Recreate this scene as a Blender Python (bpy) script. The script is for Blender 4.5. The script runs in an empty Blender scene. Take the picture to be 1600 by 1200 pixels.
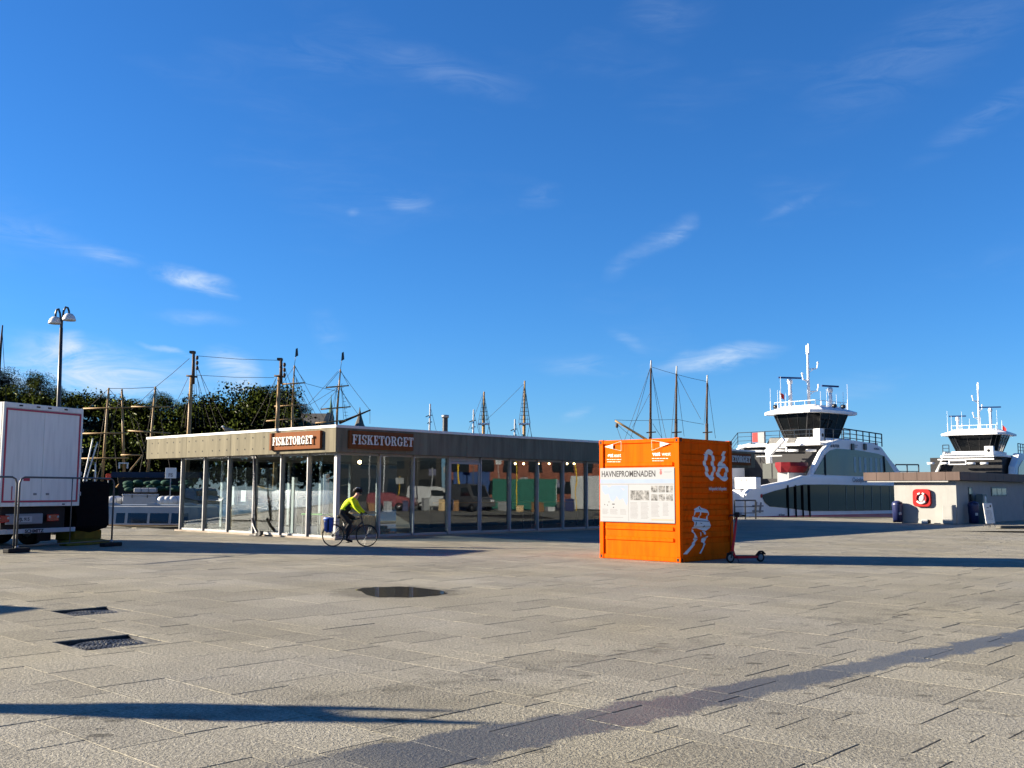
import bpy, bmesh, math, random
from mathutils import Vector, Matrix
random.seed(7)
R = math.radians
sc = bpy.context.scene
C = sc.collection
# ---------------------------------------------------------------- camera
CAM_H, FOC, PITCH, ROLL, GRID = 1.7, 1585.14, R(5.98766), R(0.23691), R(42.96)
_fw = Vector((0, math.cos(PITCH), math.sin(PITCH)))
_rt0 = Vector((1, 0, 0)); _up0 = _rt0.cross(_fw)
_rt = _rt0 * math.cos(ROLL) + _up0 * math.sin(ROLL)
_up = _up0 * math.cos(ROLL) - _rt0 * math.sin(ROLL)
CAM = Vector((0, 0, CAM_H))
cam_d = bpy.data.cameras.new('camera'); cam = bpy.data.objects.new('camera', cam_d); C.objects.link(cam)
cam_d.sensor_fit = 'HORIZONTAL'; cam_d.sensor_width = 36.0; cam_d.lens = 36.0 * FOC / 1600.0
cam_d.clip_start = 0.1; cam_d.clip_end = 6000
m3 = Matrix((_rt, _up, -_fw)).transposed()
cam.matrix_world = Matrix.Translation(CAM) @ m3.to_4x4()
sc.camera = cam
sc.view_settings.view_transform = 'Standard'
sc.view_settings.look = 'None'
sc.view_settings.exposure = EXPOSURE = 1.9
sc.view_settings.gamma = 1.0
sc.render.film_transparent = False
sc.cycles.max_bounces = 8
sc.cycles.transparent_max_bounces = 16
sc.cycles.diffuse_bounces = 3
sc.cycles.glossy_bounces = 4
sc.cycles.caustics_reflective = False
sc.cycles.caustics_refractive = False
sc.cycles.sample_clamp_indirect = 6.0
sc.cycles.use_denoising = True

# ---------------------------------------------------------------- sun and sky
SUN_EL = R(18.0)
SUN_TO = Vector((-0.990, 0.142, 0)).normalized()          # horizontal direction towards the sun
sun_vec = Vector((SUN_TO.x * math.cos(SUN_EL), SUN_TO.y * math.cos(SUN_EL), math.sin(SUN_EL)))
sd = bpy.data.lights.new('sun', 'SUN'); sd.energy = 5.0; sd.angle = R(0.53); sd.color = (1.0, 0.875, 0.69)
so = bpy.data.objects.new('sun', sd); C.objects.link(so)
so.rotation_euler = (-sun_vec).to_track_quat('-Z', 'Y').to_euler(); so.location = (-60, 10, 40)

def ray(x, y):
    return _fw + _rt * ((x - 800) / FOC) - _up * ((y - 600) / FOC)
def at(x, y, Y):
    d = ray(x, y); return CAM + d * (Y / d.y)
def gnd(x, y, z=0.0):
    d = ray(x, y); return CAM + d * ((z - CAM_H) / d.z)

world = bpy.data.worlds.new('World'); sc.world = world; world.use_nodes = True
def build_world():
    nt = world.node_tree; N = nt.nodes; L = nt.links; N.clear()
    def n(t, **k):
        o = N.new(t)
        for a, b in k.items(): setattr(o, a, b)
        return o
    def mth(op, a, b=None, c=None, clamp=False):
        o = n('ShaderNodeMath', operation=op, use_clamp=clamp)
        for i, v in enumerate((a, b, c)):
            if v is None: continue
            if isinstance(v, (int, float)): o.inputs[i].default_value = v
            else: L.new(v, o.inputs[i])
        return o.outputs[0]
    sky = n('ShaderNodeTexSky', sky_type='NISHITA'); sky.sun_disc = False
    sky.sun_elevation = SUN_EL; sky.sun_rotation = math.atan2(SUN_TO.x, SUN_TO.y)
    sky.altitude = 0; sky.air_density = 1.0; sky.dust_density = 0.0; sky.ozone_density = 10.0
    tc = n('ShaderNodeTexCoord'); sep = n('ShaderNodeSeparateXYZ'); L.new(tc.outputs['Generated'], sep.inputs[0])
    az = mth('ARCTAN2', sep.outputs[0], sep.outputs[1]); el = mth('ARCSINE', sep.outputs[2])
    cmb = n('ShaderNodeCombineXYZ'); L.new(az, cmb.inputs[0]); L.new(el, cmb.inputs[1])
    wz = n('ShaderNodeTexNoise'); wz.inputs['Scale'].default_value = 14; wz.inputs['Detail'].default_value = 5
    L.new(cmb.outputs[0], wz.inputs['Vector'])
    wofs = n('ShaderNodeVectorMath', operation='MULTIPLY_ADD'); L.new(wz.outputs['Color'], wofs.inputs[0]); wofs.inputs[1].default_value = (.05, .022, 0)
    wsub = n('ShaderNodeVectorMath', operation='SUBTRACT'); L.new(cmb.outputs[0], wsub.inputs[0]); wsub.inputs[1].default_value = (.025, .011, 0)
    L.new(wsub.outputs[0], wofs.inputs[2]); wvec = wofs.outputs[0]
    fib_map = n('ShaderNodeMapping'); fib_map.inputs['Rotation'].default_value = (0, 0, R(12)); fib_map.inputs['Scale'].default_value = (11, 46, 1)
    L.new(cmb.outputs[0], fib_map.inputs[0])
    fib = n('ShaderNodeTexNoise'); fib.inputs['Scale'].default_value = 1.0; fib.inputs['Detail'].default_value = 9; fib.inputs['Roughness'].default_value = .62; fib.inputs['Distortion'].default_value = 1.6
    L.new(fib_map.outputs[0], fib.inputs['Vector'])
    fibv = n('ShaderNodeMapRange'); fibv.inputs[1].default_value = 0.36; fibv.inputs[2].default_value = 0.66; fibv.inputs[3].default_value = 0.06; fibv.inputs[4].default_value = 1.0
    L.new(fib.outputs[0], fibv.inputs[0])
    blobs = [(700,112,170,34,14,.12),(640,312,46,20,8,.26),(550,333,16,8,-10,.14),(296,432,62,20,8,1.0),(335,455,40,10,12,.5),
             (175,396,60,14,8,.30),(60,370,110,22,8,.16),(170,578,160,48,10,.95),(105,545,34,30,10,.8),(365,582,60,38,24,1.2),(262,547,46,6,20,.5),
             (300,495,80,14,3,.24),(1046,358,44,22,-38,.26),(1000,395,70,20,-35,.16),(1125,562,110,22,-8,.85),(940,572,130,22,2,.24),
             (900,650,28,12,-20,.30),(1550,178,140,26,-26,.12),(1440,80,240,70,-22,.09),(1040,22,100,40,0,.10),(845,310,40,22,-15,.14),
             (520,520,60,30,60,.12),(985,530,40,14,30,.16),(1235,325,60,10,-30,.10),(1320,610,120,30,-10,.12),(60,600,140,40,0,.6)]
    acc = None
    for bx, by, a, b, ang, s in blobs:
        d = ray(bx, by).normalized()
        a0, e0 = math.atan2(d.x, d.y), math.asin(d.z)
        mpn = n('ShaderNodeMapping', vector_type='TEXTURE'); mpn.inputs['Location'].default_value = (a0, e0, 0)
        mpn.inputs['Rotation'].default_value = (0, 0, R(-ang)); mpn.inputs['Scale'].default_value = (a / FOC, b / FOC, 1); L.new(wvec, mpn.inputs[0])
        ln = n('ShaderNodeVectorMath', operation='LENGTH'); L.new(mpn.outputs[0], ln.inputs[0])
        mr = n('ShaderNodeMapRange', interpolation_type='SMOOTHSTEP'); mr.inputs[1].default_value = 0.0; mr.inputs[2].default_value = 1.1; mr.inputs[3].default_value = s; mr.inputs[4].default_value = 0
        L.new(ln.outputs['Value'], mr.inputs[0]); m = mr.outputs[0]
        acc = m if acc is None else mth('ADD', acc, m)
    # thin cirrus all round the sky
    gm = n('ShaderNodeMapping'); gm.inputs['Scale'].default_value = (2.2, 6.0, 1); gm.inputs['Rotation'].default_value = (0, 0, R(14))
    L.new(cmb.outputs[0], gm.inputs[0])
    gn = n('ShaderNodeTexNoise'); gn.inputs['Scale'].default_value = 1.6; gn.inputs['Detail'].default_value = 7; L.new(gm.outputs[0], gn.inputs['Vector'])
    gr = n('ShaderNodeMapRange'); gr.inputs[1].default_value = 0.52; gr.inputs[2].default_value = 0.85; gr.inputs[3].default_value = 0; gr.inputs[4].default_value = 0.11
    L.new(gn.outputs[0], gr.inputs[0])
    acc = mth('ADD', acc, gr.outputs[0])
    alpha = mth('MULTIPLY', acc, fibv.outputs[0], clamp=True)
    mix = n('ShaderNodeMix', data_type='RGBA')
    L.new(alpha, mix.inputs['Factor']); hs = n('ShaderNodeHueSaturation'); hs.inputs['Saturation'].default_value = 1.03; L.new(sky.outputs[0], hs.inputs['Color']); L.new(hs.outputs[0], mix.inputs[6]); mix.inputs[7].default_value = (3.6, 4.4, 5.4, 1)
    bg = n('ShaderNodeBackground'); bg.inputs['Strength'].default_value = 0.0505
    L.new(mix.outputs[2], bg.inputs['Color'])
    out = n('ShaderNodeOutputWorld'); L.new(bg.outputs[0], out.inputs[0])
world.cycles.sampling_method = 'MANUAL'; world.cycles.sample_map_resolution = 256
build_world()

# ---------------------------------------------------------------- helpers
def tag(o, label=None, cat=None, group=None, kind=None):
    if label: o['label'] = label
    if cat: o['category'] = cat
    if group: o['group'] = group
    if kind: o['kind'] = kind
    return o
def empty(name, loc=(0, 0, 0), rz=0.0, label=None, cat=None, group=None, kind=None):
    o = bpy.data.objects.new(name, None); C.objects.link(o); o.location = loc; o.rotation_euler = (0, 0, rz)
    o.empty_display_size = 0.2
    return tag(o, label, cat, group, kind)

class MB:
    def __init__(s): s.v, s.f, s.m, s.cur, s.sm = [], [], [], 0, []
    def _add(s, vs, fs, smooth=False):
        b = len(s.v); s.v += [tuple(p) for p in vs]
        for f in fs: s.f.append([b + i for i in f]); s.m.append(s.cur); s.sm.append(smooth)
        return s
    def box(s, x0, x1, y0, y1, z0, z1):
        x0, x1 = sorted((x0, x1)); y0, y1 = sorted((y0, y1)); z0, z1 = sorted((z0, z1))
        return s._add([(x0,y0,z0),(x1,y0,z0),(x1,y1,z0),(x0,y1,z0),(x0,y0,z1),(x1,y0,z1),(x1,y1,z1),(x0,y1,z1)],
                      [(0,3,2,1),(4,5,6,7),(0,1,5,4),(1,2,6,5),(2,3,7,6),(3,0,4,7)])
    def hexa(s, p):   # eight corners: bottom ring then top ring, counter-clockwise seen from above
        return s._add(p, [(0,3,2,1),(4,5,6,7),(0,1,5,4),(1,2,6,5),(2,3,7,6),(3,0,4,7)])
    def bar(s, a, b, w, h, up=(0, 0, 1)):
        a, b = Vector(a), Vector(b); d = (b - a).normalized(); u = Vector(up)
        if abs(d.dot(u)) > .98: u = Vector((1, 0, 0))
        r = d.cross(u).normalized() * (w / 2); t = r.cross(d).normalized() * (h / 2)
        return s._add([a-r-t, a+r-t, a+r+t, a-r+t, b-r-t, b+r-t, b+r+t, b-r+t], [(0,1,2,3),(7,6,5,4),(0,4,5,1),(1,5,6,2),(2,6,7,3),(3,7,4,0)])
    def tube(s, pts, r, n=8, caps=True, closed=False):
        pts = [Vector(p) for p in pts]; k = len(pts)
        rr = r if isinstance(r, (list, tuple)) else [r] * k
        vs = []; prev = None
        for i, p in enumerate(pts):
            if closed: d = pts[(i + 1) % k] - pts[i - 1]
            else: d = pts[min(i + 1, k - 1)] - pts[max(i - 1, 0)]
            d = d.normalized()
            if prev is None:
                u = Vector((0, 0, 1)) if abs(d.z) < .9 else Vector((1, 0, 0))
                x = d.cross(u).normalized()
            else:
                x = (prev - d * prev.dot(d))
                x = x.normalized() if x.length > 1e-6 else d.orthogonal().normalized()
            y = d.cross(x); prev = x
            for j in range(n):
                a = 2 * math.pi * j / n; vs.append(p + (x * math.cos(a) + y * math.sin(a)) * rr[i])
        fs = []
        for i in range(k if closed else k - 1):
            i2 = (i + 1) % k
            for j in range(n): fs.append((i*n+j, i*n+(j+1)%n, i2*n+(j+1)%n, i2*n+j))
        if caps and not closed: fs.append(tuple(range(n-1, -1, -1))); fs.append(tuple((k-1)*n+j for j in range(n)))
        return s._add(vs, fs, n > 6)
    def lathe(s, prof, n=24, center=(0, 0, 0), axis='Z', a0=0.0, a1=2*math.pi):
        vs = []; full = abs(a1 - a0 - 2 * math.pi) < 1e-6; m = n if full else n + 1
        for r, z in prof:
            for j in range(m):
                a = a0 + (a1 - a0) * j / n; x, y = r * math.cos(a), r * math.sin(a)
                p = (x, y, z) if axis == 'Z' else ((x, z, y) if axis == 'Y' else (z, x, y))
                vs.append((p[0] + center[0], p[1] + center[1], p[2] + center[2]))
        fs = []
        for i in range(len(prof) - 1):
            for j in range(n):
                j2 = (j + 1) % m
                f = (i*m+j, i*m+j2, (i+1)*m+j2, (i+1)*m+j)
                fs.append(f if axis != 'Y' else f[::-1])
        return s._add(vs, fs, n > 8)
    def prism(s, poly, a, b, axis='Y'):   # poly in the two other axes, extruded along axis from a to b
        def mk(p, t):
            return (t, p[0], p[1]) if axis == 'X' else ((p[0], t, p[1]) if axis == 'Y' else (p[0], p[1], t))
        n = len(poly); vs = [mk(p, a) for p in poly] + [mk(p, b) for p in poly]
        fs = [tuple(range(n)), tuple(range(2*n-1, n-1, -1))] + [(i, n+i, n+(i+1) % n, (i+1) % n) for i in range(n)]
        return s._add(vs, fs)
    def quad(s, a, b, c, d): return s._add([a, b, c, d], [(0, 1, 2, 3)])
    def poly(s, pts): return s._add(pts, [tuple(range(len(pts)))])
    def ball(s, c, r, n=12, k=8, sq=(1, 1, 1)):
        vs = []; fs = []
        for i in range(k + 1):
            t = math.pi * i / k
            for j in range(n):
                a = 2 * math.pi * j / n
                vs.append((c[0] + r*sq[0]*math.sin(t)*math.cos(a), c[1] + r*sq[1]*math.sin(t)*math.sin(a), c[2] + r*sq[2]*math.cos(t)))
        for i in range(k):
            for j in range(n): fs.append((i*n+j, (i+1)*n+j, (i+1)*n+(j+1)%n, i*n+(j+1)%n))
        return s._add(vs, fs, True)
    def mesh(s, name, bevel=0.0, seg=1):
        me = bpy.data.meshes.new(name); me.from_pydata(s.v, [], s.f)
        for i, p in enumerate(me.polygons): p.material_index = s.m[i]; p.use_smooth = s.sm[i]
        bm = bmesh.new(); bm.from_mesh(me)
        bmesh.ops.remove_doubles(bm, verts=bm.verts, dist=1e-5)
        bmesh.ops.recalc_face_normals(bm, faces=bm.faces)
        if bevel:
            es = [e for e in bm.edges if len(e.link_faces) == 2 and e.calc_face_angle(0) > 0.5]
            bmesh.ops.bevel(bm, geom=es, offset=bevel, segments=seg, affect='EDGES', clamp_overlap=True)
        bm.to_mesh(me); bm.free(); return me
    def build(s, name, mats, parent=None, bevel=0.0, seg=1, loc=None, rot=None, label=None, cat=None, group=None, kind=None):
        me = s.mesh(name, bevel, seg)
        for m in (mats if isinstance(mats, (list, tuple)) else [mats]): me.materials.append(m)
        return link(name, me, parent, loc, rot, label, cat, group, kind)
def link(name, me, parent=None, loc=None, rot=None, label=None, cat=None, group=None, kind=None):
    o = bpy.data.objects.new(name, me); C.objects.link(o)
    if parent is not None: o.parent = parent
    if loc is not None: o.location = loc
    if rot is not None: o.rotation_euler = rot
    return tag(o, label, cat, group, kind)
def copy_tree(o, parent=None):
    c = o.copy(); C.objects.link(c); c.parent = parent
    for ch in list(o.children): copy_tree(ch, c)
    return c

class Frame:   # an upright local frame: origin and rotation about z
    def __init__(s, org, rz):
        s.o = Vector((org[0], org[1], org[2] if len(org) > 2 else 0)); s.rz = rz
        s.x = Vector((math.cos(rz), math.sin(rz), 0)); s.y = Vector((-math.sin(rz), math.cos(rz), 0))
    def w(s, x, y, z=0): return s.o + s.x * x + s.y * y + Vector((0, 0, z))
    def l(s, P): d = Vector(P) - s.o; return Vector((d.dot(s.x), d.dot(s.y), d.z))
    def px(s, x, y, axis, val):     # where the sight line through a point of the photo meets the plane axis = val
        d = ray(x, y); ax = s.x if axis == 'x' else s.y
        k = (val - (CAM - s.o).dot(ax)) / d.dot(ax)
        return s.l(CAM + d * k)
GR = math.pi / 2 - GRID          # direction of the paving grid's u axis
GF = Frame((0, 0, 0), GR)        # paving frame: x = u, y = v

def text_mesh(body, size, mat, parent, org, right, up, extrude=0.0, align='CENTER', name='lettering', space=1.0, bold=0.0, sx=1.0):
    cu = bpy.data.curves.new('t', 'FONT'); cu.body = body; cu.size = size; cu.extrude = extrude; cu.align_x = align
    cu.space_character = space; cu.offset = bold; cu.resolution_u = 3
    ob = bpy.data.objects.new('t', cu); C.objects.link(ob)
    dg = bpy.context.evaluated_depsgraph_get()
    me = bpy.data.meshes.new_from_object(ob.evaluated_get(dg))
    bpy.data.objects.remove(ob); bpy.data.curves.remove(cu)
    r, u = Vector(right).normalized(), Vector(up).normalized(); n = r.cross(u)
    M = Matrix((r * sx, u, n)).transposed().to_4x4(); M.translation = Vector(org)
    me.transform(M); me.materials.clear(); me.materials.append(mat)
    return link(name, me, parent)

# ---------------------------------------------------------------- materials
def new_mat(name):
    m = bpy.data.materials.new(name); m.use_nodes = True
    nt = m.node_tree; b = nt.nodes['Principled BSDF']
    return m, nt, b
def mat(name, col, rough=0.6, metal=0.0, var=0.12, scale=3.0, bump=0.0, bscale=40.0, spec=0.5, streak=False, coat=0.0, emit=None):
    m, nt, b = new_mat(name); N, L = nt.nodes, nt.links
    if rough >= .5 and spec == .5 and not metal: spec = .12
    b.inputs['Roughness'].default_value = rough; b.inputs['Metallic'].default_value = metal
    b.inputs['Specular IOR Level'].default_value = spec; b.inputs['Coat Weight'].default_value = coat
    b.inputs['Base Color'].default_value = (*col, 1)
    if var or bump:
        tc = N.new('ShaderNodeTexCoord')
    if var:
        nz = N.new('ShaderNodeTexNoise'); nz.inputs['Scale'].default_value = scale; nz.inputs['Detail'].default_value = 6; nz.inputs['Roughness'].default_value = 0.62
        if streak:
            mp = N.new('ShaderNodeMapping'); mp.inputs['Scale'].default_value = (1, 1, 0.12); L.new(tc.outputs['Object'], mp.inputs[0]); L.new(mp.outputs[0], nz.inputs['Vector'])
        else: L.new(tc.outputs['Object'], nz.inputs['Vector'])
        mr = N.new('ShaderNodeMapRange'); mr.inputs[1].default_value = .3; mr.inputs[2].default_value = .7
        mr.inputs[3].default_value = 1 - var; mr.inputs[4].default_value = 1 + var; L.new(nz.outputs[0], mr.inputs[0])
        mx = N.new('ShaderNodeVectorMath'); mx.operation = 'SCALE'; mx.inputs[0].default_value = col; L.new(mr.outputs[0], mx.inputs['Scale'])
        L.new(mx.outputs[0], b.inputs['Base Color'])
        rr = N.new('ShaderNodeMapRange'); rr.inputs[1].default_value = .3; rr.inputs[2].default_value = .7
        rr.inputs[3].default_value = max(0.03, rough - .08); rr.inputs[4].default_value = min(1, rough + .1); L.new(nz.outputs[0], rr.inputs[0]); L.new(rr.outputs[0], b.inputs['Roughness'])
    if bump:
        bn = N.new('ShaderNodeTexNoise'); bn.inputs['Scale'].default_value = bscale; bn.inputs['Detail'].default_value = 4; L.new(tc.outputs['Object'], bn.inputs['Vector'])
        bp = N.new('ShaderNodeBump'); bp.inputs['Strength'].default_value = bump; bp.inputs['Distance'].default_value = 0.02
        L.new(bn.outputs[0], bp.inputs['Height']); L.new(bp.outputs[0], b.inputs['Normal'])
    if emit:
        b.inputs['Emission Color'].default_value = (*emit[0], 1); b.inputs['Emission Strength'].default_value = emit[1]
    return m
def glass_mat(name, tint, refl=0.25, rough=0.0, wav=0.0):
    m = bpy.data.materials.new(name); m.use_nodes = True; nt = m.node_tree; N, L = nt.nodes, nt.links; N.clear()
    tr = N.new('ShaderNodeBsdfTransparent'); tr.inputs[0].default_value = (*tint, 1)
    gl = N.new('ShaderNodeBsdfGlossy'); gl.inputs['Roughness'].default_value = rough; gl.inputs['Color'].default_value = (.92, .96, 1, 1)
    lw = N.new('ShaderNodeLayerWeight'); lw.inputs[0].default_value = .5          # Schlick's curve, the same from both sides of the pane
    pw_ = N.new('ShaderNodeMath'); pw_.operation = 'POWER'; L.new(lw.outputs['Facing'], pw_.inputs[0]); pw_.inputs[1].default_value = 5.0
    mr = N.new('ShaderNodeMapRange'); mr.inputs[3].default_value = refl; mr.inputs[4].default_value = 1.0; L.new(pw_.outputs[0], mr.inputs[0])
    mx = N.new('ShaderNodeMixShader'); L.new(mr.outputs[0], mx.inputs[0]); L.new(tr.outputs[0], mx.inputs[1]); L.new(gl.outputs[0], mx.inputs[2])
    if wav:
        tc = N.new('ShaderNodeTexCoord'); nz = N.new('ShaderNodeTexNoise'); nz.inputs['Scale'].default_value = 0.9; nz.inputs['Detail'].default_value = 1
        L.new(tc.outputs['Object'], nz.inputs['Vector']); bp = N.new('ShaderNodeBump'); bp.inputs['Strength'].default_value = wav; bp.inputs['Distance'].default_value = .05
        L.new(nz.outputs[0], bp.inputs['Height']); L.new(bp.outputs[0], gl.inputs['Normal']); 
    out = N.new('ShaderNodeOutputMaterial'); L.new(mx.outputs[0], out.inputs[0])
    return m

M = {}
M['white'] = mat('white_paint', (.54, .54, .53), .45, var=.05)
M['ship_white'] = mat('ship_white', (.72, .73, .74), .45, spec=.3, var=.06, scale=.6, streak=True)
M['black'] = mat('black_rubber', (.012, .012, .013), .6, var=.2)
M['black_metal'] = mat('black_metal', (.02, .02, .022), .4, var=.2)
M['dark_glass'] = mat('dark_glass', (.01, .012, .015), .06, var=0, spec=.6)
M['alu'] = mat('aluminium', (.26, .265, .27), .45, .25, var=.1, scale=5, spec=.25)
M['steel'] = mat('galvanised_steel', (.24, .25, .26), .45, .6, var=.15, scale=12)
M['conc'] = mat('board_concrete', (.150, .136, .098), .9, var=.36, scale=2.6, bump=.25, bscale=30, streak=True)
M['conc_dark'] = M['conc']
M['coping'] = mat('white_coping', (.55, .55, .53), .4, var=.06)
M['rust'] = mat('weathered_steel', (.155, .055, .02), .85, var=.16, scale=5, bump=.1)
M['wood'] = mat('oiled_wood', (.22, .12, .055), .6, var=.3, scale=6, streak=True)
M['spar'] = mat('varnished_spar', (.30, .19, .085), .5, var=.25, scale=2)
M['spar_dark'] = mat('dark_spar', (.07, .045, .03), .6, var=.3, scale=2)
M['rope'] = mat('tarred_rope', (.05, .045, .04), .8, var=.1)
M['red'] = mat('red_paint', (.30, .012, .012), .5, spec=.15, var=.08)
M['navy'] = mat('navy_plastic', (.012, .018, .075), .4, var=.15)
M['skin'] = mat('skin', (.48, .28, .19), .55, var=.08)
M['render'] = mat('lime_render', (.305, .305, .292), .9, var=.07, scale=1.5, bump=.15, bscale=60)
M['grey'] = mat('grey_paint', (.22, .23, .24), .5, var=.1)
M['lgrey'] = mat('light_grey_paint', (.36, .37, .38), .5, var=.08)
M['yellow'] = mat('yellow_paint', (.55, .36, .02), .5, var=.15)
M['print_black'] = mat('black_print', (.03, .03, .035), .5, var=0)
M['print_grey'] = mat('grey_print', (.2, .2, .21), .5, var=.15, scale=60)
M['print_blue'] = mat('pale_blue_print', (.22, .27, .42), .5, var=.05)
M['glass'] = glass_mat('pane_glass', (.82, .87, .88), .08, wav=.03)
# ================================================================ GROUND
def paving_material(name, far=False):
    m, nt, b = new_mat(name); N, L = nt.nodes, nt.links
    def n(t, **k):
        o = N.new(t)
        for a, c in k.items(): setattr(o, a, c)
        return o
    def mth(op, a, c=None, d=None, clamp=False):
        o = n('ShaderNodeMath', operation=op, use_clamp=clamp)
        for i, v in enumerate((a, c, d)):
            if v is None: continue
            if isinstance(v, (int, float)): o.inputs[i].default_value = v
            else: L.new(v, o.inputs[i])
        return o.outputs[0]
    def rng(v, a, c, d, e, smooth=False):
        o = n('ShaderNodeMapRange'); o.inputs[1].default_value = a; o.inputs[2].default_value = c; o.inputs[3].default_value = d; o.inputs[4].default_value = e
        if smooth: o.interpolation_type = 'SMOOTHSTEP'
        L.new(v, o.inputs[0]); return o.outputs[0]
    def noise(scale, detail=4, rough=.55, vec=None):
        o = n('ShaderNodeTexNoise'); o.inputs['Scale'].default_value = scale; o.inputs['Detail'].default_value = detail; o.inputs['Roughness'].default_value = rough
        L.new(vec if vec is not None else geo.outputs['Position'], o.inputs['Vector']); return o.outputs[0]
    geo = n('ShaderNodeNewGeometry')
    oi = n('ShaderNodeObjectInfo')
    mp = n('ShaderNodeMapping'); mp.vector_type = 'POINT'; mp.inputs['Rotation'].default_value = (0, 0, -GR); L.new(geo.outputs['Position'], mp.inputs[0])
    sp = n('ShaderNodeSeparateXYZ'); L.new(mp.outputs[0], sp.inputs[0]); u, v = sp.outputs[0], sp.outputs[1]
    # stone colour: per-slab shade, broad patches, fine grain
    rnd = mth('FRACT', mth('ADD', oi.outputs['Random'], geo.outputs['Random Per Island']))
    shade = mth('MULTIPLY', rng(rnd, 0, 1, .88, 1.10), rng(noise(.35, 5), .3, .7, .88, 1.12))
    grain = rng(noise(34, 3, .7), .33, .69, .56, 1.42)
    grain = mth('MULTIPLY', grain, rng(noise(12, 3, .6), .3, .7, .90, 1.10))
    shade = mth('MULTIPLY', shade, grain)
    tint = n('ShaderNodeMix', data_type='RGBA'); tint.inputs[6].default_value = (.240, .227, .190, 1); tint.inputs[7].default_value = (.240, .221, .166, 1)
    L.new(rng(noise(.22, 3), .35, .65, 0, 1), tint.inputs['Factor'])
    col = n('ShaderNodeVectorMath', operation='SCALE'); L.new(tint.outputs[2], col.inputs[0]); L.new(shade, col.inputs['Scale'])
    # the wet trail across the slabs and scattered drips beside it
    cen = mth('MULTIPLY_ADD', u, -.125, 5.62)
    wob = mth('MULTIPLY_ADD', noise(2.4, 6, .7), .62, -.31)
    dv = mth('ABSOLUTE', mth('ADD', mth('SUBTRACT', v, cen), wob))
    wid = rng(u, 4.0, 9.0, .40, .22)
    band = rng(mth('SUBTRACT', dv, wid), -.05, .05, 1, 0, True)
    band = mth('MULTIPLY', band, rng(u, 3.2, 4.6, 0, 1, True))
    drift = mth('SUBTRACT', v, cen)
    zone = mth('MULTIPLY', rng(drift, -3.2, -.3, .35, 1, True), rng(drift, 1.2, 5.0, 1, .12, True))
    sm = n('ShaderNodeMapping'); sm.inputs['Rotation'].default_value = (0, 0, R(-6)); sm.inputs['Scale'].default_value = (6.5, 11, 1); L.new(geo.outputs['Position'], sm.inputs[0])
    vm = n('ShaderNodeMapping'); vm.inputs['Rotation'].default_value = (0, 0, R(-4)); vm.inputs['Scale'].default_value = (3.4, 5.2, 0); L.new(geo.outputs['Position'], vm.inputs[0])
    vo = n('ShaderNodeTexVoronoi'); vo.inputs['Scale'].default_value = 1.0; L.new(vm.outputs[0], vo.inputs['Vector'])
    vs_ = n('ShaderNodeSeparateColor'); L.new(vo.outputs['Color'], vs_.inputs[0])
    size = rng(vs_.outputs[0], .35, 1.0, .05, .38)
    spots = rng(mth('SUBTRACT', mth('MULTIPLY_ADD', noise(9, 3, .6), .22, vo.outputs['Distance']), size), .0, .12, 1, 0)
    smear = rng(noise(.9, 5, .65, sm.outputs[0]), .52, .70, 0, .55)
    drip = mth('MULTIPLY', mth('MAXIMUM', spots, mth('MULTIPLY', smear, .5)), mth('MULTIPLY', zone, rng(noise(.5, 3), .40, .60, .25, 1)))
    second = mth('SUBTRACT', v, mth('MULTIPLY_ADD', u, -.115, 7.55))
    second = mth('MULTIPLY', rng(mth('ABSOLUTE', mth('ADD', second, wob)), .05, .40, .55, 0, True), rng(noise(2.2, 5, .7), .45, .62, 0, 1))
    damp = mth('MAXIMUM', drip, second)
    pm = n('ShaderNodeMapping', vector_type='TEXTURE'); pm.inputs['Location'].default_value = (-1.95, 17.25, 0); pm.inputs['Rotation'].default_value = (0, 0, R(-8)); pm.inputs['Scale'].default_value = (1.15, 1.05, 1)
    L.new(geo.outputs['Position'], pm.inputs[0]); pl_ = n('ShaderNodeVectorMath', operation='LENGTH'); L.new(pm.outputs[0], pl_.inputs[0])
    rim = rng(mth('MULTIPLY_ADD', noise(3.0, 5, .7), .7, mth('SUBTRACT', pl_.outputs['Value'], .35)), .78, 1.05, .6, 0, True)
    wet = mth('MAXIMUM', mth('MAXIMUM', band, rim), damp, clamp=True)
    dark = n('ShaderNodeVectorMath', operation='SCALE'); L.new(col.outputs[0], dark.inputs[0]); L.new(rng(wet, 0, 1, 1, .40), dark.inputs['Scale'])
    # faint old stains
    st = rng(noise(.8, 6, .7), .58, .75, 1, .82)
    fin = n('ShaderNodeVectorMath', operation='SCALE'); L.new(dark.outputs[0], fin.inputs[0]); L.new(st, fin.inputs['Scale'])
    L.new(fin.outputs[0], b.inputs['Base Color'])
    L.new(rng(band, 0, 1, .8, .40), b.inputs['Roughness'])
    L.new(rng(band, 0, 1, .12, .48), b.inputs['Specular IOR Level'])
    hgt = mth('ADD', noise(34, 3, .7), mth('MULTIPLY', noise(90, 2), .3))
    bp = n('ShaderNodeBump'); bp.inputs['Distance'].default_value = .019
    L.new(rng(band, 0, 1, .8, .75), bp.inputs['Strength'])
    L.new(hgt, bp.inputs['Height']); L.new(bp.outputs[0], b.inputs['Normal'])
    return m
M['paving'] = paving_material('granite_paving')

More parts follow.
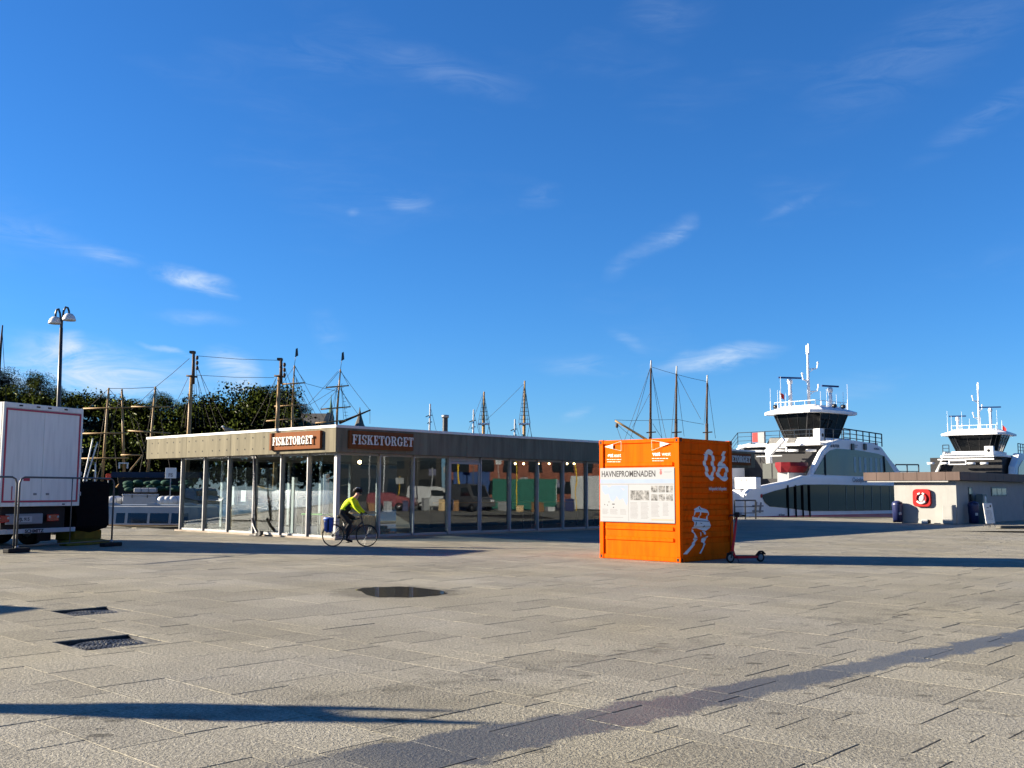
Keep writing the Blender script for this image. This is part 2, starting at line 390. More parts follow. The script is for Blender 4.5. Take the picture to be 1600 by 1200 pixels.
QUAY = [(-300, -120), (300, -120), (300, 68), (4.8, 68), (-16.6, 44.7), (-300, 44.7)]
mb = MB(); mb.prism(QUAY, -3.0, -0.066, 'Z')
M['joint'] = mat('joint_sand', (.05, .045, .038), .95, var=.3, scale=20)
plaza = mb.build('plaza', M['joint'], kind='structure', label='pale granite slab plaza along the harbour')
mb = MB()
for pg in ([(-13.5, 45.5), (300, 45.5), (300, 68), (4.8, 68), (-15.4, 46.0)], [(2.9, 2.2), (31.5, 45.4), (300, 45.4), (300, -120), (2.9, -120)], [(-2.9, 2.2), (-2.9, -120), (-300, -120), (-300, 44.7), (-30.6, 44.6)], [(-2.8, -120), (2.8, -120), (2.8, 2.6), (-2.8, 2.6)]):
    mb.poly([(x, y, -.006) for x, y in pg])
mb.build('outer_paving', M['paving'], plaza)
mb = MB()
edge = QUAY[2:]
for a, b in zip(edge[:-1], edge[1:]):
    A, B = Vector((*a, 0)), Vector((*b, 0)); n = Vector((-(B-A).y, (B-A).x, 0)).normalized()
    mb.bar(A + n * 0.22 + Vector((0,0,-.12)), B + n * 0.22 + Vector((0,0,-.12)), .5, .3)
mb.build('quay_edge', M['conc'], kind='structure')

mw, nt, b = new_mat('harbour_water'); N, L = nt.nodes, nt.links
b.inputs['Base Color'].default_value = (.012, .03, .04, 1); b.inputs['Roughness'].default_value = .08
nz = N.new('ShaderNodeTexNoise'); nz.inputs['Scale'].default_value = 1.3; nz.inputs['Detail'].default_value = 5
g = N.new('ShaderNodeNewGeometry'); L.new(g.outputs['Position'], nz.inputs['Vector'])
bp = N.new('ShaderNodeBump'); bp.inputs['Strength'].default_value = .5; bp.inputs['Distance'].default_value = .25; L.new(nz.outputs[0], bp.inputs['Height']); L.new(bp.outputs[0], b.inputs['Normal'])
mb = MB(); mb.quad((-3000, 30, -1.6), (3000, 30, -1.6), (3000, 4000, -1.6), (-3000, 4000, -1.6)); mb.build('water', mw, kind='structure')

# ---- slabs: strips along v with staggered joints; pieces cut around the two drain frames
MANHOLES = [(4.96, 5.86, 10.74, 11.60), (6.16, 6.98, 13.72, 14.52)]     # u0 u1 v0 v1
random.seed(11)
GU, GV = .0032, .015
slabs = []
KNOWN = [2.85, 3.24, 3.78, 4.12, 4.75, 5.32, 6.10, 6.41, 6.81, 7.34, 7.68, 8.50, 9.37, 10.15, 10.72, 11.57]
WID = [.34, .54, .58, .63, .78, .85]; LEN = [.62, .82, .98, 1.2]
ub = list(KNOWN)
while ub[0] > -4: ub.insert(0, ub[0] - random.choice(WID))
while ub[-1] < 46: ub.append(ub[-1] + random.choice(WID))
for u0, u1 in zip(ub[:-1], ub[1:]):
    vv = -6 + random.random() * 1.2
    while vv < 46:
        l = random.choice(LEN); slabs.append((round(u0, 3), round(u1, 3), vv, vv + l)); vv += l
def in_view(u, v, marg=.66):
    P = GF.w(u, v); return P.y > 2.6 and abs(P.x) < P.y * marg + 1.0 and P.y < 50
def cut(rects, hole):
    a0, a1, b0, b1 = hole; out = []
    for (u0, u1, v0, v1) in rects:
        if u1 <= a0 or u0 >= a1 or v1 <= b0 or v0 >= b1: out.append((u0, u1, v0, v1)); continue
        if u0 < a0: out.append((u0, a0, v0, v1))
        if u1 > a1: out.append((a1, u1, v0, v1))
        c0, c1 = max(u0, a0), min(u1, a1)
        if v0 < b0: out.append((c0, c1, v0, b0))
        if v1 > b1: out.append((c0, c1, b1, v1))
    return [r for r in out if r[1] - r[0] > .05 and r[3] - r[2] > .05]
slabs = [s for s in slabs if in_view((s[0]+s[1])/2, (s[2]+s[3])/2)]
for h in MANHOLES: slabs = cut(slabs, h)
BU0, BV0 = 21.5, 28.2                                                        # pavilion corner in the paving frame
slabs = [s for s in slabs if not (s[0] > BU0 + .3 and s[2] > BV0 + .3)]
def cxy(s): return GF.w((s[0]+s[1])/2, (s[2]+s[3])/2)
def seen(s):
    P = cxy(s); return abs(P.x) < P.y * .505 + .3 and P.y > 5.0
slabs.sort(key=lambda s: (not seen(s), cxy(s).length / math.sqrt((s[1]-s[0])*(s[3]-s[2]))**.3))
def slab_geo(mbx, u0, u1, v0, v1, z=0.0, tx=0.0, ty=0.0, c=.0012):
    a0, a1, b0, b1 = u0 + GU/2, u1 - GU/2, v0 + GV/2, v1 - GV/2
    cu, cv = (u0+u1)/2, (v0+v1)/2
    def p(x, y, h): return (x, y, z + h + (x-cu)*tx + (y-cv)*ty)
    vs = [p(a0,b0,-.06),p(a1,b0,-.06),p(a1,b1,-.06),p(a0,b1,-.06), p(a0,b0,-c),p(a1,b0,-c),p(a1,b1,-c),p(a0,b1,-c),
          p(a0+c,b0+c,0),p(a1-c,b0+c,0),p(a1-c,b1-c,0),p(a0+c,b1-c,0)]
    fs = [(8,9,10,11)]
    for k in range(4):
        j = (k+1) % 4; fs += [(k, j, 4+j, 4+k), (4+k, 4+j, 8+j, 8+k)]
    mbx._add(vs, fs)
cache = {}
nind = 0; rest = MB()
for s in slabs:
    w, l = round(s[1]-s[0], 3), round(s[3]-s[2], 3)
    dz = random.uniform(-.0022, .0018); tx = random.uniform(-.002, .002); ty = random.uniform(-.002, .002)
    if nind < 300 and seen(s):
        if (w, l) not in cache:
            t = MB(); slab_geo(t, -w/2, w/2, -l/2, l/2); me = t.mesh('paving_slab'); me.materials.append(M['paving']); cache[(w, l)] = me
        o = link('paving_slab', cache[(w, l)], plaza, cxy(s) + Vector((0, 0, dz)), (ty, -tx, GR)); nind += 1
    else:
        slab_geo(rest, *s, z=dz, tx=tx, ty=ty)
rest.build('paving_slabs', M['paving'], plaza, rot=(0, 0, GR), kind='stuff')

# ---- drain covers
M['iron'] = mat('cast_iron', (.035, .036, .04), .5, .6, var=.3, scale=20)
def drain(name, rect, label):
    u0, u1, v0, v1 = rect; cu, cv = (u0+u1)/2, (v0+v1)/2; w, l = u1-u0, v1-v0
    t = empty(name, GF.w(cu, cv), GR, label, 'drain cover', 'drain covers in the paving')
    f = MB(); k = .018
    for a in (-1, 1):
        f.box(a*(w/2-.006), a*(w/2-.006-k), -l/2+.004, l/2-.004, -.060, -.006)
        f.box(-w/2+.006+k, w/2-.006-k, a*(l/2-.004), a*(l/2-.004-k), -.060, -.006)
    f.build('frame', M['iron'], t)
    p = MB(); p.box(-w/2+.03, w/2-.03, -l/2+.03, l/2-.03, -.060, -.046); p.build('tray', M['iron'], t)
    c = MB(); c2 = MB(); rr = min(w, l)/2 - .05
    c.lathe([(0, -.036), (rr, -.036), (rr, -.0455)], 40)
    for i in range(1, 7):
        r0 = rr * i / 7.0
        n = max(8, int(i * 7)); 
        for j in range(n):
            a0 = 2*math.pi*j/n + i*.3; a1 = a0 + 2*math.pi/n*.66
            pts = [(r0*math.cos(a), r0*math.sin(a)) for a in (a0, (a0+a1)/2, a1)] + [((r0+.03)*math.cos(a), (r0+.03)*math.sin(a)) for a in (a1, (a0+a1)/2, a0)]
            c2.prism(pts, -.0365, -.024, 'Z')
    cv_ = c.build('cover', M['iron'], t); c2.build('raised_pattern', mat('worn_iron', (.06,.062,.066), .5, .5, var=.2), cv_, kind='stuff')
    # ribs filling the square corners of the tray
    for a in (-1, 1):
        for b2 in (-1, 1):
            for i in range(3):
                q = MB(); d = .05 + i * .05
                q.bar((a*(w/2-.04), b2*(l/2-.04-d), -.041), (a*(w/2-.04-d), b2*(l/2-.04), -.041), .016, .008)
                q.build('corner_rib', M['iron'], t)
    return t
drain('drain_cover', MANHOLES[0], 'round patterned iron drain cover in square frame nearest the camera')
drain('drain_cover', MANHOLES[1], 'smaller-looking iron drain cover farther back, nearer the truck barrier')

# ---- puddle
mp_, nt, b = new_mat('puddle_water'); b.inputs['Base Color'].default_value = (.045, .042, .037, 1); b.inputs['Roughness'].default_value = .03; b.inputs['Specular IOR Level'].default_value = .9
pp = [(550,921.5),(566,918.5),(585,916.8),(605,917.3),(625,916),(645,917),(668,920),(684,921.5),(697,924.5),(690,929),(668,931),(648,933),(622,932.6),(598,933.5),(580,931.5),(570,927)]
mb = MB(); ring = [gnd(x, y, .004) for x, y in pp]; cen = sum(ring, Vector()) / len(ring)
outer = []
for i, p in enumerate(ring):     # smooth the outline a little
    a, b2 = ring[i-1], ring[(i+1) % len(ring)]
    rg = random.uniform(-.06, .06); outer += [p * .75 + (a + b2) * .125, (p + b2) / 2 + (p - cen).normalized() * rg]
for i in range(len(outer)): mb._add([cen, outer[i], outer[(i+1) % len(outer)]], [(0, 1, 2)])
mb.build('puddle', mp_, label='shallow dark puddle mirroring the pavilion on the paving', cat='puddle')
# ================================================================ GLASS PAVILION
PO = GF.w(BU0, BV0); PF = Frame(PO, GR)
pav = empty('glass_pavilion', PO, GR, 'low glass-walled restaurant pavilion with concrete fascia and three steel signs', 'pavilion')
GX, GY, ZB, ZT, OV = 25.5, 10.3, 2.97, 3.80, .36
fx0, fx1, fy0, fy1 = -OV, 27.7, -OV, 12.8
# fascia: four concrete upstands mitred at the corners (built as panels with open joints)
def fascia_panel(p):
    mb = MB(); mb.hexa(p); return mb.build('fascia_panel', M['conc'], pav, bevel=.006)
th = .22
npan = 9; pl = (fx1 - fx0) / npan
for i in range(npan):
    a, b = fx0 + i*pl + (.004 if i else 0), fx0 + (i+1)*pl - .004
    ia = a + (th if i == 0 else 0); ib = b - (th if i == npan-1 else 0)
    fascia_panel([(a,fy0,ZB),(b,fy0,ZB),(ib,fy0+th,ZB),(ia,fy0+th,ZB),(a,fy0,ZT),(b,fy0,ZT),(ib,fy0+th,ZT),(ia,fy0+th,ZT)])
npan2 = 4; pl2 = (fy1 - fy0) / npan2
for i in range(npan2):
    a, b = fy0 + i*pl2 + .004, fy0 + (i+1)*pl2 - (.004 if i < npan2-1 else 0)
    ia = a + (th if i == 0 else 0); ib = b - (th if i == npan2-1 else 0)
    fascia_panel([(fx0,a,ZB),(fx0+th,ia,ZB),(fx0+th,ib,ZB),(fx0,b,ZB),(fx0,a,ZT),(fx0+th,ia,ZT),(fx0+th,ib,ZT),(fx0,b,ZT)])
mb = MB(); mb.box(fx0+.002, fx1, fy1-th, fy1-.003, ZB, ZT); mb.box(fx1-th, fx1-.003, fy0+th+.01, fy1-th-.01, ZB, ZT); mb.build('rear_fascia', M['conc'], pav)
# tie holes
hm = MB(); hm.lathe([(0, 0), (.028, 0), (.034, .004)], 10); tie = hm.mesh('tie_hole'); tie.materials.append(M['black'])
yy = fy0 + .75
k = 0
while yy < fy1 - .4:
    for z in (ZB + .22, ZB + .64):
        link('tie_hole', tie, pav, (fx0 - .001, yy, z), (0, -math.pi/2, 0))
    yy += .52 if k % 3 else .74; k += 1
# coping
mb = MB()
cz0, cz1, o2 = ZT + .003, ZT + .10, .025
mb.box(fx0-o2, fx1+o2, fy0-o2, fy0+th+.05, cz0, cz1); mb.box(fx0-o2, fx0+th+.05, fy0+th+.052, fy1+o2, cz0, cz1)
mb.box(fx0+th+.052, fx1+o2, fy1-th, fy1+o2, cz0, cz1); mb.box(fx1-th, fx1+o2, fy0+th+.052, fy1-th-.002, cz0, cz1)
mb.build('coping', M['coping'], pav, bevel=.006)
mb = MB(); mb.box(fx0+th+.01, fx1-th-.01, fy0+th+.01, fy1-th-.01, ZB+.50, ZB+.62); mb.build('roof', M['grey'], pav)
M['soffit'] = mat('soffit_board', (.16, .16, .16), .7, var=.1)
mb = MB(); mb.box(fx0+th+.004, fx1-th-.012, fy0+th+.004, fy1-th-.004, ZB+.02, ZB+.06); mb.build('soffit', M['soffit'], pav)
# interior
M['floor'] = mat('interior_floor', (.20, .16, .12), .35, var=.2, scale=2)
M['dark_wall'] = mat('dark_interior', (.03, .03, .032), .7, var=.2)
mb = MB(); mb.box(-.2, GX+.2, -.2, GY+.2, -.02, .06); mb.build('floor_slab', M['floor'], pav)
mb = MB(); mb.box(8.7, 25.2, 6.6, 6.8, .061, ZB+.015); mb.box(8.5, 8.698, 4.6, 6.8, .061, ZB+.015); mb.build('core_wall', M['dark_wall'], pav)
# glazing: posts, sills, heads, panes
LP = [0, 1.58, 3.22, 4.98, 6.75, 8.52, GY]
RP = [0, 1.82, 3.42, 5.20, 6.92, 8.62, 10.30, 11.95, 13.56] + [13.56 + 1.7*i for i in range(1, 7)] + [GX]
pw, pd = .06, .13
H0, H1 = .062, ZB + .018
def post(x, y, along):
    mb = MB()
    if along == 'x': mb.box(x-pw/2, x+pw/2, y-(.11 if y == 0 else .06), y+(.06 if y == 0 else .11), H0, H1)
    else: mb.box(x-(.11 if x == 0 else .06), x+(.06 if x == 0 else .11), y-pw/2, y+pw/2, H0, H1)
    mb.build('mullion', M['alu'], pav, bevel=.004)
for y in LP[1:]: post(0, y, 'y')
for x in RP[1:]: post(x, 0, 'x')
for x in RP: post(x, GY + .0, 'x') if x > 0 else None
for y in LP[1:-1]: post(GX, y, 'y')
mb = MB(); mb.box(-.10, .06, -.10, .06, H0, H1); mb.build('corner_post', M['alu'], pav, bevel=.006)
def rail(x0, x1, y0, y1, z0, z1, name): 
    mb = MB(); mb.box(x0, x1, y0, y1, z0, z1); mb.build(name, M['alu'], pav, bevel=.003)
def pane(x0, x1, y0, y1, z0, z1):
    mb = MB(); mb.box(x0, x1, y0, y1, z0, z1); mb.build('window_pane', M['glass'], pav)
def bay_x(x0, x1, y):
    a, b = x0 + pw/2 + .001, x1 - pw/2 - .001
    rail(a, b, y-.05, y+.05, H0, H0+.07, 'sill'); rail(a, b, y-.05, y+.05, H1-.09, H1-.002, 'head_rail')
    dyaw = random.uniform(-.004, .004)
    mb = MB(); mb.hexa([(a, y-.006-dyaw, H0+.072), (b, y-.006+dyaw, H0+.072), (b, y+.006+dyaw, H0+.072), (a, y+.006-dyaw, H0+.072),
                        (a, y-.006-dyaw, H1-.092), (b, y-.006+dyaw, H1-.092), (b, y+.006+dyaw, H1-.092), (a, y+.006-dyaw, H1-.092)])
    mb.build('window_pane', M['glass'], pav)
def bay_y(y0, y1, x):
    a, b = y0 + pw/2 + .001, y1 - pw/2 - .001
    rail(x-.05, x+.05, a, b, H0, H0+.07, 'sill'); rail(x-.05, x+.05, a, b, H1-.09, H1-.002, 'head_rail')
    d = random.uniform(-.004, .004)
    mb = MB(); mb.hexa([(x-.006-d, a, H0+.072), (x+.006-d, a, H0+.072), (x+.006+d, b, H0+.072), (x-.006+d, b, H0+.072),
                        (x-.006-d, a, H1-.092), (x+.006-d, a, H1-.092), (x+.006+d, b, H1-.092), (x-.006+d, b, H1-.092)])
    mb.build('window_pane', M['glass'], pav)
random.seed(3)
for a, b in zip(LP[:-1], LP[1:]):
    bay_y(a + (.03 if a == 0 else 0), b, 0)
    bay_y(a, b, GX) if a > 0 else None
for i, (a, b) in enumerate(zip(RP[:-1], RP[1:])):
    if i == 3:     # the door bay
        d = MB(); e0, e1 = a + pw/2 + .004, b - pw/2 - .004; zt = H1 - .20
        d.box(e0, e0+.09, -.085, -.035, H0, zt); d.box(e1-.09, e1, -.085, -.035, H0, zt); d.box(e0+.092, e1-.092, -.085, -.035, H0, H0+.10); d.box(e0+.092, e1-.092, -.085, -.035, zt-.09, zt)
        door = d.build('door', M['alu'], pav, bevel=.004)
        g = MB(); g.box(e0+.092, e1-.092, -.066, -.054, H0+.102, zt-.092); g.build('door_pane', M['glass'], door)
        h = MB(); h.tube([(e0+.14, -.09, .95), (e0+.14, -.14, .95), (e0+.14, -.14, 1.35), (e0+.14, -.09, 1.35)], .014, 8); h.build('handle', M['alu'], door)
        rail(e0, e1, -.05, .05, zt+.01, H1-.002, 'head_rail')
    else: bay_x(a + (.03 if a == 0 else 0), b, 0)
    bay_x(a, b, GY)

# signs ---------------------------------------------------------------
def glyph(ch):
    """slab-serif capitals as strokes in a unit cell (height 1); returns width and list of polygons"""
    s, t, h = .17, .085, 1.0
    P = []
    def r(x0, x1, y0, y1): P.append([(x0,y0),(x1,y0),(x1,y1),(x0,y1)])
    def arc(cx, cy, rx, ry, a0, a1, wd, wv, n=12):
        for i in range(n):
            q = []
            for a, k in ((a0+(a1-a0)*i/n, 1), (a0+(a1-a0)*(i+1)/n, 1), (a0+(a1-a0)*(i+1)/n, 0), (a0+(a1-a0)*i/n, 0)):
                a = R(a); q.append((cx + (rx if k else rx-wd)*math.cos(a), cy + (ry if k else ry-wv)*math.sin(a)))
            P.append(q)
    if ch == 'I': r(.09,.09+s,0,h); r(0,.35,0,t); r(0,.35,h-t,h); return .35, P
    if ch == 'T': r(.26,.26+s,0,h); r(.16,.53,0,t); r(0,.69,h-t,h); r(0,t,h-.3,h); r(.69-t,.69,h-.3,h); return .69, P
    if ch in 'FE':
        r(.09,.09+s,0,h); r(0,.6,h-t,h); r(.6-t,.6,h-.28,h); r(.2,.46,.47,.47+t); r(.46-.06,.46,.38,.64)
        if ch == 'E': r(0,.62,0,t); r(.62-t,.62,0,.28)
        else: r(0,.38,0,t)
        return .62, P
    if ch == 'K':
        r(.09,.09+s,0,h); r(0,.36,0,t); r(0,.36,h-t,h)
        P.append([(.24,.44),(.56,.96),(.66,.96),(.34,.44)]); P.append([(.34,.56),(.52,.56),(.74,.04),(.54,.04)]); r(.46,.78,0,t); r(.48,.74,h-t,h); return .78, P
    if ch == 'O': arc(.36,.5,.36,.52,0,360,s,.09,20); return .72, P
    if ch == 'G': arc(.36,.5,.36,.52,40,330,s,.09,18); r(.5,.66,.05,.42); r(.42,.76,.38,.38+t); r(.58,.66,.62,.9); return .74, P
    if ch == 'S':
        arc(.29,.74,.27,.28,20,270,.15,.09,12); arc(.29,.25,.29,.27,-160,90,.15,.09,12); r(.5,.57,.66,.98); r(0,.07,.02,.34); return .58, P
    if ch == 'R':
        r(.09,.09+s,0,h); r(0,.38,0,t); r(0,.42,h-t,h); arc(.40,.75,.28,.25,-90,90,.16,.085,10); r(.2,.42,.5,.5+t)
        P.append([(.34,.5),(.5,.54),(.72,.04),(.54,.04)]); r(.5,.78,0,t); return .76, P
    return .4, P
M['letter'] = mat('white_letter', (.62, .60, .56), .5, var=.04)
def fish_sign(org, right, normal, w, hgt, text_h, standoff=.09, dep=.10):
    r, nrm, up = Vector(right), Vector(normal), Vector((0, 0, 1)); o = Vector(org)
    mb = MB(); a = o - r*w/2 - up*hgt/2 + nrm*.012
    mb.hexa([a, a+r*w, a+r*w+nrm*dep, a+nrm*dep, a+up*hgt, a+r*w+up*hgt, a+r*w+nrm*dep+up*hgt, a+nrm*dep+up*hgt])
    sb = mb.build('sign_board', M['rust'], pav, bevel=.004)
    word = 'FISKETORGET'; gl = [glyph(c) for c in word]; tot = sum(g[0] for g in gl) + .13 * (len(gl) - 1)
    sc_ = text_h; x = -tot * sc_ / 2
    for wd, polys in gl:
        lt = MB()
        for k, p in enumerate(polys):
            e = .0004 * k
            fr = [o + r*(x + q[0]*sc_) + up*((q[1]-.5)*sc_) + nrm*(.012+dep+standoff+.03+e) for q in p]
            bk = [q - nrm*(.03+2*e) for q in fr]; n = len(p)
            lt._add(bk + fr, [tuple(range(n-1,-1,-1)), tuple(range(n, 2*n))] + [(i, (i+1) % n, n+(i+1) % n, n+i) for i in range(n)])
        lt.build('letter', M['letter'], sb)
        x += (wd + .13) * sc_
    return sb
def sgn(p0, p1, axis, val):      # sign rectangle from two photo points
    a, b = PF.px(*p0, axis, val), PF.px(*p1, axis, val); return a, b
a, b = PF.px(425, 690, 'x', fx0), PF.px(504, 690, 'x', fx0)
fish_sign((fx0, (a.y+b.y)/2, ZB+.45), (0, -1, 0), (-1, 0, 0), abs(a.y-b.y), .62, .285, .05)
a, b = PF.px(543, 690, 'y', fy0), PF.px(643, 690, 'y', fy0)
fish_sign(((a.x+b.x)/2, fy0, ZB+.45), (1, 0, 0), (0, -1, 0), abs(a.x-b.x), .62, .325, .05)
fish_sign((25.5, fy0, ZB+.42), (1, 0, 0), (0, -1, 0), 3.2, .62, .33, .05)

# roof pieces ---------------------------------------------------------
c = PF.px(695.5, 672, 'y', 2.0)
t = empty('roof_flue', PF.w(c.x, 2.0, ZB+.62), GR, 'dark round flue pipe with a cap on the pavilion roof', 'flue')
mb = MB(); mb.lathe([(.11, 0), (.11, 1.05)], 14); mb.build('pipe', M['black_metal'], t)
mb = MB(); mb.lathe([(0, 1.18), (.15, 1.16), (.15, 1.05), (.10, 1.05)], 14); mb.build('cap', M['steel'], t)
mb = MB(); c = PF.px(600, 667, 'y', 4.0); mb.box(c.x-1.0, c.x+1.2, 4, 6, 0, .46+.0); mb.build('rooflight', M['grey'], label='low dark rooflight box on the pavilion roof near its corner', cat='rooflight', loc=PF.w(0, 0, ZB+.622), rot=(0, 0, GR), bevel=.03)
# gull on the roof edge
c = PF.px(356, 672, 'x', .2)
g = empty('gull', PF.w(.2, c.y, ZT + .1), R(200), 'brown and white gull resting on the pavilion roof edge', 'gull')
M['feather'] = mat('brown_feather', (.28, .22, .16), .8, var=.3, scale=30)
mb = MB(); mb.tube([(-.26,0,.12),(-.16,0,.13),(-.05,0,.135),(.08,0,.15),(.14,0,.2),(.17,0,.235)], [.012,.055,.085,.08,.05,.045], 10); mb.build('body', M['feather'], g)
mb = MB(); mb.ball((.185,0,.255), .05, 10, 8, (1.15,.9,.9)); mb.tube([(.23,0,.25),(.29,0,.24)], [.014,.005], 6); mb.build('head', M['white'], g)
for s in (-1, 1):
    mb = MB(); mb.tube([(.0, s*.03, .08), (.01, s*.035, 0)], .008, 5); mb.build('leg', M['yellow'], g)

# anchor and chain hanging on the lit face ----------------------------
c = PF.px(396, 712, 'x', -.3); d = PF.px(401, 838, 'x', -.3)
an = empty('anchor', PF.w(-.3, d.y, 0), GR, 'black iron anchor hung on a chain against the lit glass front', 'anchor')
top = c.y - d.y
mb = MB(); mb.tube([(.04, top, ZB-.05), (0, top*.6, 1.5), (-.02, .05, .55)], [.05, .045, .045], 10); mb.prism([(top-.16, ZB-.12), (top+.16, ZB-.12), (top+.02, ZB+.16)], .02, .09, 'X'); mb.build('shank', M['black_metal'], an)
mb = MB()
mb.tube([(-.02, .30, .62), (-.06, .10, .35), (-.10, -.18, .12), (-.12, -.36, .06)], [.05, .055, .06, .05], 10); mb.tube([(-.12,.26,.02),(-.12,-.42,.04)], [.03,.05], 8)
mb.prism([(-.34,.0),(-.50,.07),(-.48,.20),(-.34,.16)], -.18, -.04, 'X'); mb.build('arm', M['black_metal'], an)
for i in range(26):
    z = 2.35 - i * .068; y = top * .5 - .05 + .04 + (i / 26) * (-top*.4)
    ln = MB(); ln.tube([(0, .028*math.cos(a), .05*math.sin(a)) for a in [2*math.pi*j/10 for j in range(10)]], .011, 5, closed=True)
    ln.build('chain_link', M['steel'], an, loc=(-.07, y + .05, z), rot=(0, 0, math.pi/2 * (i % 2)))

# furniture seen through the glass ------------------------------------
def place(x, y, z=.061): return PF.w(x, y, z)
def table(x, y, label, topm, w=1.4, d=.8):
    t = empty('table', place(x, y), GR, label, 'table', 'tables inside the pavilion')
    mb = MB(); mb.box(-w/2, w/2, -d/2, d/2, .72, .76); mb.build('table_top', topm, t, bevel=.005)
    for a in (-1, 1):
        for b2 in (-1, 1):
            mb = MB(); mb.box(a*(w/2-.05)-.025, a*(w/2-.05)+.025, b2*(d/2-.05)-.025, b2*(d/2-.05)+.025, 0, .718); mb.build('leg', M['black_metal'], t)
M['green'] = mat('green_paint', (.10, .34, .06), .5, var=.1)
table(1.3, 2.5, 'small table with bright green top inside the lit pavilion corner', M['green'], .8, 1.6)
table(3.6, 3.2, 'wooden table inside the pavilion behind the cyclist', M['wood'])
table(12.6, 2.6, 'dark table inside the pavilion near the middle of its shaded side', M['black_metal'])
table(17.2, 2.6, 'dark table inside the pavilion towards the orange container', M['black_metal'])
def crate(x, y, label, w=.9, h=.7):
    t = empty('slatted_crate', place(x, y), GR, label, 'crate', 'slatted crates inside the pavilion')
    for s, (ax, ay) in enumerate(((1,0),(-1,0),(0,1),(0,-1))):
        for k in range(5):
            mb = MB(); o = -w/2 + .09 + k*(w-.18)/4
            if ax: mb.box(ax*w/2-.01, ax*w/2+.01, o-.075, o+.075, 0, h)
            else: mb.box(o-.075, o+.075, ay*(w/2-.03)-.01, ay*(w/2-.03)+.01, 0, h)
            mb.build('slat', M['wood'], t)
    mb = MB(); mb.box(-w/2+.02, w/2-.02, -w/2+.05, w/2-.05, .02, h-.08); mb.build('filling', M['black'], t)
crate(.95, 1.1, 'brown slatted crate inside the glass corner behind the rear wheel')
crate(1.9, .95, 'brown slatted crate inside the glass just left of the cyclist')
def barrel(x, y, label):
    t = empty('wicker_basket', place(x, y), 0, label, 'basket', 'baskets inside the pavilion')
    mb = MB(); mb.lathe([(.0,0),(.33,0),(.42,.35),(.44,.62),(.38,.92),(.30,1.02)], 20); mb.build('body', M['wicker'], t)
    for z in (.12, .5, .9):
        mb = MB(); r = .37 if z < .2 else (.447 if z < .6 else .395); mb.tube([(r*math.cos(a), r*math.sin(a), z) for a in [2*math.pi*j/24 for j in range(24)]], .02, 6, closed=True); mb.build('band', M['spar_dark'], t)
M['wicker'] = mat('wicker', (.16, .12, .075), .9, var=.4, scale=25, bump=.6, bscale=50)
barrel(.9, 5.6, 'tall wicker basket inside the lit glass front beside the anchor')
barrel(.9, 7.4, 'tall wicker basket inside the lit glass front, left of the white post')
def wpost(x, y, label, z1=2.0):
    t = empty('white_post', place(x, y), GR, label, 'post', 'white posts inside the pavilion')
    mb = MB(); mb.box(-.08, .08, -.08, .08, .02, z1); mb.build('shaft', M['white'], t, bevel=.006)
    mb = MB(); mb.box(-.13, .13, -.13, .13, 0, .019); mb.build('foot_plate', M['steel'], t)
wpost(1.0, 8.0, 'short white post inside the leftmost panes of the lit front', 1.75)
wpost(1.0, 3.9, 'white post inside the lit front, right of the anchor', 2.1)
wpost(1.0, 1.95, 'white post inside the lit front nearest the glass corner', 2.2)
# counter, shelves and stacked loaves of kindling
t = empty('bar_counter', place(11.2, 5.4), GR, 'long dark bar counter deep inside the pavilion', 'counter')
mb = MB(); mb.box(-2.4, 7.5, -.35, .35, .02, 1.05); mb.build('body', M['dark_wall'], t); mb = MB(); mb.box(-2.5, 7.6, -.42, .42, 1.051, 1.10); mb.build('worktop', M['wood'], t)
M['pine'] = mat('pale_pine', (.55, .40, .22), .7, var=.2, scale=8)
t = empty('log_pile', place(2.75, .75), GR, 'pile of pale split logs on the floor behind the shaded glass', 'log pile')
random.seed(5)
for i in range(11):
    row = 0 if i < 6 else (1 if i < 9 else 2); k = i if row == 0 else (i-6 if row == 1 else i-9)
    mb = MB(); x = -.45 + k*.17 + row*.09; z = .06 + row*.115
    mb.tube([(x, -.28 + random.uniform(-.05,.05), z), (x + random.uniform(-.05,.05), .25, z)], .06, 7); mb.build('log', M['pine'], t)
# pendant bulbs and spots that are switched on
M['bulb'] = mat('warm_bulb', (.9, .8, .6), .4, var=0, emit=((1, .62, .28), 9.0))
def bulb(x, y, z, label, r=.075):
    t = empty('pendant_lamp', PF.w(x, y, z), 0, label, 'lamp', 'lit lamps under the pavilion ceiling')
    mb = MB(); mb.ball((0, 0, 0), r, 12, 8); mb.build('bulb', M['bulb'], t)
    mb = MB(); mb.tube([(0,0,r*.9),(0,0,ZB+.02-z)], .008, 6); mb.lathe([(.03, r*.8), (.03, r*1.5)], 10); mb.build('cord', M['black'], t)
c = PF.px(526, 721.5, 'x', .7); bulb(.7, c.y, c.z, 'warm globe bulb hanging just left of the pavilion corner post', .085)
c = PF.px(562, 722, 'y', 1.6); bulb(c.x, 1.6, c.z, 'warm globe bulb hanging just right of the pavilion corner post', .07)
for i, x in enumerate((805, 818, 841, 858, 886, 897)):
    c = PF.px(x, 724.5, 'y', 2.2)
    bulb(c.x, 2.2, c.z, 'small lit ceiling spot, %s counted from the door' % ('first','second','third','fourth','fifth','sixth')[i], .045)
# notice on the glass
c = PF.px(378, 775, 'x', -.03)
mb = MB(); mb.box(-.002, .002, -.16, .16, -.21, .21); mb.build('paper_notice', M['white'], label='white paper notice stuck inside the glass left of the anchor', cat='notice', loc=PF.w(.03, c.y, c.z), rot=(0, 0, GR))
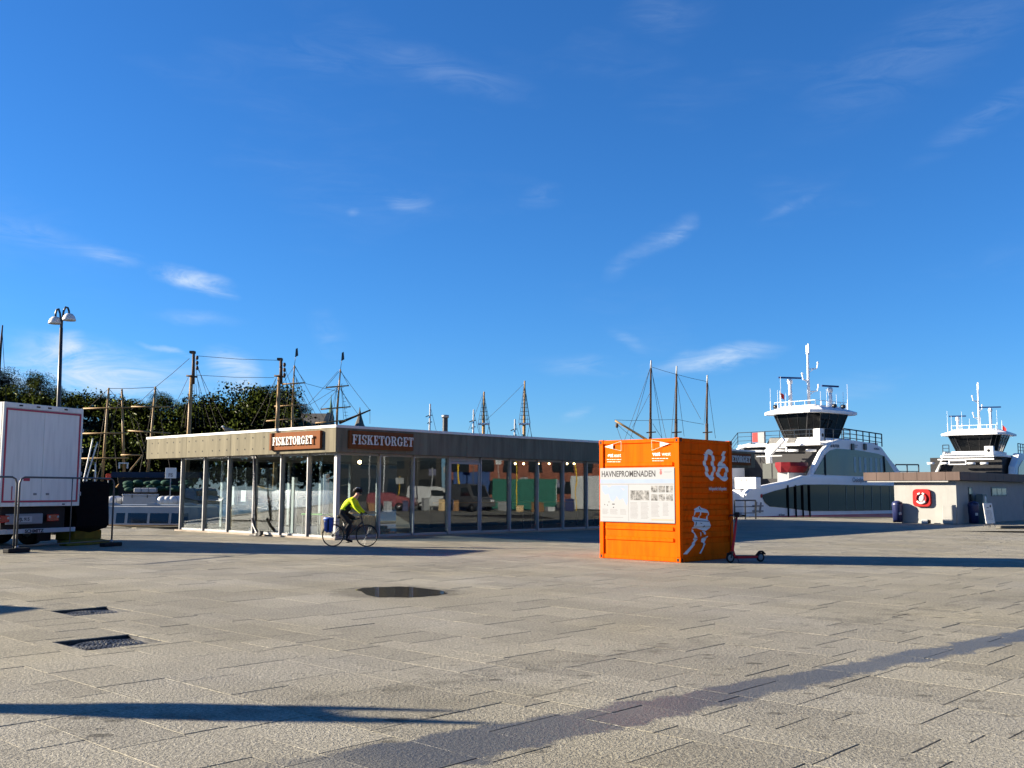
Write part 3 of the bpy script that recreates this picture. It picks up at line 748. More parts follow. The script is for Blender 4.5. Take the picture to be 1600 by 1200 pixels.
# ================================================================ ORANGE CONTAINER
CO = Vector((4.034, 24.467, 0)); CF = Frame(CO, GR); CW, CL, CH = 2.45, 2.45, 2.99     # CW along y (front), CL along x (side)
M['orange'] = mat('orange_paint', (.72, .092, .0008), .6, spec=.02, var=.08, scale=2.5, bump=.03, bscale=12)
def worn_paint(m, chip=(.16, .05, .02), thr=.66, streak=.72):
    nt = m.node_tree; N, L = nt.nodes, nt.links; b = N['Principled BSDF']; src = b.inputs['Base Color'].links[0].from_socket
    tc = N.new('ShaderNodeTexCoord'); nz = N.new('ShaderNodeTexNoise'); nz.inputs['Scale'].default_value = 7; nz.inputs['Detail'].default_value = 10; nz.inputs['Roughness'].default_value = .72
    L.new(tc.outputs['Object'], nz.inputs['Vector']); mr = N.new('ShaderNodeMapRange'); mr.inputs[1].default_value = thr; mr.inputs[2].default_value = thr + .03; L.new(nz.outputs[0], mr.inputs[0])
    mp = N.new('ShaderNodeMapping'); mp.inputs['Scale'].default_value = (5, 5, .5); L.new(tc.outputs['Object'], mp.inputs[0]); n2 = N.new('ShaderNodeTexNoise'); n2.inputs['Scale'].default_value = 1.6; n2.inputs['Detail'].default_value = 6; L.new(mp.outputs[0], n2.inputs['Vector'])
    m2 = N.new('ShaderNodeMapRange'); m2.inputs[1].default_value = .45; m2.inputs[2].default_value = .75; m2.inputs[3].default_value = 1; m2.inputs[4].default_value = streak; L.new(n2.outputs[0], m2.inputs[0])
    sc_ = N.new('ShaderNodeVectorMath'); sc_.operation = 'SCALE'; L.new(src, sc_.inputs[0]); L.new(m2.outputs[0], sc_.inputs['Scale'])
    mx = N.new('ShaderNodeMix'); mx.data_type = 'RGBA'; L.new(mr.outputs[0], mx.inputs['Factor']); L.new(sc_.outputs[0], mx.inputs[6]); mx.inputs[7].default_value = (*chip, 1); L.new(mx.outputs[2], b.inputs['Base Color'])
worn_paint(M['orange'])
M['orange_print'] = mat('grey_white_paint', (.62, .62, .63), .55, var=.05, scale=4)
cont = empty('orange_container', CO, GR, 'orange steel information container with white 06 and harbour board', 'container')
fb = .012
mb = MB(); mb.box(.09, CL-.09, .09, CW-.09, .10, .16); mb.build('floor', M['orange'], cont)
mb = MB(); mb.box(.08, CL-.08, .08, CW-.08, CH-.09, CH-.05); mb.build('roof', M['orange'], cont)
for x in (0, CL-.14):
    for y in (0, CW-.14):
        mb = MB(); mb.box(x+.006, x+.134, y+.006, y+.134, .122, CH-.124); mb.build('corner_post', M['orange'], cont, bevel=.012)
        for z in (0, CH-.12):
            c = MB(); c.box(x, x+.15 if x == 0 else x+.14, y, y+.15 if y == 0 else y+.14, z, z+.12)
            cc = c.build('corner_casting', M['orange'], cont, bevel=.01)
            h = MB()
            ox = x - .002 if x == 0 else x + .142; oy = y - .002 if y == 0 else y + .142
            h.box(ox-.001, ox+.001, y+.045, y+.105, z+.022, z+.098); h.build('lock_hole', M['black'], cc)
            h = MB(); h.box(x+.045, x+.105, oy-.001, oy+.001, z+.022, z+.098); h.build('lock_hole', M['black'], cc)
for z0, z1 in ((.008, .112), (CH-.104, CH-.012)):
    for (x0, x1, y0, y1) in ((.012, .10, .152, CW-.142), (CL-.10, CL-.012, .152, CW-.142), (.152, CL-.142, .012, .10), (.152, CL-.142, CW-.10, CW-.012)):
        mb = MB(); mb.box(x0, x1, y0, y1, z0, z1); mb.build('rail', M['orange'], cont, bevel=.008)
# corrugated sides: horizontal trapezoid ribs; depth as a function of height
ZC0, ZC1, PER = .113, CH-.105, .272
def corr(z, deep=.04):
    t = ((z - .30) % PER) / PER
    if z < .34 or z > CH - .32: return 0.0
    if t < .40: return 0.0
    if t < .52: return deep * (t - .40) / .12
    if t < .86: return deep
    return deep * (1 - (t - .86) / .14)
BREAKS = sorted({round(.30 + PER*k + PER*f, 4) for k in range(0, 11) for f in (0, .40, .52, .86, 1.0)})
BREAKS = [z for z in BREAKS if ZC0 < z < ZC1]
def corr_wall(fn):
    mb = MB(); zs = [ZC0] + BREAKS + [ZC1]
    zs2 = []
    for z in zs: zs2 += [z]
    for a, b in zip(zs2[:-1], zs2[1:]):
        da, db = corr(a + 1e-5), corr(b - 1e-5)
        mb._add([fn(0, da, a), fn(1, da, a), fn(1, db, b), fn(0, db, b)], [(0, 1, 2, 3)])
    return mb
corr_wall(lambda t, d, z: (.135 + t*(CL-.27), .042 + d, z)).build('side_wall', M['orange'], cont)
corr_wall(lambda t, d, z: (.135 + t*(CL-.27), CW-.042 - d, z)).build('side_wall', M['orange'], cont)
corr_wall(lambda t, d, z: (CL-.042 - d, .135 + t*(CW-.27), z)).build('rear_wall', M['orange'], cont)
# front wall: flat sheet with pressed ribs that stop short of the posts
mb = MB(); mb.box(.045, .06, .136, CW-.136, ZC0, ZC1); mb.build('front_wall', M['orange'], cont)
k = 0
z = .52
while z < CH - .5:
    rb = MB(); a0, a1 = .17, CW-.17
    prof = [(z-.055, .0), (z-.035, .030), (z+.035, .030), (z+.055, .0)]
    ys = [a0, a0+.05, a1-.05, a1]
    vs = []
    for i, y in enumerate(ys):
        e = 0 if i in (0, 3) else 1
        for (zz, d) in prof: vs.append((.0445 - d*e, y, z + (zz-z)*(.55 if not e else 1)))
    fs = []
    for i in range(3):
        for j in range(3): fs.append((i*4+j, i*4+j+1, (i+1)*4+j+1, (i+1)*4+j))
    rb._add(vs, fs); rb.build('pressed_rib', M['orange'], cont)
    z += .262
def fpx(x, y, d=0.0): p = CF.px(x, y, 'x', 0.0); return p
# painted marks on the corrugated side: flat shapes cut at the folds and laid on the ribs
def painted(polys, name, m, lift=.004):
    bm = bmesh.new()
    for pl in polys:
        vs = [bm.verts.new((p[0], 0, p[1])) for p in pl]
        try: bm.faces.new(vs)
        except ValueError: pass
    for z in BREAKS + [ZC0 + .05*i for i in range(0)]:
        bmesh.ops.bisect_plane(bm, geom=bm.verts[:] + bm.edges[:] + bm.faces[:], plane_co=(0, 0, z), plane_no=(0, 0, 1), dist=1e-6)
    for v in bm.verts: v.co.y = .042 + corr(v.co.z) - lift
    me = bpy.data.meshes.new(name); bm.to_mesh(me); bm.free(); me.materials.append(m)
    return link(name, me, cont)
def S(x, y): p = CF.px(x, y, 'y', .05); return (p.x, p.z)
def cr(P):    # closed smooth curve through points
    out = []; n = len(P)
    for i in range(n):
        p0, p1, p2, p3 = P[i-1], P[i], P[(i+1) % n], P[(i+2) % n]
        for k in range(4):
            t = k/4; f = lambda a, b, c, d: .5*((2*b)+(-a+c)*t+(2*a-5*b+4*c-d)*t*t+(-a+3*b-3*c+d)*t*t*t)
            out.append((f(p0[0],p1[0],p2[0],p3[0]), f(p0[1],p1[1],p2[1],p3[1])))
    return out
def ringpoly(o, i):
    o, i = cr(o), cr(i); n = len(o); return [[o[k], o[(k+1) % n], i[(k+1) % n], i[k]] for k in range(n)]
# crop coordinates (scale 5.7136 from 930,670)
def K(x, y): return S(926 + x/5.7136, 670 + y/5.7136)
zero_o = [K(1035,182),(K(1072,212)),K(1088,290),K(1092,385),K(1068,462),K(1030,440),K(1000,360),K(992,268),K(1006,205)]
zero_i = [K(1040,228),K(1056,240),K(1062,300),K(1068,370),K(1060,415),K(1042,405),K(1026,350),K(1018,280),K(1026,240)]
painted(ringpoly(zero_o, zero_i), 'numeral', M['orange_print'])
six_o = [K(1160,312),K(1192,318),K(1208,372),K(1205,440),K(1178,468),K(1138,450),K(1108,400),K(1120,345)]
six_i = [K(1160,350),K(1176,352),K(1182,380),K(1180,418),K(1168,428),K(1150,415),K(1136,385),K(1142,360)]
tail = [K(1160,200),K(1186,203),K(1180,255),K(1172,285),K(1164,330),K(1135,345),K(1116,352),K(1126,315),K(1150,265)]
painted(ringpoly(six_o, six_i) + [tail], 'numeral', M['orange_print'], .0045)
text_mesh('infopunkt infopoint', .125, M['orange_print'], cont, (S(1107,765)[0], .036, S(1107,764)[1]-.03), (1,0,0), (0,0,1), .0006, 'LEFT', 'lettering', sx=.86, bold=.002)
# tram figure with long legs
body = [K(905,740),K(915,715),K(945,700),K(960,688),K(975,704),K(1018,718),K(1034,750),K(1036,820),K(1058,882),K(1020,912),K(985,905),K(935,888),K(893,890),K(905,850),K(898,800)]
w1 = [K(916,745),K(956,742),K(950,795),K(905,785)]; w2 = [K(966,745),K(1026,752),K(1020,805),K(962,798)]
painted([[body[0],body[1],body[2],body[3],body[4],body[5],body[6],K(1026,752),K(966,745),K(956,742),K(916,745)],
         [body[0],K(916,745),K(905,785),body[14]], [K(956,742),K(966,745),K(962,798),K(950,795)], [K(1026,752),body[6],body[7],K(1020,805)],
         [body[14],K(905,785),K(950,795),K(962,798),K(1020,805),body[7],body[8],body[9],body[10],body[11],body[12],body[13]]], 'figure_body', M['orange_print'])
painted([[K(892,895),K(908,905),K(912,935),K(925,960),K(935,975),K(915,998),K(902,985),K(905,945),K(893,925)], [K(925,985),K(948,982),K(900,1045),K(840,1120),K(803,1120),K(860,1060)],
         [K(985,910),K(1008,915),K(1006,945),K(990,940)], [K(980,975),K(1026,955),K(1020,985),K(1004,1018),K(976,1012)], [K(990,1016),K(1006,1018),K(985,1070),K(962,1115),K(948,1112),K(978,1060)], [K(958,925),K(966,922),K(966,955),K(960,960)]], 'figure_legs', M['orange_print'])
painted([[K(918,828),K(926,833),K(920,862),K(913,866)], [K(990,862),K(1003,868),K(996,878),K(986,880)], [K(952,838),K(978,842),K(966,848)], [K(905,812),K(1034,826),K(1034,831),K(905,817)], [K(955,695),K(964,700),K(972,722),K(964,722)]], 'figure_features', M['print_black'], .007)
# front marks -------------------------------------------------------------
def FK(x, y): p = CF.px(930 + x/5.7136, 670 + y/5.7136, 'x', .04); return (p.y, p.z)
def front(polys, name, m, xoff=.0415, parent=None):
    mb = MB()
    for pl in polys: mb.poly([(xoff, p[0], p[1]) for p in pl])
    return mb.build(name, m, parent or cont)
def outline(P, w=.011):
    out = []; n = len(P); c = (sum(p[0] for p in P)/n, sum(p[1] for p in P)/n)
    ins = [(p[0] + (c[0]-p[0])*w*3.2, p[1] + (c[1]-p[1])*w*5.5) for p in P]
    return [[P[i], P[(i+1) % n], ins[(i+1) % n], ins[i]] for i in range(n)]
front(outline([FK(92,162),FK(238,110),FK(238,198)]) + [[FK(92,160),FK(164,136),FK(164,180)]], 'arrow_sign', M['letter'], .010)
front(outline([FK(668,132),FK(508,100),FK(512,194)]) + [[FK(668,134),FK(584,117),FK(584,160)]], 'arrow_sign', M['letter'], .0095)
for (s, x, y, sz, bd) in (('øst', 112, 252, .135, .006), ('east', 168, 252, .135, .001), ('vest', 512, 240, .135, .006), ('west', 594, 240, .135, .001)):
    y0, z0 = FK(x, y); text_mesh(s, sz, M['letter'], cont, (.0415, y0, z0), (0,-1,0), (0,0,1), .0005, 'LEFT', 'lettering', bold=bd)
for x0, x1, y in ((104,232,272),(108,228,292),(506,650,262),(510,610,283)):
    mb = MB(); xx = x0
    while xx < x1:
        wd = random.uniform(8, 26); a = FK(xx, y); b = FK(min(xx+wd, x1), y+5)
        mb.quad((.0412,a[0],a[1]),(.0412,b[0],a[1]),(.0412,b[0],b[1]),(.0412,a[0],b[1])); xx += wd + 4
    mb.build('small_print', M['letter'], cont)
# information board
bz0, bz1 = FK(60, 822)[1], FK(60, 352)[1]; by0, by1 = FK(52, 600)[0], FK(714, 600)[0]
mb = MB(); mb.box(.004, .014, by1, by0, bz0, bz1)
M['board'] = mat('board_white', (.275, .285, .30), .6, var=.03)
bd = mb.build('information_board', M['board'], cont, bevel=.002)
mb = MB(); fr = .012
mb.box(-.004, .012, by1-fr, by1-.001, bz0-fr, bz1); mb.box(-.004, .012, by1, by0, bz0-fr, bz0-.001); mb.build('board_frame', M['grey'], bd)
BH, BW = bz1-bz0, by0-by1
def bp(u, v): return (by0 - u*BW, bz1 - v*BH)     # u right, v down in 0..1
def brect(mb, u0, v0, u1, v1, x): 
    a, b = bp(u0, v0), bp(u1, v1); mb.quad((x,a[0],a[1]),(x,b[0],a[1]),(x,b[0],b[1]),(x,a[0],b[1]))
p0 = bp(.02, .165); text_mesh('HAVNEPROMENADEN', .21, M['print_black'], bd, (.0032, p0[0], p0[1]), (0,-1,0), (0,0,1), .0004, 'LEFT', 'lettering', bold=.004, sx=.80)
mb = MB(); brect(mb, .0, .215, 1, .285, .0034); mb.build('blue_band', M['print_blue'], bd)
mb = MB(); brect(mb, .005, .298, .995, .310, .0030); brect(mb, .393, .311, .399, .985, .0030); mb.build('divider', M['print_grey'], bd)
mb = MB(); wp = [(.03,.33),(.385,.33),(.385,.62),(.37,.70),(.32,.56),(.27,.60),(.235,.52),(.19,.63),(.15,.60),(.12,.48),(.07,.50),(.03,.42)]
mb.poly([(.0034, *bp(*p)) for p in wp]); mb.build('map_water', M['print_blue'], bd)
mb = MB(); mb.poly([(.0028, *bp(*p)) for p in ((.10,.33),(.17,.33),(.14,.37),(.11,.36))]); mb.poly([(.0028, *bp(*p)) for p in ((.28,.36),(.35,.40),(.33,.43))]); mb.build('map_island', M['board'], bd)
mb = MB()
for u, v, w in ((.17,.67,.035),(.10,.69,.01),(.18,.73,.015),(.12,.63,.01),(.06,.68,.01)): brect(mb, u, v, u+w, v+.018, .0030)
mb.build('map_marks', M['print_black'], bd)
M['photo_print'] = mat('photo_print', (.16, .16, .16), .5, var=1.0, scale=9)
def ph(u0, v0, u1, v1): mb = MB(); brect(mb, u0, v0, u1, v1, .0034); mb.build('photo', M['photo_print'], bd)
ph(.42, .42, .675, .60)
for j, v in enumerate((.335, .485)):
    for i in range(3): ph(.70 + i*.098, v, .785 + i*.098, v + .12)
mb = MB(); random.seed(9)
for (u0, u1, v0, v1) in ((.03,.12,.77,.88),(.14,.25,.77,.88),(.28,.37,.77,.88),(.03,.38,.92,.94),(.42,.53,.64,.93),(.56,.67,.64,.93),(.70,.81,.64,.90),(.85,.93,.64,.88)):
    v = v0
    while v < v1: brect(mb, u0, v, u0 + (u1-u0)*random.uniform(.8, 1), v + .009, .0034); v += .022
mb.build('body_text', M['print_grey'], bd, kind='stuff')
mb = MB(); brect(mb, .70, .935, .985, .965, .0030); mb.build('red_strip', mat('pale_red_print', (.62, .25, .20), .5, var=0), bd)
c0 = bp(.83, .095); mb = MB()
mb.poly([(.0034, c0[0]+.045*math.cos(a)*.8, c0[1]+.055*math.sin(a)) for a in [2*math.pi*k/16 for k in range(16)]]); mb.poly([(.0032, c0[0]+d, c0[1]+.055+e) for d, e in ((-.03,0),(.03,0),(.035,.035),(.012,.02),(0,.04),(-.012,.02),(-.035,.035))])
mb.build('crest', mat('crest_print', (.28, .10, .10), .5, var=.8, scale=60), bd)
mb = MB(); brect(mb, .87, .075, .97, .082, .0034); brect(mb, .87, .09, .95, .096, .0034); mb.build('small_print', M['print_grey'], bd)

# ================================================================ KICK SCOOTER
s0, s1 = gnd(1141, 879.3), gnd(1182, 880.6); sdir = (s1 - s0).normalized()
sang = math.atan2(sdir.y, sdir.x) + math.pi       # local +x is forward (towards the container)
# the scooter stands at a slant, so its true wheelbase is longer than it looks
SF = Frame(s0, R(205))
sco = empty('electric_scooter', SF.o, SF.rz, 'coral red electric kick scooter parked at the container corner', 'scooter')
M['coral'] = mat('coral_paint', (.36, .016, .026), .5, var=.06, spec=.2)
def wheel(parent, x, r=.115, name='wheel'):
    mb = MB(); mb.lathe([(r-.035,-.022),(r-.008,-.026),(r,-.012),(r,.012),(r-.008,.026),(r-.035,.022)], 28, (0,0,0), 'Y'); w = mb.build(name, M['black'], parent, loc=(x, 0, r))
    mb = MB(); mb.lathe([(0,-.02),(.03,-.022),(r-.036,-.018),(r-.036,.018),(.03,.022),(0,.02)], 20, (0,0,0), 'Y'); mb.build('hub', M['grey'], w)
wheel(sco, 0); wheel(sco, -.90, .11)
mb = MB(); mb.tube([(-.055,0,.20),(-.10,0,.42),(-.165,0,.78),(-.215,0,1.08)], [.032,.032,.027,.024], 12); mb.build('stem', M['coral'], sco)
mb = MB(); mb.bar((0,.045,.115),(-.045,.045,.24),.02,.035); mb.bar((0,-.045,.115),(-.045,-.045,.24),.02,.035); mb.bar((-.045,-.055,.25),(-.045,.055,.25),.05,.04); mb.build('fork', M['black_metal'], sco, bevel=.004)
mb = MB(); mb.lathe([(.128,-.035),(.134,0),(.128,.035)], 12, (0,0,.115), 'Y', R(40), R(130)); mb.build('front_fender', M['black'], sco)
mb = MB(); mb.prism([(-.16,.10),(-.16,.15),(-.10,.30),(-.065,.40),(-.05,.40),(-.07,.22),(-.12,.10)], -.03, .03, 'Y'); mb.build('neck', M['coral'], sco, bevel=.008)
mb = MB(); mb.box(-.78,-.15,-.075,.075,.095,.155); mb.build('deck', M['coral'], sco, bevel=.015, seg=2)
mb = MB(); mb.box(-.76,-.17,-.068,.068,.156,.162); mb.build('grip_mat', M['black'], sco)
mb = MB(); mb.prism([(-.78,.10),(-.78,.16),(-.88,.26),(-.95,.27),(-1.03,.20),(-1.03,.17),(-.95,.235),(-.88,.225)], -.05, .05, 'Y'); mb.build('rear_fender', M['black'], sco, bevel=.006)
mb = MB(); mb.box(-1.034,-1.03,-.03,.03,.175,.195); mb.build('tail_light', M['red'], sco)
mb = MB(); mb.tube([(-.24,-.29,1.12),(-.225,-.1,1.14),(-.22,0,1.12),(-.225,.1,1.14),(-.24,.29,1.12)], .015, 8); mb.build('handlebar', M['black_metal'], sco)
for s in (-1, 1):
    mb = MB(); mb.tube([(-.236,s*.17,1.128),(-.242,s*.30,1.118)], .021, 8); mb.build('grip', M['black'], sco)
    mb = MB(); mb.tube([(-.22,s*.16,1.13),(-.17,s*.20,1.10),(-.18,s*.27,1.09)], .008, 6); mb.build('brake_lever', M['black_metal'], sco)
mb = MB(); mb.box(-.27,-.17,-.055,.055,1.08,1.20); mb.build('control_box', M['black'], sco, bevel=.015)
mb = MB(); mb.tube([(-.15,-.05,1.06),(-.08,-.06,.9),(-.06,-.04,.6),(-.05,-.03,.3)], .007, 6); mb.tube([(-.2,.08,1.1),(-.12,.09,1.02),(-.14,.03,.95)], .007, 6); mb.build('cable', M['black'], sco)
mb = MB(); mb.tube([(-.16,.08,.10),(-.14,.16,.004)], .010, 6); mb.build('kickstand', M['black_metal'], sco)

# ================================================================ CYCLIST
b0 = gnd(519.8, 853.6); b1 = gnd(572.7, 854.0); bd_ = b1 - b0
BFr = Frame(b0, math.atan2(bd_.y, bd_.x)); WB = bd_.length; WR = .335
bike = empty('bicycle', b0, BFr.rz, 'black touring bicycle ridden past the glass pavilion', 'bicycle')
M['bike'] = mat('black_bike_paint', (.015, .015, .017), .3, var=.05)
def bike_wheel(x):
    mb = MB(); mb.tube([(WR*.955*math.cos(a), 0, WR*.955*math.sin(a)) for a in [2*math.pi*k/40 for k in range(40)]], .017, 8, closed=True); w = mb.build('wheel', M['black'], bike, loc=(x, 0, WR*.975))
    mb = MB(); mb.lathe([(WR*.90,-.011),(WR*.93,-.012),(WR*.93,.012),(WR*.90,.011),(WR*.90,-.011)], 40, (0,0,0), 'Y'); mb.build('rim', M['black_metal'], w)
    mb = MB()
    for k in range(24):
        a = 2*math.pi*k/24; a2 = a + (.35 if k % 2 else -.35); mb.tube([(.02*math.cos(a2), .025*(1 if k % 4 < 2 else -1), .02*math.sin(a2)), (WR*.9*math.cos(a), 0, WR*.9*math.sin(a))], .0022, 4)
    mb.build('spokes', M['steel'], w, kind='stuff')
    mb = MB(); mb.lathe([(0,-.05),(.022,-.05),(.018,0),(.022,.05),(0,.05)], 10, (0,0,0), 'Y'); mb.build('hub', M['black_metal'], w)
bike_wheel(0); bike_wheel(WB)
HZ = WR*.975; BBx, BBz = .44, .285
mb = MB(); T = mb.tube
T([(BBx,0,BBz),(.30,0,.76)], .017, 8); T([(.32,0,.70),(.86,0,.86)], .016, 8); T([(BBx,0,BBz),(.89,0,.74)], .020, 8); T([(.85,0,.90),(.905,0,.70)], .021, 8)
for s in (-1, 1):
    T([(0,s*.06,HZ),(BBx,s*.03,BBz)], .010, 6); T([(0,s*.06,HZ),(.31,s*.02,.72)], .009, 6); T([(.905,s*.035,.70),(.94,s*.045,.60),(WB,s*.05,HZ)], [.014,.013,.010], 6)
mb.build('frame', M['bike'], bike)
mb = MB(); mb.tube([(.30,0,.74),(.26,0,.87)], .013, 8); mb.tube([(.12,0,.885),(.2,0,.89),(.30,0,.885),(.38,0,.88)], [.055,.06,.03,.018], 10); mb.build('saddle', M['black'], bike)
mb = MB(); mb.tube([(.85,0,.90),(.84,0,.96),(.91,0,.985)], .014, 8); mb.tube([(.93,-.28,.975),(.92,-.12,.985),(.91,0,.985),(.92,.12,.985),(.93,.28,.975)], .013, 8); mb.build('handlebar', M['black_metal'], bike)
mb = MB(); mb.lathe([(.075,-.062),(.095,-.062),(.095,-.056),(.075,-.056),(.075,-.062)], 24, (BBx,0,BBz), 'Y'); mb.tube([(BBx,-.07,BBz),(BBx+.05,-.075,BBz-.165)], .011, 6); mb.tube([(BBx,.07,BBz),(BBx-.05,.075,BBz+.165)], .011, 6)
mb.tube([(BBx,-.059,BBz+.085),(0,-.059,HZ+.035)], .005, 4); mb.tube([(BBx,-.059,BBz-.085),(0,-.059,HZ-.035)], .005, 4); mb.lathe([(0,-.06),(.04,-.06),(.04,-.055),(0,-.055)], 14, (0,0,HZ), 'Y'); mb.build('crankset', M['black_metal'], bike)
for (x, y, z) in ((BBx+.05,-.12,BBz-.165), (BBx-.05,.12,BBz+.165)):
    mb = MB(); mb.box(x-.045, x+.045, y-.04, y+.04, z-.01, z+.01); mb.build('pedal', M['black'], bike)
mb = MB(); mb.tube([(.28,.05,.73),(-.12,.06,.74),(-.13,-.06,.74),(.28,-.05,.73)], .007, 6); mb.tube([(0,.07,HZ),(-.05,.065,.74)], .006, 5); mb.tube([(0,-.07,HZ),(-.05,-.065,.74)], .006, 5); mb.build('rack', M['black_metal'], bike)
mb = MB(); mb.lathe([(WR+.012,-.02),(WR+.02,0),(WR+.012,.02)], 20, (0,0,HZ), 'Y', R(60), R(170)); mb.build('mudguard', M['black'], bike)
M['blue_bag'] = mat('blue_tarpaulin', (.02, .07, .30), .4, var=.2, scale=8)
bag = empty('pannier_bag', BFr.w(-.10, -.13, .42), BFr.rz, 'blue roll-top pannier bag hung over the rear wheel', 'bag')
mb = MB(); mb.hexa([(-.12,-.07,0),(.12,-.07,0),(.12,.06,0),(-.12,.06,0),(-.15,-.09,.40),(.15,-.09,.40),(.15,.06,.40),(-.15,.06,.40)]); mb.build('body', M['blue_bag'], bag, bevel=.035, seg=3)
mb = MB(); mb.tube([(-.15,-.02,.41),(.15,-.02,.41)], .045, 10); mb.build('roll_top', M['blue_bag'], bag)
mb = MB(); mb.box(-.02,.02,-.098,-.088,.05,.40); mb.build('strap', M['black'], bag); mb = MB(); mb.ball((-.09,-.088,.33), .03, 10, 6, (1,.25,1)); mb.build('reflector', M['lgrey'], bag)
# rider: one continuous skinned surface
M['hivis'] = mat('lime_jacket', (.50, .62, .01), .6, var=.1, scale=8, bump=.3, bscale=14)
M['dark_cloth'] = mat('black_cycling_cloth', (.02, .02, .02), .7, var=.2, scale=10)
def rider():
    V = []; E = []; RD = []; G = []
    def v(p, r, g, parent=None):
        V.append(p); RD.append(r); G.append(g); i = len(V) - 1
        if parent is not None: E.append((parent, i))
        return i
    pel = v((.27,0,1.00), (.13,.15), 'pants')
    wst = v((.36,0,1.13), (.13,.165), 'jacket', pel)
    chs = v((.51,0,1.30), (.145,.19), 'jacket', wst)
    upc = v((.61,0,1.395), (.115,.15), 'jacket', chs)
    nk = v((.67,0,1.475), (.058,.058), 'skin', upc)
    hd = v((.735,0,1.555), (.085,.075), 'skin', nk)
    tp = v((.745,0,1.635), (.07,.07), 'skin', hd)
    for s in (-1, 1):
        sh = v((.62,s*.19,1.375), (.075,.075), 'jacket', upc)
        el = v((.72,s*.25,1.17), (.062,.062), 'jacket', sh)
        wr = v((.875,s*.265,1.03), (.044,.044), 'jacket', el)
        hn = v((.925,s*.265,.995), (.042,.035), 'glove', wr)
        hip = v((.28,s*.10,.965), (.10,.10), 'pants', pel)
        if s == -1: kn, an, to = (.56,-.125,.70), (.455,-.12,.265), (.64,-.12,.145)
        else: kn, an, to = (.62,.125,.845), (.375,.12,.53), (.52,.12,.455)
        th = v(tuple((a+b)/2 for a, b in zip((.28,s*.10,.965), kn)), (.098,.095), 'pants', hip)
        k = v(kn, (.062,.062), 'pants', th)
        cf = v(tuple(a*.6+b*.4 for a, b in zip(kn, an)), (.060,.058), 'pants', k)
        a = v(an, (.040,.040), 'pants', cf)
        he = v((an[0]-.02, an[1], an[2]-.06), (.042,.04), 'shoe', a)
        t = v(to, (.032,.045), 'shoe', he)
    me = bpy.data.meshes.new('person'); me.from_pydata(V, E, [])
    ob = bpy.data.objects.new('person', me); C.objects.link(ob)
    md = ob.modifiers.new('skin', 'SKIN'); md.use_smooth_shade = True
    for i, sv in enumerate(me.skin_vertices[0].data): sv.radius = RD[i]; sv.use_root = (i == 0)
    sb = ob.modifiers.new('sub', 'SUBSURF'); sb.levels = 2; sb.render_levels = 2
    dg = bpy.context.evaluated_depsgraph_get(); me2 = bpy.data.meshes.new_from_object(ob.evaluated_get(dg))
    bpy.data.objects.remove(ob)
    me2.materials.clear()
    mats = ['jacket', 'pants', 'skin', 'glove', 'shoe', 'panel']
    for m in (M['hivis'], M['dark_cloth'], M['skin'], M['black'], M['black'], M['dark_cloth']): me2.materials.append(m)
    segs = [(Vector(V[a]), Vector(V[b]), G[a], G[b]) for a, b in E]
    for p in me2.polygons:
        c = p.center; best = (9, 'pants')
        for a, b, ga, gb in segs:
            d = b - a; t = max(0, min(1, (c-a).dot(d)/d.length_squared)); q = (c - (a + d*t)).length
            if q < best[0]: best = (q, ga if t < .5 else gb, a, t)
        g = best[1]
        if g == 'jacket' and abs(c.y) < .22 and c.z < 1.42 and c.x > .30:      # black side and belly panel below the spine line
            spine = 1.0 + (c.x - .27) * 1.28
            if c.z < spine - .02 and c.x < .56: g = 'panel'
        p.material_index = mats.index(g); p.use_smooth = True
    per = link('person', me2, None, b0, (0, 0, BFr.rz), 'person in lime yellow jacket and black tights riding a bicycle', 'person')
    return per
per = rider()
mb = MB(); mb.tube([(.60,0,1.62),(.66,0,1.685),(.75,0,1.705),(.83,0,1.675),(.86,0,1.63)], [.04,.078,.086,.074,.03], 14); mb.build('helmet', M['black'], per)
for k in range(3):
    mb = MB(); y = (-.05, 0, .05)[k]; mb.tube([(.62,y,1.685),(.70,y*1.2,1.775 - abs(y)*.3),(.79,y*1.1,1.768 - abs(y)*.3),(.85,y*.8,1.70)], .010, 5); mb.build('helmet_rib', M['lgrey'], per)
mb = MB(); mb.box(.80,.835,-.06,.06,1.575,1.60); mb.build('glasses', M['dark_glass'], per, bevel=.006)
mb = MB(); mb.tube([(.81,0,1.575),(.835,0,1.545),(.822,0,1.53)], [.010,.016,.008], 8); mb.build('nose', M['skin'], per)
for s in (-1, 1):
    mb = MB(); mb.ball((.73,s*.078,1.565), .024, 8, 6, (.8,.4,1.2)); mb.build('ear', M['skin'], per)
    for f in range(5):     # gloved fingers curled round the bar grip
        mb = MB(); y = s*(.235 + f*.018)
        if f == 0: mb.tube([(.90,s*.235,.985),(.925,s*.222,.965),(.945,s*.225,.955)], [.012,.011,.009], 6)
        else: mb.tube([(.93,y,1.018),(.955,y,1.005),(.958,y,.975),(.94,y,.958),(.922,y,.962)], [.012,.011,.010,.009,.008], 6)
        mb.build('finger', M['black'], per)
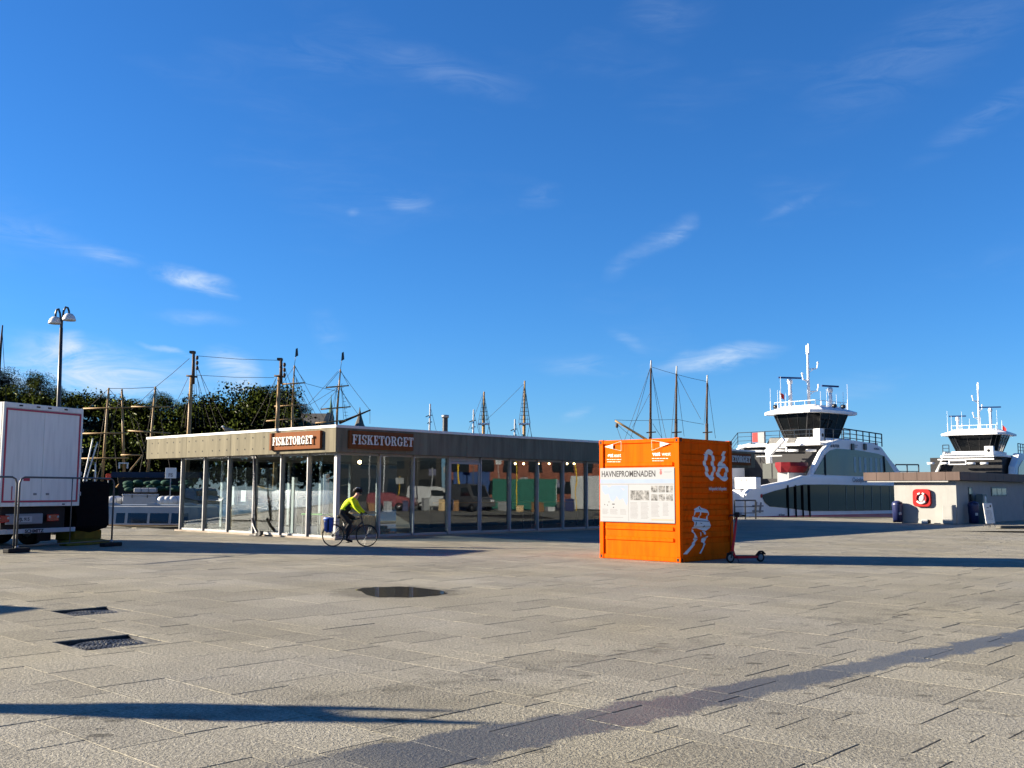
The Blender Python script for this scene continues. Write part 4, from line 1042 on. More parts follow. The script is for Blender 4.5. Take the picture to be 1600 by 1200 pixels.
# ================================================================ TRUCK TRAILER (seen from behind)
rr_ = at(128, 700, 30.9); rr_.z = 0; rl_ = at(3, 700, 28.3); rl_.z = 0
tv = rr_ - rl_; TW = tv.length; TF = Frame(rl_, math.atan2(tv.y, tv.x))      # x along the rear face to the right, y into the trailer
truck = empty('semi_trailer', rl_, TF.rz, 'white box semi-trailer seen from behind with red outline tape', 'trailer')
M['trailer'] = mat('trailer_white', (.69, .675, .62), .5, var=.06, scale=1.2, streak=True)
worn_paint(M['trailer'], (.25, .24, .22), .70, .85)
M['tape'] = mat('red_tape', (.34, .015, .05), .4, var=.05)
M['chassis'] = mat('chassis_black', (.018, .018, .02), .6, var=.3)
TH, TB, TL = at(66, 633.5, 29.6).z, at(66, 791, 29.6).z, 12.6
mb = MB(); mb.box(0, TW, .06, TL, TB, TH-.002); mb.build('box_body', M['trailer'], truck, bevel=.02)
for k in range(2):
    mb = MB(); a = .075 + k*(TW-.15)/2 + .004; mb.box(a, a + (TW-.15)/2 - .008, .012, .055, TB+.12, TH-.16); d = mb.build('rear_door', M['trailer'], truck, bevel=.006)
    mb = MB(); xx = (TW/2 - .22) if k == 0 else (TW/2 + .22)
    h = MB(); h.box(xx-.05, xx+.05, -.012, .010, TB+.32, TB+.38); h.build('latch', M['grey'], d)
mb = MB()
mb.box(0, .07, .0, .058, TB, TH); mb.box(TW-.07, TW, .0, .058, TB, TH); mb.box(.072, TW-.072, .0, .058, TH-.15, TH); mb.box(.072, TW-.072, .0, .058, TB, TB+.11); mb.build('rear_frame', M['trailer'], truck, bevel=.008)
for i, (x0, x1, z0, z1) in enumerate(((.085,.135,TB+.17,TH-.22),(TW-.135,TW-.085,TB+.17,TH-.22),(.085,TW-.085,TH-.218,TH-.168),(.085,TW-.085,TB+.118,TB+.168))):
    mb = MB(); mb.box(x0, x1, -.004 + .0006*i, .0105, z0, z1); mb.build('outline_tape', M['tape'], truck)
for z in (TB+.3, TB+.9, TB+1.6, TB+2.2):
    mb = MB(); mb.box(TW-.02, TW+.035, -.02, .10, z, z+.12); mb.build('hinge', M['lgrey'], truck, bevel=.008)
for x in (.5, 1.1, 1.5, 2.1):
    mb = MB(); mb.box(x, x+.12, -.01, .0, TH-.09, TH-.05); mb.build('marker_lamp', M['black'], truck)
for x in (.6, TW-.6):
    mb = MB(); mb.box(x-.05, x+.05, -.008, -.001, TB+.035, TB+.07); mb.build('lock_lug', M['black'], truck)
mb = MB(); mb.box(.40, .62, -.006, .010, TB+.20, TB+.56); mb.build('placard', M['letter'], truck)
mb = MB(); mb.box(.395, .415, -.010, .008, TB+.19, TB+.57); mb.build('placard_edge', M['tape'], truck)
mb = MB(); mb.box(.78, 1.0, .006, .0115, TB+.72, TB+.84); mb.build('sticker', M['tape'], truck)
mb = MB(); mb.box(.35, TW-.35, .3, TL-.3, .95, TB-.004); mb.box(.3, TW-.3, .25, .45, .55, TB-.05); mb.build('chassis', M['chassis'], truck)
mb = MB(); mb.hexa([(.35,.05,.42),(TW-.05,.05,.42),(TW-.05,.12,.42),(.35,.12,.42),(.35,.05,.55),(TW-.05,.05,.55),(TW-.05,.12,.55),(.35,.12,.55)]); bm_ = mb.build('bumper_bar', M['lgrey'], truck, bevel=.008)
mb = MB(); mb.box(.0, .345, .05, .12, .42, .55); mb.build('bumper_bar', M['lgrey'], truck, bevel=.008)
text_mesh('SCHMITZ', .135, M['print_black'], bm_, (1.28, .047, .437), (1,0,0), (0,0,1), .001, 'CENTER', 'lettering', bold=.006, sx=1.15)
mb = MB(); mb.box(.35, 1.62, .10, .16, .68, .98); pl = mb.build('plate_panel', M['grey'], truck, bevel=.02)
mb = MB(); mb.box(.62, 1.22, .085, .098, .745, .905); mb.build('number_plate', M['lgrey'], pl, bevel=.004)
text_mesh('VJL 915', .13, M['print_black'], pl, (.93, .083, .78), (1,0,0), (0,0,1), .0008, 'CENTER', 'lettering', bold=.004)
for x in (1.78, .05):
    mb = MB(); mb.box(x, x+.42, .09, .16, .74, .95); tl = mb.build('tail_light', mat('tail_red', (.25, .01, .012), .15, var=.05), truck, bevel=.02)
    for dx in (.06, .36):
        mb = MB(); mb.ball((x+dx, .088, .87), .035, 10, 6, (1, .4, 1)); mb.build('lamp', M['lgrey'], tl)
for yy in (1.6, 2.9, 4.2):
    for x in (.32, TW-.32):
        mb = MB(); mb.lathe([(.28,-.17),(.46,-.17),(.5,-.12),(.5,.12),(.46,.17),(.28,.17)], 24, (0,0,0), 'X'); w = mb.build('wheel', M['black'], truck, loc=(x, yy, .5))
        mb = MB(); mb.lathe([(0,-.1),(.27,-.12),(.27,.12),(0,.1)], 16, (0,0,0), 'X'); mb.build('rim', M['steel'], w)
for x in (.32, TW-.32):
    mb = MB(); mb.box(x-.25, x+.25, 1.02, 1.05, .12, .8); mb.build('mud_flap', M['black'], truck)
    mb = MB(); mb.box(x-.06, x+.06, 9.5, 9.62, .05, 1.0); mb.box(x-.12, x+.12, 9.4, 9.7, .0, .048); mb.build('landing_leg', M['steel'], truck)

# ================================================================ FENCE PANELS, COVERED STACK
M['fence'] = mat('dull_galvanised', (.07, .075, .08), .5, .3, var=.2, scale=12)
def fence_panel(p, q, label, feet):
    p, q = Vector(p), Vector(q); d = q - p; L_ = d.length; F = Frame(p, math.atan2(d.y, d.x))
    t = empty('fence_panel', p, F.rz, label, 'fence panel', 'temporary fence panels behind the trailer')
    h = 2.0; mb = MB(); r = .021; c = .16
    pts = [(0,0,.12),(0,0,h-c),(.05,0,h-.05),(c,0,h),(L_-c,0,h),(L_-.05,0,h-.05),(L_,0,h-c),(L_,0,.12)]
    mb.tube(pts, r*1.25, 8); mb.tube([(0,0,.17),(L_,0,.17)], .016, 8); mb.build('tube_frame', M['fence'], t)
    mb = MB(); mb.tube([(L_*.53,0,.17),(L_*.53,0,h)], .014, 8); mb.build('upright', M['fence'], t)
    for k in feet:
        mb = MB(); mb.box(k-.36, k+.36, -.11, .11, .0, .115); mb.build('foot_block', M['black'], t, bevel=.02)
        mb = MB(); mb.lathe([(.02,.116),(.06,.116),(.03,.2),(.022,.2)], 10, (k, 0, 0)); mb.build('socket', M['steel'], t)
    return t
g0, g1 = gnd(25, 863.5), gnd(174, 853.5); dd = (g1-g0)
fence_panel(g0, g1, 'tubular steel fence panel standing before the trailer, right one of the two', [.02, dd.length-.02])
fence_panel(g0 - dd*1.0 - dd.normalized()*.09, g0 - dd.normalized()*.09, 'tubular steel fence panel cut off by the left picture edge', [.3])
# dark netting tied to the right end of the panel covers the stack behind it
M['tarp'] = mat('black_tarpaulin', (.004, .004, .005), .95, spec=.08, var=.3, scale=3, bump=.6, bscale=5)
ca, cb = at(119, 800, 31.3), at(171, 800, 32.6); ca.z = cb.z = 0; cd = cb - ca
KF = Frame(ca, math.atan2(cd.y, cd.x)); kw = cd.length
st = empty('covered_stack', ca, KF.rz, 'tall stack wrapped in black tarpaulin beside the trailer, on a yellow base', 'covered stack')
def wob(a): return a + random.uniform(-.03, .03)
mb = MB(); random.seed(21); lv = []
for i, z in enumerate((.42, .5, .8, 1.2, 1.6, 1.85, 1.93)):
    ins = .06 if i == 6 else (.16 if i == 0 else 0)
    lv.append([(wob(ins), wob(ins), z), (wob(kw*.5), wob(ins-.02), z - (.1 if i == 0 else 0)), (wob(kw-ins), wob(ins), z), (wob(kw-ins), wob(1.0-ins), z), (wob(ins), wob(1.0-ins), z)])
vs = [p for l in lv for p in l]; fs = [(0,1,2,3,4), tuple(30+i for i in range(5))]
for i in range(6):
    for j in range(5): fs.append((i*5+j, i*5+(j+1)%5, (i+1)*5+(j+1)%5, (i+1)*5+j))
mb._add(vs, fs); mb.build('tarpaulin', M['tarp'], st, bevel=.04, seg=2)
mb = MB(); mb.box(.1, kw-.15, .12, .9, .12, .41); mb.build('base', mat('dull_yellow', (.13, .09, .012), .7, var=.3), st, bevel=.03); 
for x in (.2, kw*.5, kw-.3):
    mb = MB(); mb.box(x, x+.1, .12, .9, 0, .118); mb.build('skid', M['wood'], st)
mb = MB(); mb.hexa([(-.9,-.6,.004),(kw-.1,-.6,.004),(kw-.3,-.05,.004),(-.7,-.05,.004),(-.85,-.5,.14),(kw-.5,-.45,.12),(kw-.6,-.15,.16),(-.7,-.15,.16)]); mb.build('folded_sheet', mat('olive_sheet', (.13, .10, .012), .7, var=.3, scale=3, bump=.4, bscale=6), label='olive yellow sheet folded on the paving under the fence', cat='sheet', loc=KF.w(0,0), rot=(0,0,KF.rz), bevel=.03)

# ================================================================ LAMP POST
lp = at(91, 700, 38.0); lp.z = 0
lamp = empty('lamp_post', lp, 0, 'tall black lamp post with two white dome heads', 'lamp post')
def zz(y, Y=38.0): return at(91, y, Y).z
top = zz(484)
mb = MB(); q_ = at(95.8, 512, 38.0); mb.tube([(0,0,0),(0,0,1.2),((q_.x-lp.x)*.6,0,zz(620)),(q_.x-lp.x,0,q_.z)], [.11,.10,.075,.06], 12); mb.build('pole', M['black_metal'], lamp)
def lw3(x, y): q = at(x, y, 38.0); return (q.x - lp.x, 0, q.z)
for arc, hx, hy in (([(95.6,522),(95.2,505),(94,490),(91.5,482.5),(89,483.5),(87.2,489),(86.5,497)], 86.5, 497), ([(96,522),(97,502),(99.5,486),(103,479.5),(106,481),(107.8,486),(108.2,492)], 108.2, 492)):
    mb = MB(); mb.tube([lw3(*q) for q in arc], .04, 8); mb.build('arm', M['black_metal'], lamp)
    ex, _, ez = lw3(hx, hy)
    mb = MB(); mb.lathe([(.04,.06),(.12,.04),(.20,-.05),(.245,-.17),(.25,-.22),(.235,-.22)], 20, (ex,0,ez)); hd = mb.build('lamp_head', M['white'], lamp)
    mb = MB(); mb.lathe([(.235,-.215),(0,-.235)], 20, (ex,0,ez)); mb.build('diffuser', M['lgrey'], hd)

# ================================================================ HILL, TREES, CASTLE
M['leaf'] = None
def leaf_mat():
    m, nt, b = new_mat('leaves'); N, L = nt.nodes, nt.links
    g = N.new('ShaderNodeNewGeometry'); oi = N.new('ShaderNodeObjectInfo'); nz = N.new('ShaderNodeTexNoise'); nz.inputs['Scale'].default_value = .35; nz.inputs['Detail'].default_value = 2
    L.new(g.outputs['Position'], nz.inputs['Vector'])
    ad = N.new('ShaderNodeMath'); ad.operation = 'MULTIPLY_ADD'; L.new(g.outputs['Random Per Island'], ad.inputs[0]); ad.inputs[1].default_value = .22; L.new(nz.outputs[0], ad.inputs[2])
    a2 = N.new('ShaderNodeMath'); a2.operation = 'MULTIPLY_ADD'; L.new(oi.outputs['Random'], a2.inputs[0]); a2.inputs[1].default_value = .25; L.new(ad.outputs[0], a2.inputs[2])
    cr_ = N.new('ShaderNodeValToRGB'); cr_.color_ramp.elements[0].position = .35; cr_.color_ramp.elements[0].color = (.016, .034, .010, 1); cr_.color_ramp.elements[1].position = 1.1; cr_.color_ramp.elements[1].color = (.085, .115, .024, 1)
    L.new(a2.outputs[0], cr_.inputs[0]); L.new(cr_.outputs[0], b.inputs['Base Color'])
    b.inputs['Roughness'].default_value = .6; b.inputs['Specular IOR Level'].default_value = .25
    return m
M['leaf'] = leaf_mat()
M['bark'] = mat('bark', (.06, .045, .032), .9, var=.3)
NRM = {}
def crown_geo(mb, seed, h, w, org=(0,0,0), n=1500, ls=.55):
    rnd = random.Random(seed); lobes = []
    for i in range(9):
        a = rnd.uniform(0, 6.28); rad = rnd.uniform(.12, .42) * w; z = rnd.uniform(.34, .86) * h
        lobes.append((math.cos(a)*rad, math.sin(a)*rad, z, rnd.uniform(.17, .29) * w))
    lobes.append((0, 0, .80*h, .27*w)); lobes.append((0, 0, .52*h, .36*w))
    per = n // len(lobes)
    for (x, y, z, r) in lobes:
        for k in range(per):
            d = Vector((rnd.gauss(0,1), rnd.gauss(0,1), rnd.gauss(0,1))).normalized(); q = r * (rnd.uniform(.72, 1.06) if k % 4 else rnd.uniform(.2, .8))
            c = Vector((x, y, z)) + Vector((d.x*q, d.y*q, d.z*q*.85)) + Vector(org)
            nrm = (d + Vector((rnd.gauss(0,.45), rnd.gauss(0,.45), rnd.gauss(0,.45)))).normalized(); t = nrm.orthogonal().normalized(); b = nrm.cross(t)
            s = ls * rnd.uniform(.6, 1.25); an = rnd.uniform(0, 3.14); t, b = t*math.cos(an)+b*math.sin(an), b*math.cos(an)-t*math.sin(an)
            mb._add([c - t*s*.5, c + b*s*.36, c + t*s*.5, c - b*s*.36], [(0,1,2,3)]); cn = (d*.8 + Vector((0,0,.25)) + nrm*.35).normalized(); NRM.setdefault(id(mb), []).extend([cn]*4)
def fast_mesh(mb, name, m):
    me = bpy.data.meshes.new(name); me.from_pydata(mb.v, [], mb.f); me.materials.append(m)
    me.polygons.foreach_set('use_smooth', [True]*len(me.polygons)); ns = NRM.pop(id(mb)); me.normals_split_custom_set_from_vertices([tuple(q) for q in ns]); return me
crowns, trunks = [], []
for k in range(4):
    c = MB(); crown_geo(c, 40+k, 1.0*11, 11, n=13000, ls=.25); crowns.append(fast_mesh(c, 'crown', M['leaf']))
    t = MB(); t.tube([(0,0,-1.5),(.1,0,2.5),(0,.15,5.5),(.1,0,8.5)], [.42,.34,.26,.1], 8)
    for a in (0.3, 1.9, 3.4, 4.8): t.tube([(0,0,3.2+a*.4),(1.6*math.cos(a),1.6*math.sin(a),5.2+a*.3),(3.1*math.cos(a),3.1*math.sin(a),7.0+a*.2)], [.2,.13,.05], 6)
    trunks.append(t.mesh('trunk')); trunks[-1].materials.append(M['bark'])
M['slope'] = mat('wooded_slope', (.018, .026, .010), .95, var=.5, scale=.12, bump=1.0, bscale=.6)
# hill: rises from the far shore to the trees
mb = MB(); hx = []
def hill_z(x, y):
    r = max(0, min(1, (y - 138) / 46)); e = max(0, min(1, (-18 - x) / 22)) ; w = max(0, min(1, (x + 330) / 60))
    return -2 + 16.5 * (r*r*(3-2*r)) * (e*e*(3-2*e)) * w + .8*math.sin(x*.11)*r*e
nx, ny = 60, 16
for j in range(ny+1):
    for i in range(nx+1):
        x = -330 + i*(340/nx); y = 120 + j*(200/ny); mb.v.append((x, y, hill_z(x, y)))
for j in range(ny):
    for i in range(nx):
        a = j*(nx+1)+i; mb.f.append([a, a+1, a+nx+2, a+nx+1]); mb.m.append(0); mb.sm.append(True)
hill = mb.build('hill', M['slope'], kind='structure', label='dark wooded slope across the harbour')
ORD = ['first','second','third','fourth','fifth','sixth','seventh','eighth','ninth','tenth','eleventh','twelfth','thirteenth','fourteenth','fifteenth','sixteenth','seventeenth','eighteenth']
tr = [(-35,566,180),(14,575,182),(52,582,176),(88,604,186),(118,614,178),(150,616,188),(178,622,176),(212,624,184),(248,614,178),(282,628,186),(322,628,176),(344,642,170),(385,626,178),(408,606,186),(432,604,182),(452,622,176)]
random.seed(31)
for i, (x, y, Y) in enumerate(tr):
    P = at(x, y, Y); zb = hill_z(P.x, Y) - .3; H_ = (P.z - zb) / 11 * 1.02
    w = max(.75, min(1.2, H_)) * random.uniform(.85, 1.05) * (.72 if i in (11, 12) else 1)
    P.z = zb
    o = empty('hillside_tree', P, random.uniform(0, 6.28), 'leafy tree on the hill, %s along the skyline counted from the left' % ORD[i], 'tree', 'trees along the hill skyline')
    o.scale = (w, w, H_)
    link('crown', crowns[i % 4], o); link('trunk', trunks[i % 4], o)
mb = MB(); rnd = random.Random(77)
for k in range(64):
    x = rnd.uniform(-60, 470) if k < 44 else rnd.uniform(-900, -60); Y = rnd.uniform(150, 172)
    P = at(x, rnd.uniform(655, 720), Y); zb = hill_z(P.x, Y) - 1
    crown_geo(mb, 500+k, 8.5, 10, (P.x, Y, zb), n=1500, ls=.5)
me = fast_mesh(mb, 'woodland', M['leaf']); link('woodland', me, kind='stuff', label='dense dark woodland covering the hillside below the skyline trees')

M['stone'] = mat('castle_stone', (.20, .185, .16), .9, var=.25, scale=.5)
M['slate'] = mat('grey_roof', (.10, .095, .085), .8, var=.2, scale=.6)
M['copper'] = mat('green_copper', (.08, .16, .12), .7, var=.2)
CY = 235.0
cp = at(497, 668, CY); cas = empty('castle', (cp.x, CY, -2), 0, 'stone castle with a long grey roof and two spires above the pavilion roof', 'castle')
def cx(x, y): p = at(x, y, CY); return p.x - cp.x, p.z + 2
x0, z0 = cx(470, 664); x1, z1 = cx(519, 646); xr, zr = cx(480, 646)
mb = MB(); mb.box(x0, x1, -5, 5, 0, z0); mb.build('wall', M['stone'], cas)
mb = MB(); mb.prism([(-5.3, z0), (5.3, z0), (0, z1)], x0-.3, x1-1.2, 'X'); mb.build('roof', M['slate'], cas)
mb = MB()
gx = x1 - 1.1
for k in range(6): mb.box(gx, gx+.9, -5.3+k*.9, 5.3-k*.9, z0 + k*(z1-z0)/6 - .01*k, z0 + (k+1.35)*(z1-z0)/6)
mb.build('stepped_gable', M['stone'], cas)
for (x, yt, yb, ym, wpx, m) in ((509.5, 612, 667, 640, 5, M['copper']), (555, 632, 668, 657, 9, M['slate'])):
    xx, zt = cx(x, yt); _, zm = cx(x, ym); wd = wpx/FOC*CY
    tw = MB(); tw.box(xx-wd, xx+wd, 6, 6+2*wd, 0, zm-1.6); t_ = tw.build('tower', M['stone'], cas)
    sp = MB(); sp.lathe([(wd*1.25, zm-1.6), (wd*.8, zm-.4), (wd*.42, zm+1.2), (wd*.14, zm+(zt-zm)*.75), (.05, zt)], 8, (xx, 6+wd, 0)); sp.build('spire', m, t_)

# ================================================================ SAILING SHIPS AND BOATS
M['hull_dark'] = mat('tarred_hull', (.022, .018, .016), .6, var=.3, scale=.7)
M['hull_green'] = mat('green_net', (.014, .05, .035), .8, var=.5, scale=3, bump=.6, bscale=10)
def hull(root, Fm, x0, x1, yc, beam, zd, m=None, z0=-2.2, sheer=.7):
    """a lofted hull along local x"""
    mb = MB(); n = 14; ring = []
    for i in range(n+1):
        t = i/n; x = x0 + (x1-x0)*t; s = abs(2*t-1); w = beam/2*(1 - s**2.6) ** .6 + .03; z = zd + sheer*(s**2)
        ring.append([(x, yc-w, z), (x, yc-w*.95, z-.9), (x, yc-w*.55, z0), (x, yc+w*.55, z0), (x, yc+w*.95, z-.9), (x, yc+w, z)])
    vs = [p for r in ring for p in r]; fs = []
    for i in range(n):
        for j in range(6): fs.append((i*6+j, (i+1)*6+j, (i+1)*6+(j+1)%6, i*6+(j+1)%6))
    fs += [tuple(range(6)), tuple(n*6+j for j in range(5,-1,-1))]
    mb._add(vs, fs); h = mb.build('hull', m or M['hull_dark'], root)
    rb = MB()
    for s in (0, 5): rb.tube([Vector(r[s]) + Vector((0,0,.06)) for r in ring], .07, 6)
    rb.build('rub_rail', M['spar'], h)
    return h
def ship(name, label, Y, xpx0, xpx1, deck_z, beam=5.0, hullm=None, group='sailing ships moored beyond the pavilion'):
    a, b = at(xpx0, 760, Y), at(xpx1, 760, Y)
    r = empty(name, (a.x, Y, 0), 0, label, 'sailing ship', group)
    hull(r, None, 0, b.x-a.x, 0, beam, deck_z, hullm)
    def L2(x, y, dy=0.0): p = at(x, y, Y + dy); return Vector((p.x - a.x, dy, p.z))
    return r, L2
def spar(r, L2, p, q, w0, w1, m, name='mast', dy=0.0, Y=60):
    mb = MB(); A, B = L2(*p, dy), L2(*q, dy); k = Y/FOC/2; mb.tube([A, A*.5+B*.5, B], [w0*k, (w0*.55+w1*.45)*k, w1*k], 8); return mb.build(name, m, r)
def rig(r, L2, lines, Y, px=.8, name='rigging', dy=0.0):
    mb = MB()
    for (p, q) in lines:
        A, B = L2(*p, dy), L2(*q, dy); mb.tube([A, (A+B)/2 + Vector((0,0,-.012*(A-B).length)) , B], px*Y/FOC/2, 4, caps=False)
    mb.build(name, M['rope'], r, kind='stuff')
# A: three tan masts with many yards at the left
Y = 60; r, L2 = ship('sailing_ship', 'dark hulled ship with three tan masts and horizontal yards left of the pavilion', Y, 60, 330, .2, 5.5)
for p, q in (((158,775),(170,606)), ((195,775),(190.5,608)), ((228,775),(243,604))): spar(r, L2, p, q, 5.0, 3.0, M['spar'], Y=Y)
for p, q in (((128,677.5),(199,676.5)),((200,673),(266,677)),((189,711),(222,711)),((124,716.5),(201,715.5)),((130,638.5),(203,636.5)),((205,635.5),(266,635.5))): spar(r, L2, p, q, 2.6, 2.2, M['spar'], 'yard', -.3, Y)
spar(r, L2, (182,762), (222,712), 3.2, 2.4, M['spar'], 'boom', -.6, Y)
rig(r, L2, [((170,607),(135,640)),((170,607),(215,660)),((170,607),(243,605)),((243,605),(296,560)),((243,605),(205,640)),((243,605),(262,630)),((190,610),(240,755)),((190,610),(150,755)),((243,605),(270,755)),((243,605),(215,755)),((170,607),(145,755)),((170,607),(185,755)),((215,660),(242,755))], Y)
mb = MB(); p = L2(193, 724, -.4); mb.box(p.x-.27, p.x+.27, -.5, -.3, p.z-.02, p.z+.05); mb.box(p.x-.26, p.x-.22, -.48, -.32, p.z-.3, p.z-.021); mb.box(p.x+.22, p.x+.26, -.48, -.32, p.z-.3, p.z-.021); mb.build('light_bracket', M['white'], r)
# B: two heavy dark masts
Y = 68; r, L2 = ship('sailing_ship', 'ship with two heavy dark masts rising behind the lit pavilion roof', Y, 250, 520, .8, 6)
for (tx, ty, bx, by) in ((301,551,291,765), (437.5,562,429,765)):
    sx = lambda y: tx + (bx-tx)*(y-ty)/(by-ty)
    spar(r, L2, (bx,by), (sx(586),586), 7.5, 5.5, M['spar'], 'lower_mast', 0, Y); spar(r, L2, (sx(600)+3,600), (tx+1.5,ty), 5.5, 4.6, M['spar_dark'], 'topmast', -.15, Y)
    spar(r, L2, (sx(587)-8,587), (sx(587)+9,589), 3.0, 3.0, M['spar_dark'], 'crosstree', -.2, Y)
    mb = MB()
    for k in range(3): p = L2(tx+7, ty+8+k*8, -.4); mb.ball(p, .13, 8, 6, (.8,.8,1.2))
    mb.build('block', M['spar_dark'], r, kind='stuff')
    p = L2(tx-.5, ty-1); mb = MB(); mb.box(p.x-.14, p.x+.18, -.2, .2, p.z-.1, p.z+.06); mb.build('mast_cap', M['spar_dark'], r)
rig(r, L2, [((307,556),(437,563)),((306,586),(428,590)),((306,570),(355,668)),((306,562),(340,668)),((308,590),(330,668)),((306,575),(320,668)),((300,590),(283,668)),((298,592),(289,668)),((294,590),(270,640)),((442,568),(470,640)),((442,575),(462,660)),((432,590),(392,665)),((431,592),(411,665)),((306,600),(312,668)),((303,600),(306,668)),((440,590),(452,668)),((440,590),(446,668))], Y, .7)
mb = MB()
for k in range(8):
    y = 600 + k*9; A, B = L2(440.5+k*.9, y, -.1), L2(443.5+k*1.6, y, -.1); mb.tube([A, B], .014, 4)
mb.build('ratlines', M['rope'], r, kind='stuff')
# C: square rigged ship with bowsprit
Y = 105; r, L2 = ship('sailing_ship', 'square rigged ship with bowsprit pointing right above the pavilion corner', Y, 395, 548, 1.5, 7)
for p, m_, q in (((455,730),(457.5,630),(460,571)), ((524,730),(527,640),(532,577))):
    spar(r, L2, p, m_, 4.6, 3.6, M['spar'], 'lower_mast', 0, Y); spar(r, L2, m_, q, 3.4, 2.0, M['spar'], 'topmast', 0, Y)
    t2 = q; spar(r, L2, q, (q[0]+3, q[1]-22), .8, .6, M['black_metal'], 'pennant_staff', 0, Y)
    A = L2(q[0]+2, q[1]-20); mb = MB(); mb.hexa([A+Vector((-.05,-.02,-.5)),A+Vector((.28,-.03,-.3)),A+Vector((.28,.0,-.3)),A+Vector((-.05,.0,-.5)),A+Vector((.0,-.02,.4)),A+Vector((.2,-.03,.5)),A+Vector((.2,0,.5)),A+Vector((0,0,.4))]); mb.build('pennant', M['black_metal'], r)
for p, q in (((441,600.5),(477,598)),((429,635),(480,632.5)),((509,605.5),(545,602.5)),((501,639.5),(548,635.5)),((416,658),(474,653.5)),((493,661),(541,656.5))): spar(r, L2, p, q, 2.4, 2.0, M['spar'], 'yard', -.5, Y)
spar(r, L2, (530,661), (579,640.5), 4.5, 2.2, M['spar_dark'], 'bowsprit', 0, Y)
rig(r, L2, [((460,572),(441,600)),((460,572),(477,598)),((460,600),(430,634)),((460,600),(480,632)),((461,572),(510,660)),((532,578),(509,605)),((532,578),(545,603)),((531,604),(501,638)),((531,604),(548,636)),((532,580),(578,641)),((530,606),(560,648)),((530,604),(470,640)),((477,599),(530,612)),((480,633),(528,580)),((462,590),(475,665)),((462,590),(488,665)),((458,590),(440,665)),((533,600),(541,655)),((533,600),(537,655)),((528,600),(513,660)),((528,600),(518,660)),((578,641),(578,662)),((460,585),(500,660))], Y, .62)
mb = MB()
for k in range(10):
    y = 600 + k*5.5; A, B = L2(463+k*1.3, y, -.2), L2(465+k*2.2, y, -.2); mb.tube([A, B], .018, 4); A, B = L2(534+k*.4, y, -.2), L2(536+k*.9, y, -.2); mb.tube([A, B], .018, 4)
mb.build('ratlines', M['rope'], r, kind='stuff')
# D: two masts with tops in the middle
Y = 135; r, L2 = ship('sailing_ship', 'two-masted ship with white tops showing above the middle of the pavilion roof', Y, 720, 850, 1.0, 7)
for (x, ty) in ((756, 612), (819.5, 595)):
    spar(r, L2, (x-1,740), (x-.5,650), 5.5, 4.6, M['spar'], 'lower_mast', 0, Y); spar(r, L2, (x-.5,655), (x+.5,ty), 3.6, 2.4, M['spar'], 'topmast', 0, Y)
    A, B = L2(x-9, 662, -.3), L2(x+9, 662, -.3); mb = MB(); mb.box(A.x, B.x, -.6, .6, A.z-.12, A.z+.1); mb.build('top_platform', M['ship_white'], r)
    mb = MB()
    for k in range(8):
        y = 655 - k*6; w = 8*(y-ty)/(660-ty); mb.tube([L2(x-w,y,-.2), L2(x+w,y,-.2)], .03, 4)
    mb.build('ratlines', M['rope'], r, kind='stuff')
    rig(r, L2, [((x,ty+2),(x-9,661)),((x,ty+2),(x+9,661)),((x,ty+2),(x-5,661)),((x,ty+2),(x+5,661)),((x-8,664),(x-3,690)),((x+8,664),(x+15,700)),((x+8,664),(x+3,690)),((x+2,ty+20),(x+12,690))], Y, .6)
rig(r, L2, [((756,660),(818,600)),((756,612),(732,672))], Y, .5)
# slim steel masts of the motor vessel beside it
for (x, ty, lab) in ((670, 631, 'slim white signal mast with small arms left of the roof flue'), (738.5, 640, 'slim white signal mast just left of the two-masted ship'), (803.5, 655, 'shortest slim signal mast, between the two tops')):
    Y = 120; b = at(x, 745, Y); t = empty('signal_mast', (b.x, Y, -1.6), 0, lab, 'mast', 'slim signal masts above the pavilion roof')
    tz = at(x, ty, Y).z + 1.6; mb = MB(); mb.tube([(0,0,0),(0,0,tz*.6),(.06,0,tz)], [.16,.12,.09], 8); mb.build('pole', M['lgrey'], t)
    mb = MB(); 
    for k, f in enumerate((.90, .84)): mb.tube([(-.45+.2*k,0,tz*f-.2),(0,0,tz*f),(.3,0,tz*f)], .06, 6)
    mb.build('arm', M['black_metal'], t); mb = MB(); mb.tube([(.06,0,tz*.98),(.95,0,tz*.72)], .02, 4); mb.build('stay', M['rope'], t)
# E: three dark pole masts above the container
Y = 92; r, L2 = ship('sailing_ship', 'ship with three dark pole masts and a slanting boom behind the orange container', Y, 945, 1125, 1.5, 6)
for (x, ty, yb) in ((1017, 563, 655), (1057, 572, 655), (1105, 586, 662)):
    spar(r, L2, (x-1.2,735), (x-.6,yb), 5.5, 4.6, M['spar_dark'], 'lower_mast', 0, Y); spar(r, L2, (x-.6,yb+2), (x,ty+12), 3.6, 2.8, M['spar_dark'], 'topmast', 0, Y); spar(r, L2, (x,ty+12), (x+.3,ty), 2.8, 2.2, M['lgrey'], 'masthead', 0, Y)
    spar(r, L2, (x-7,676), (x+8,675), 1.8, 1.8, M['spar_dark'], 'crosstree', -.2, Y)
spar(r, L2, (1012,688), (961,657), 4.0, 3.0, M['spar'], 'boom', 0, Y)
p = L2(964, 665, -.1); mb = MB(); mb.ball(p, .18, 8, 6, (.8,.8,1.3)); mb.build('block', M['spar_dark'], r)
rig(r, L2, [((1017,573),(1057,585)),((1057,585),(1104,596)),((1016,575),(975,690)),((1016,575),(984,690)),((1015,615),(988,668)),((1018,575),(1035,690)),((1018,578),(1042,690)),((1057,585),(1048,690)),((1057,585),(1069,682)),((1058,585),(1095,655)),((1105,596),(1100,662)),((1106,598),(1118,685)),((960,656),(1016,657)),((1016,656),(1057,655)),((1057,655),(1100,663)),((964,668),(972,690)),((961,660),(990,685)),((1020,662),(1034,684))], Y, .6)
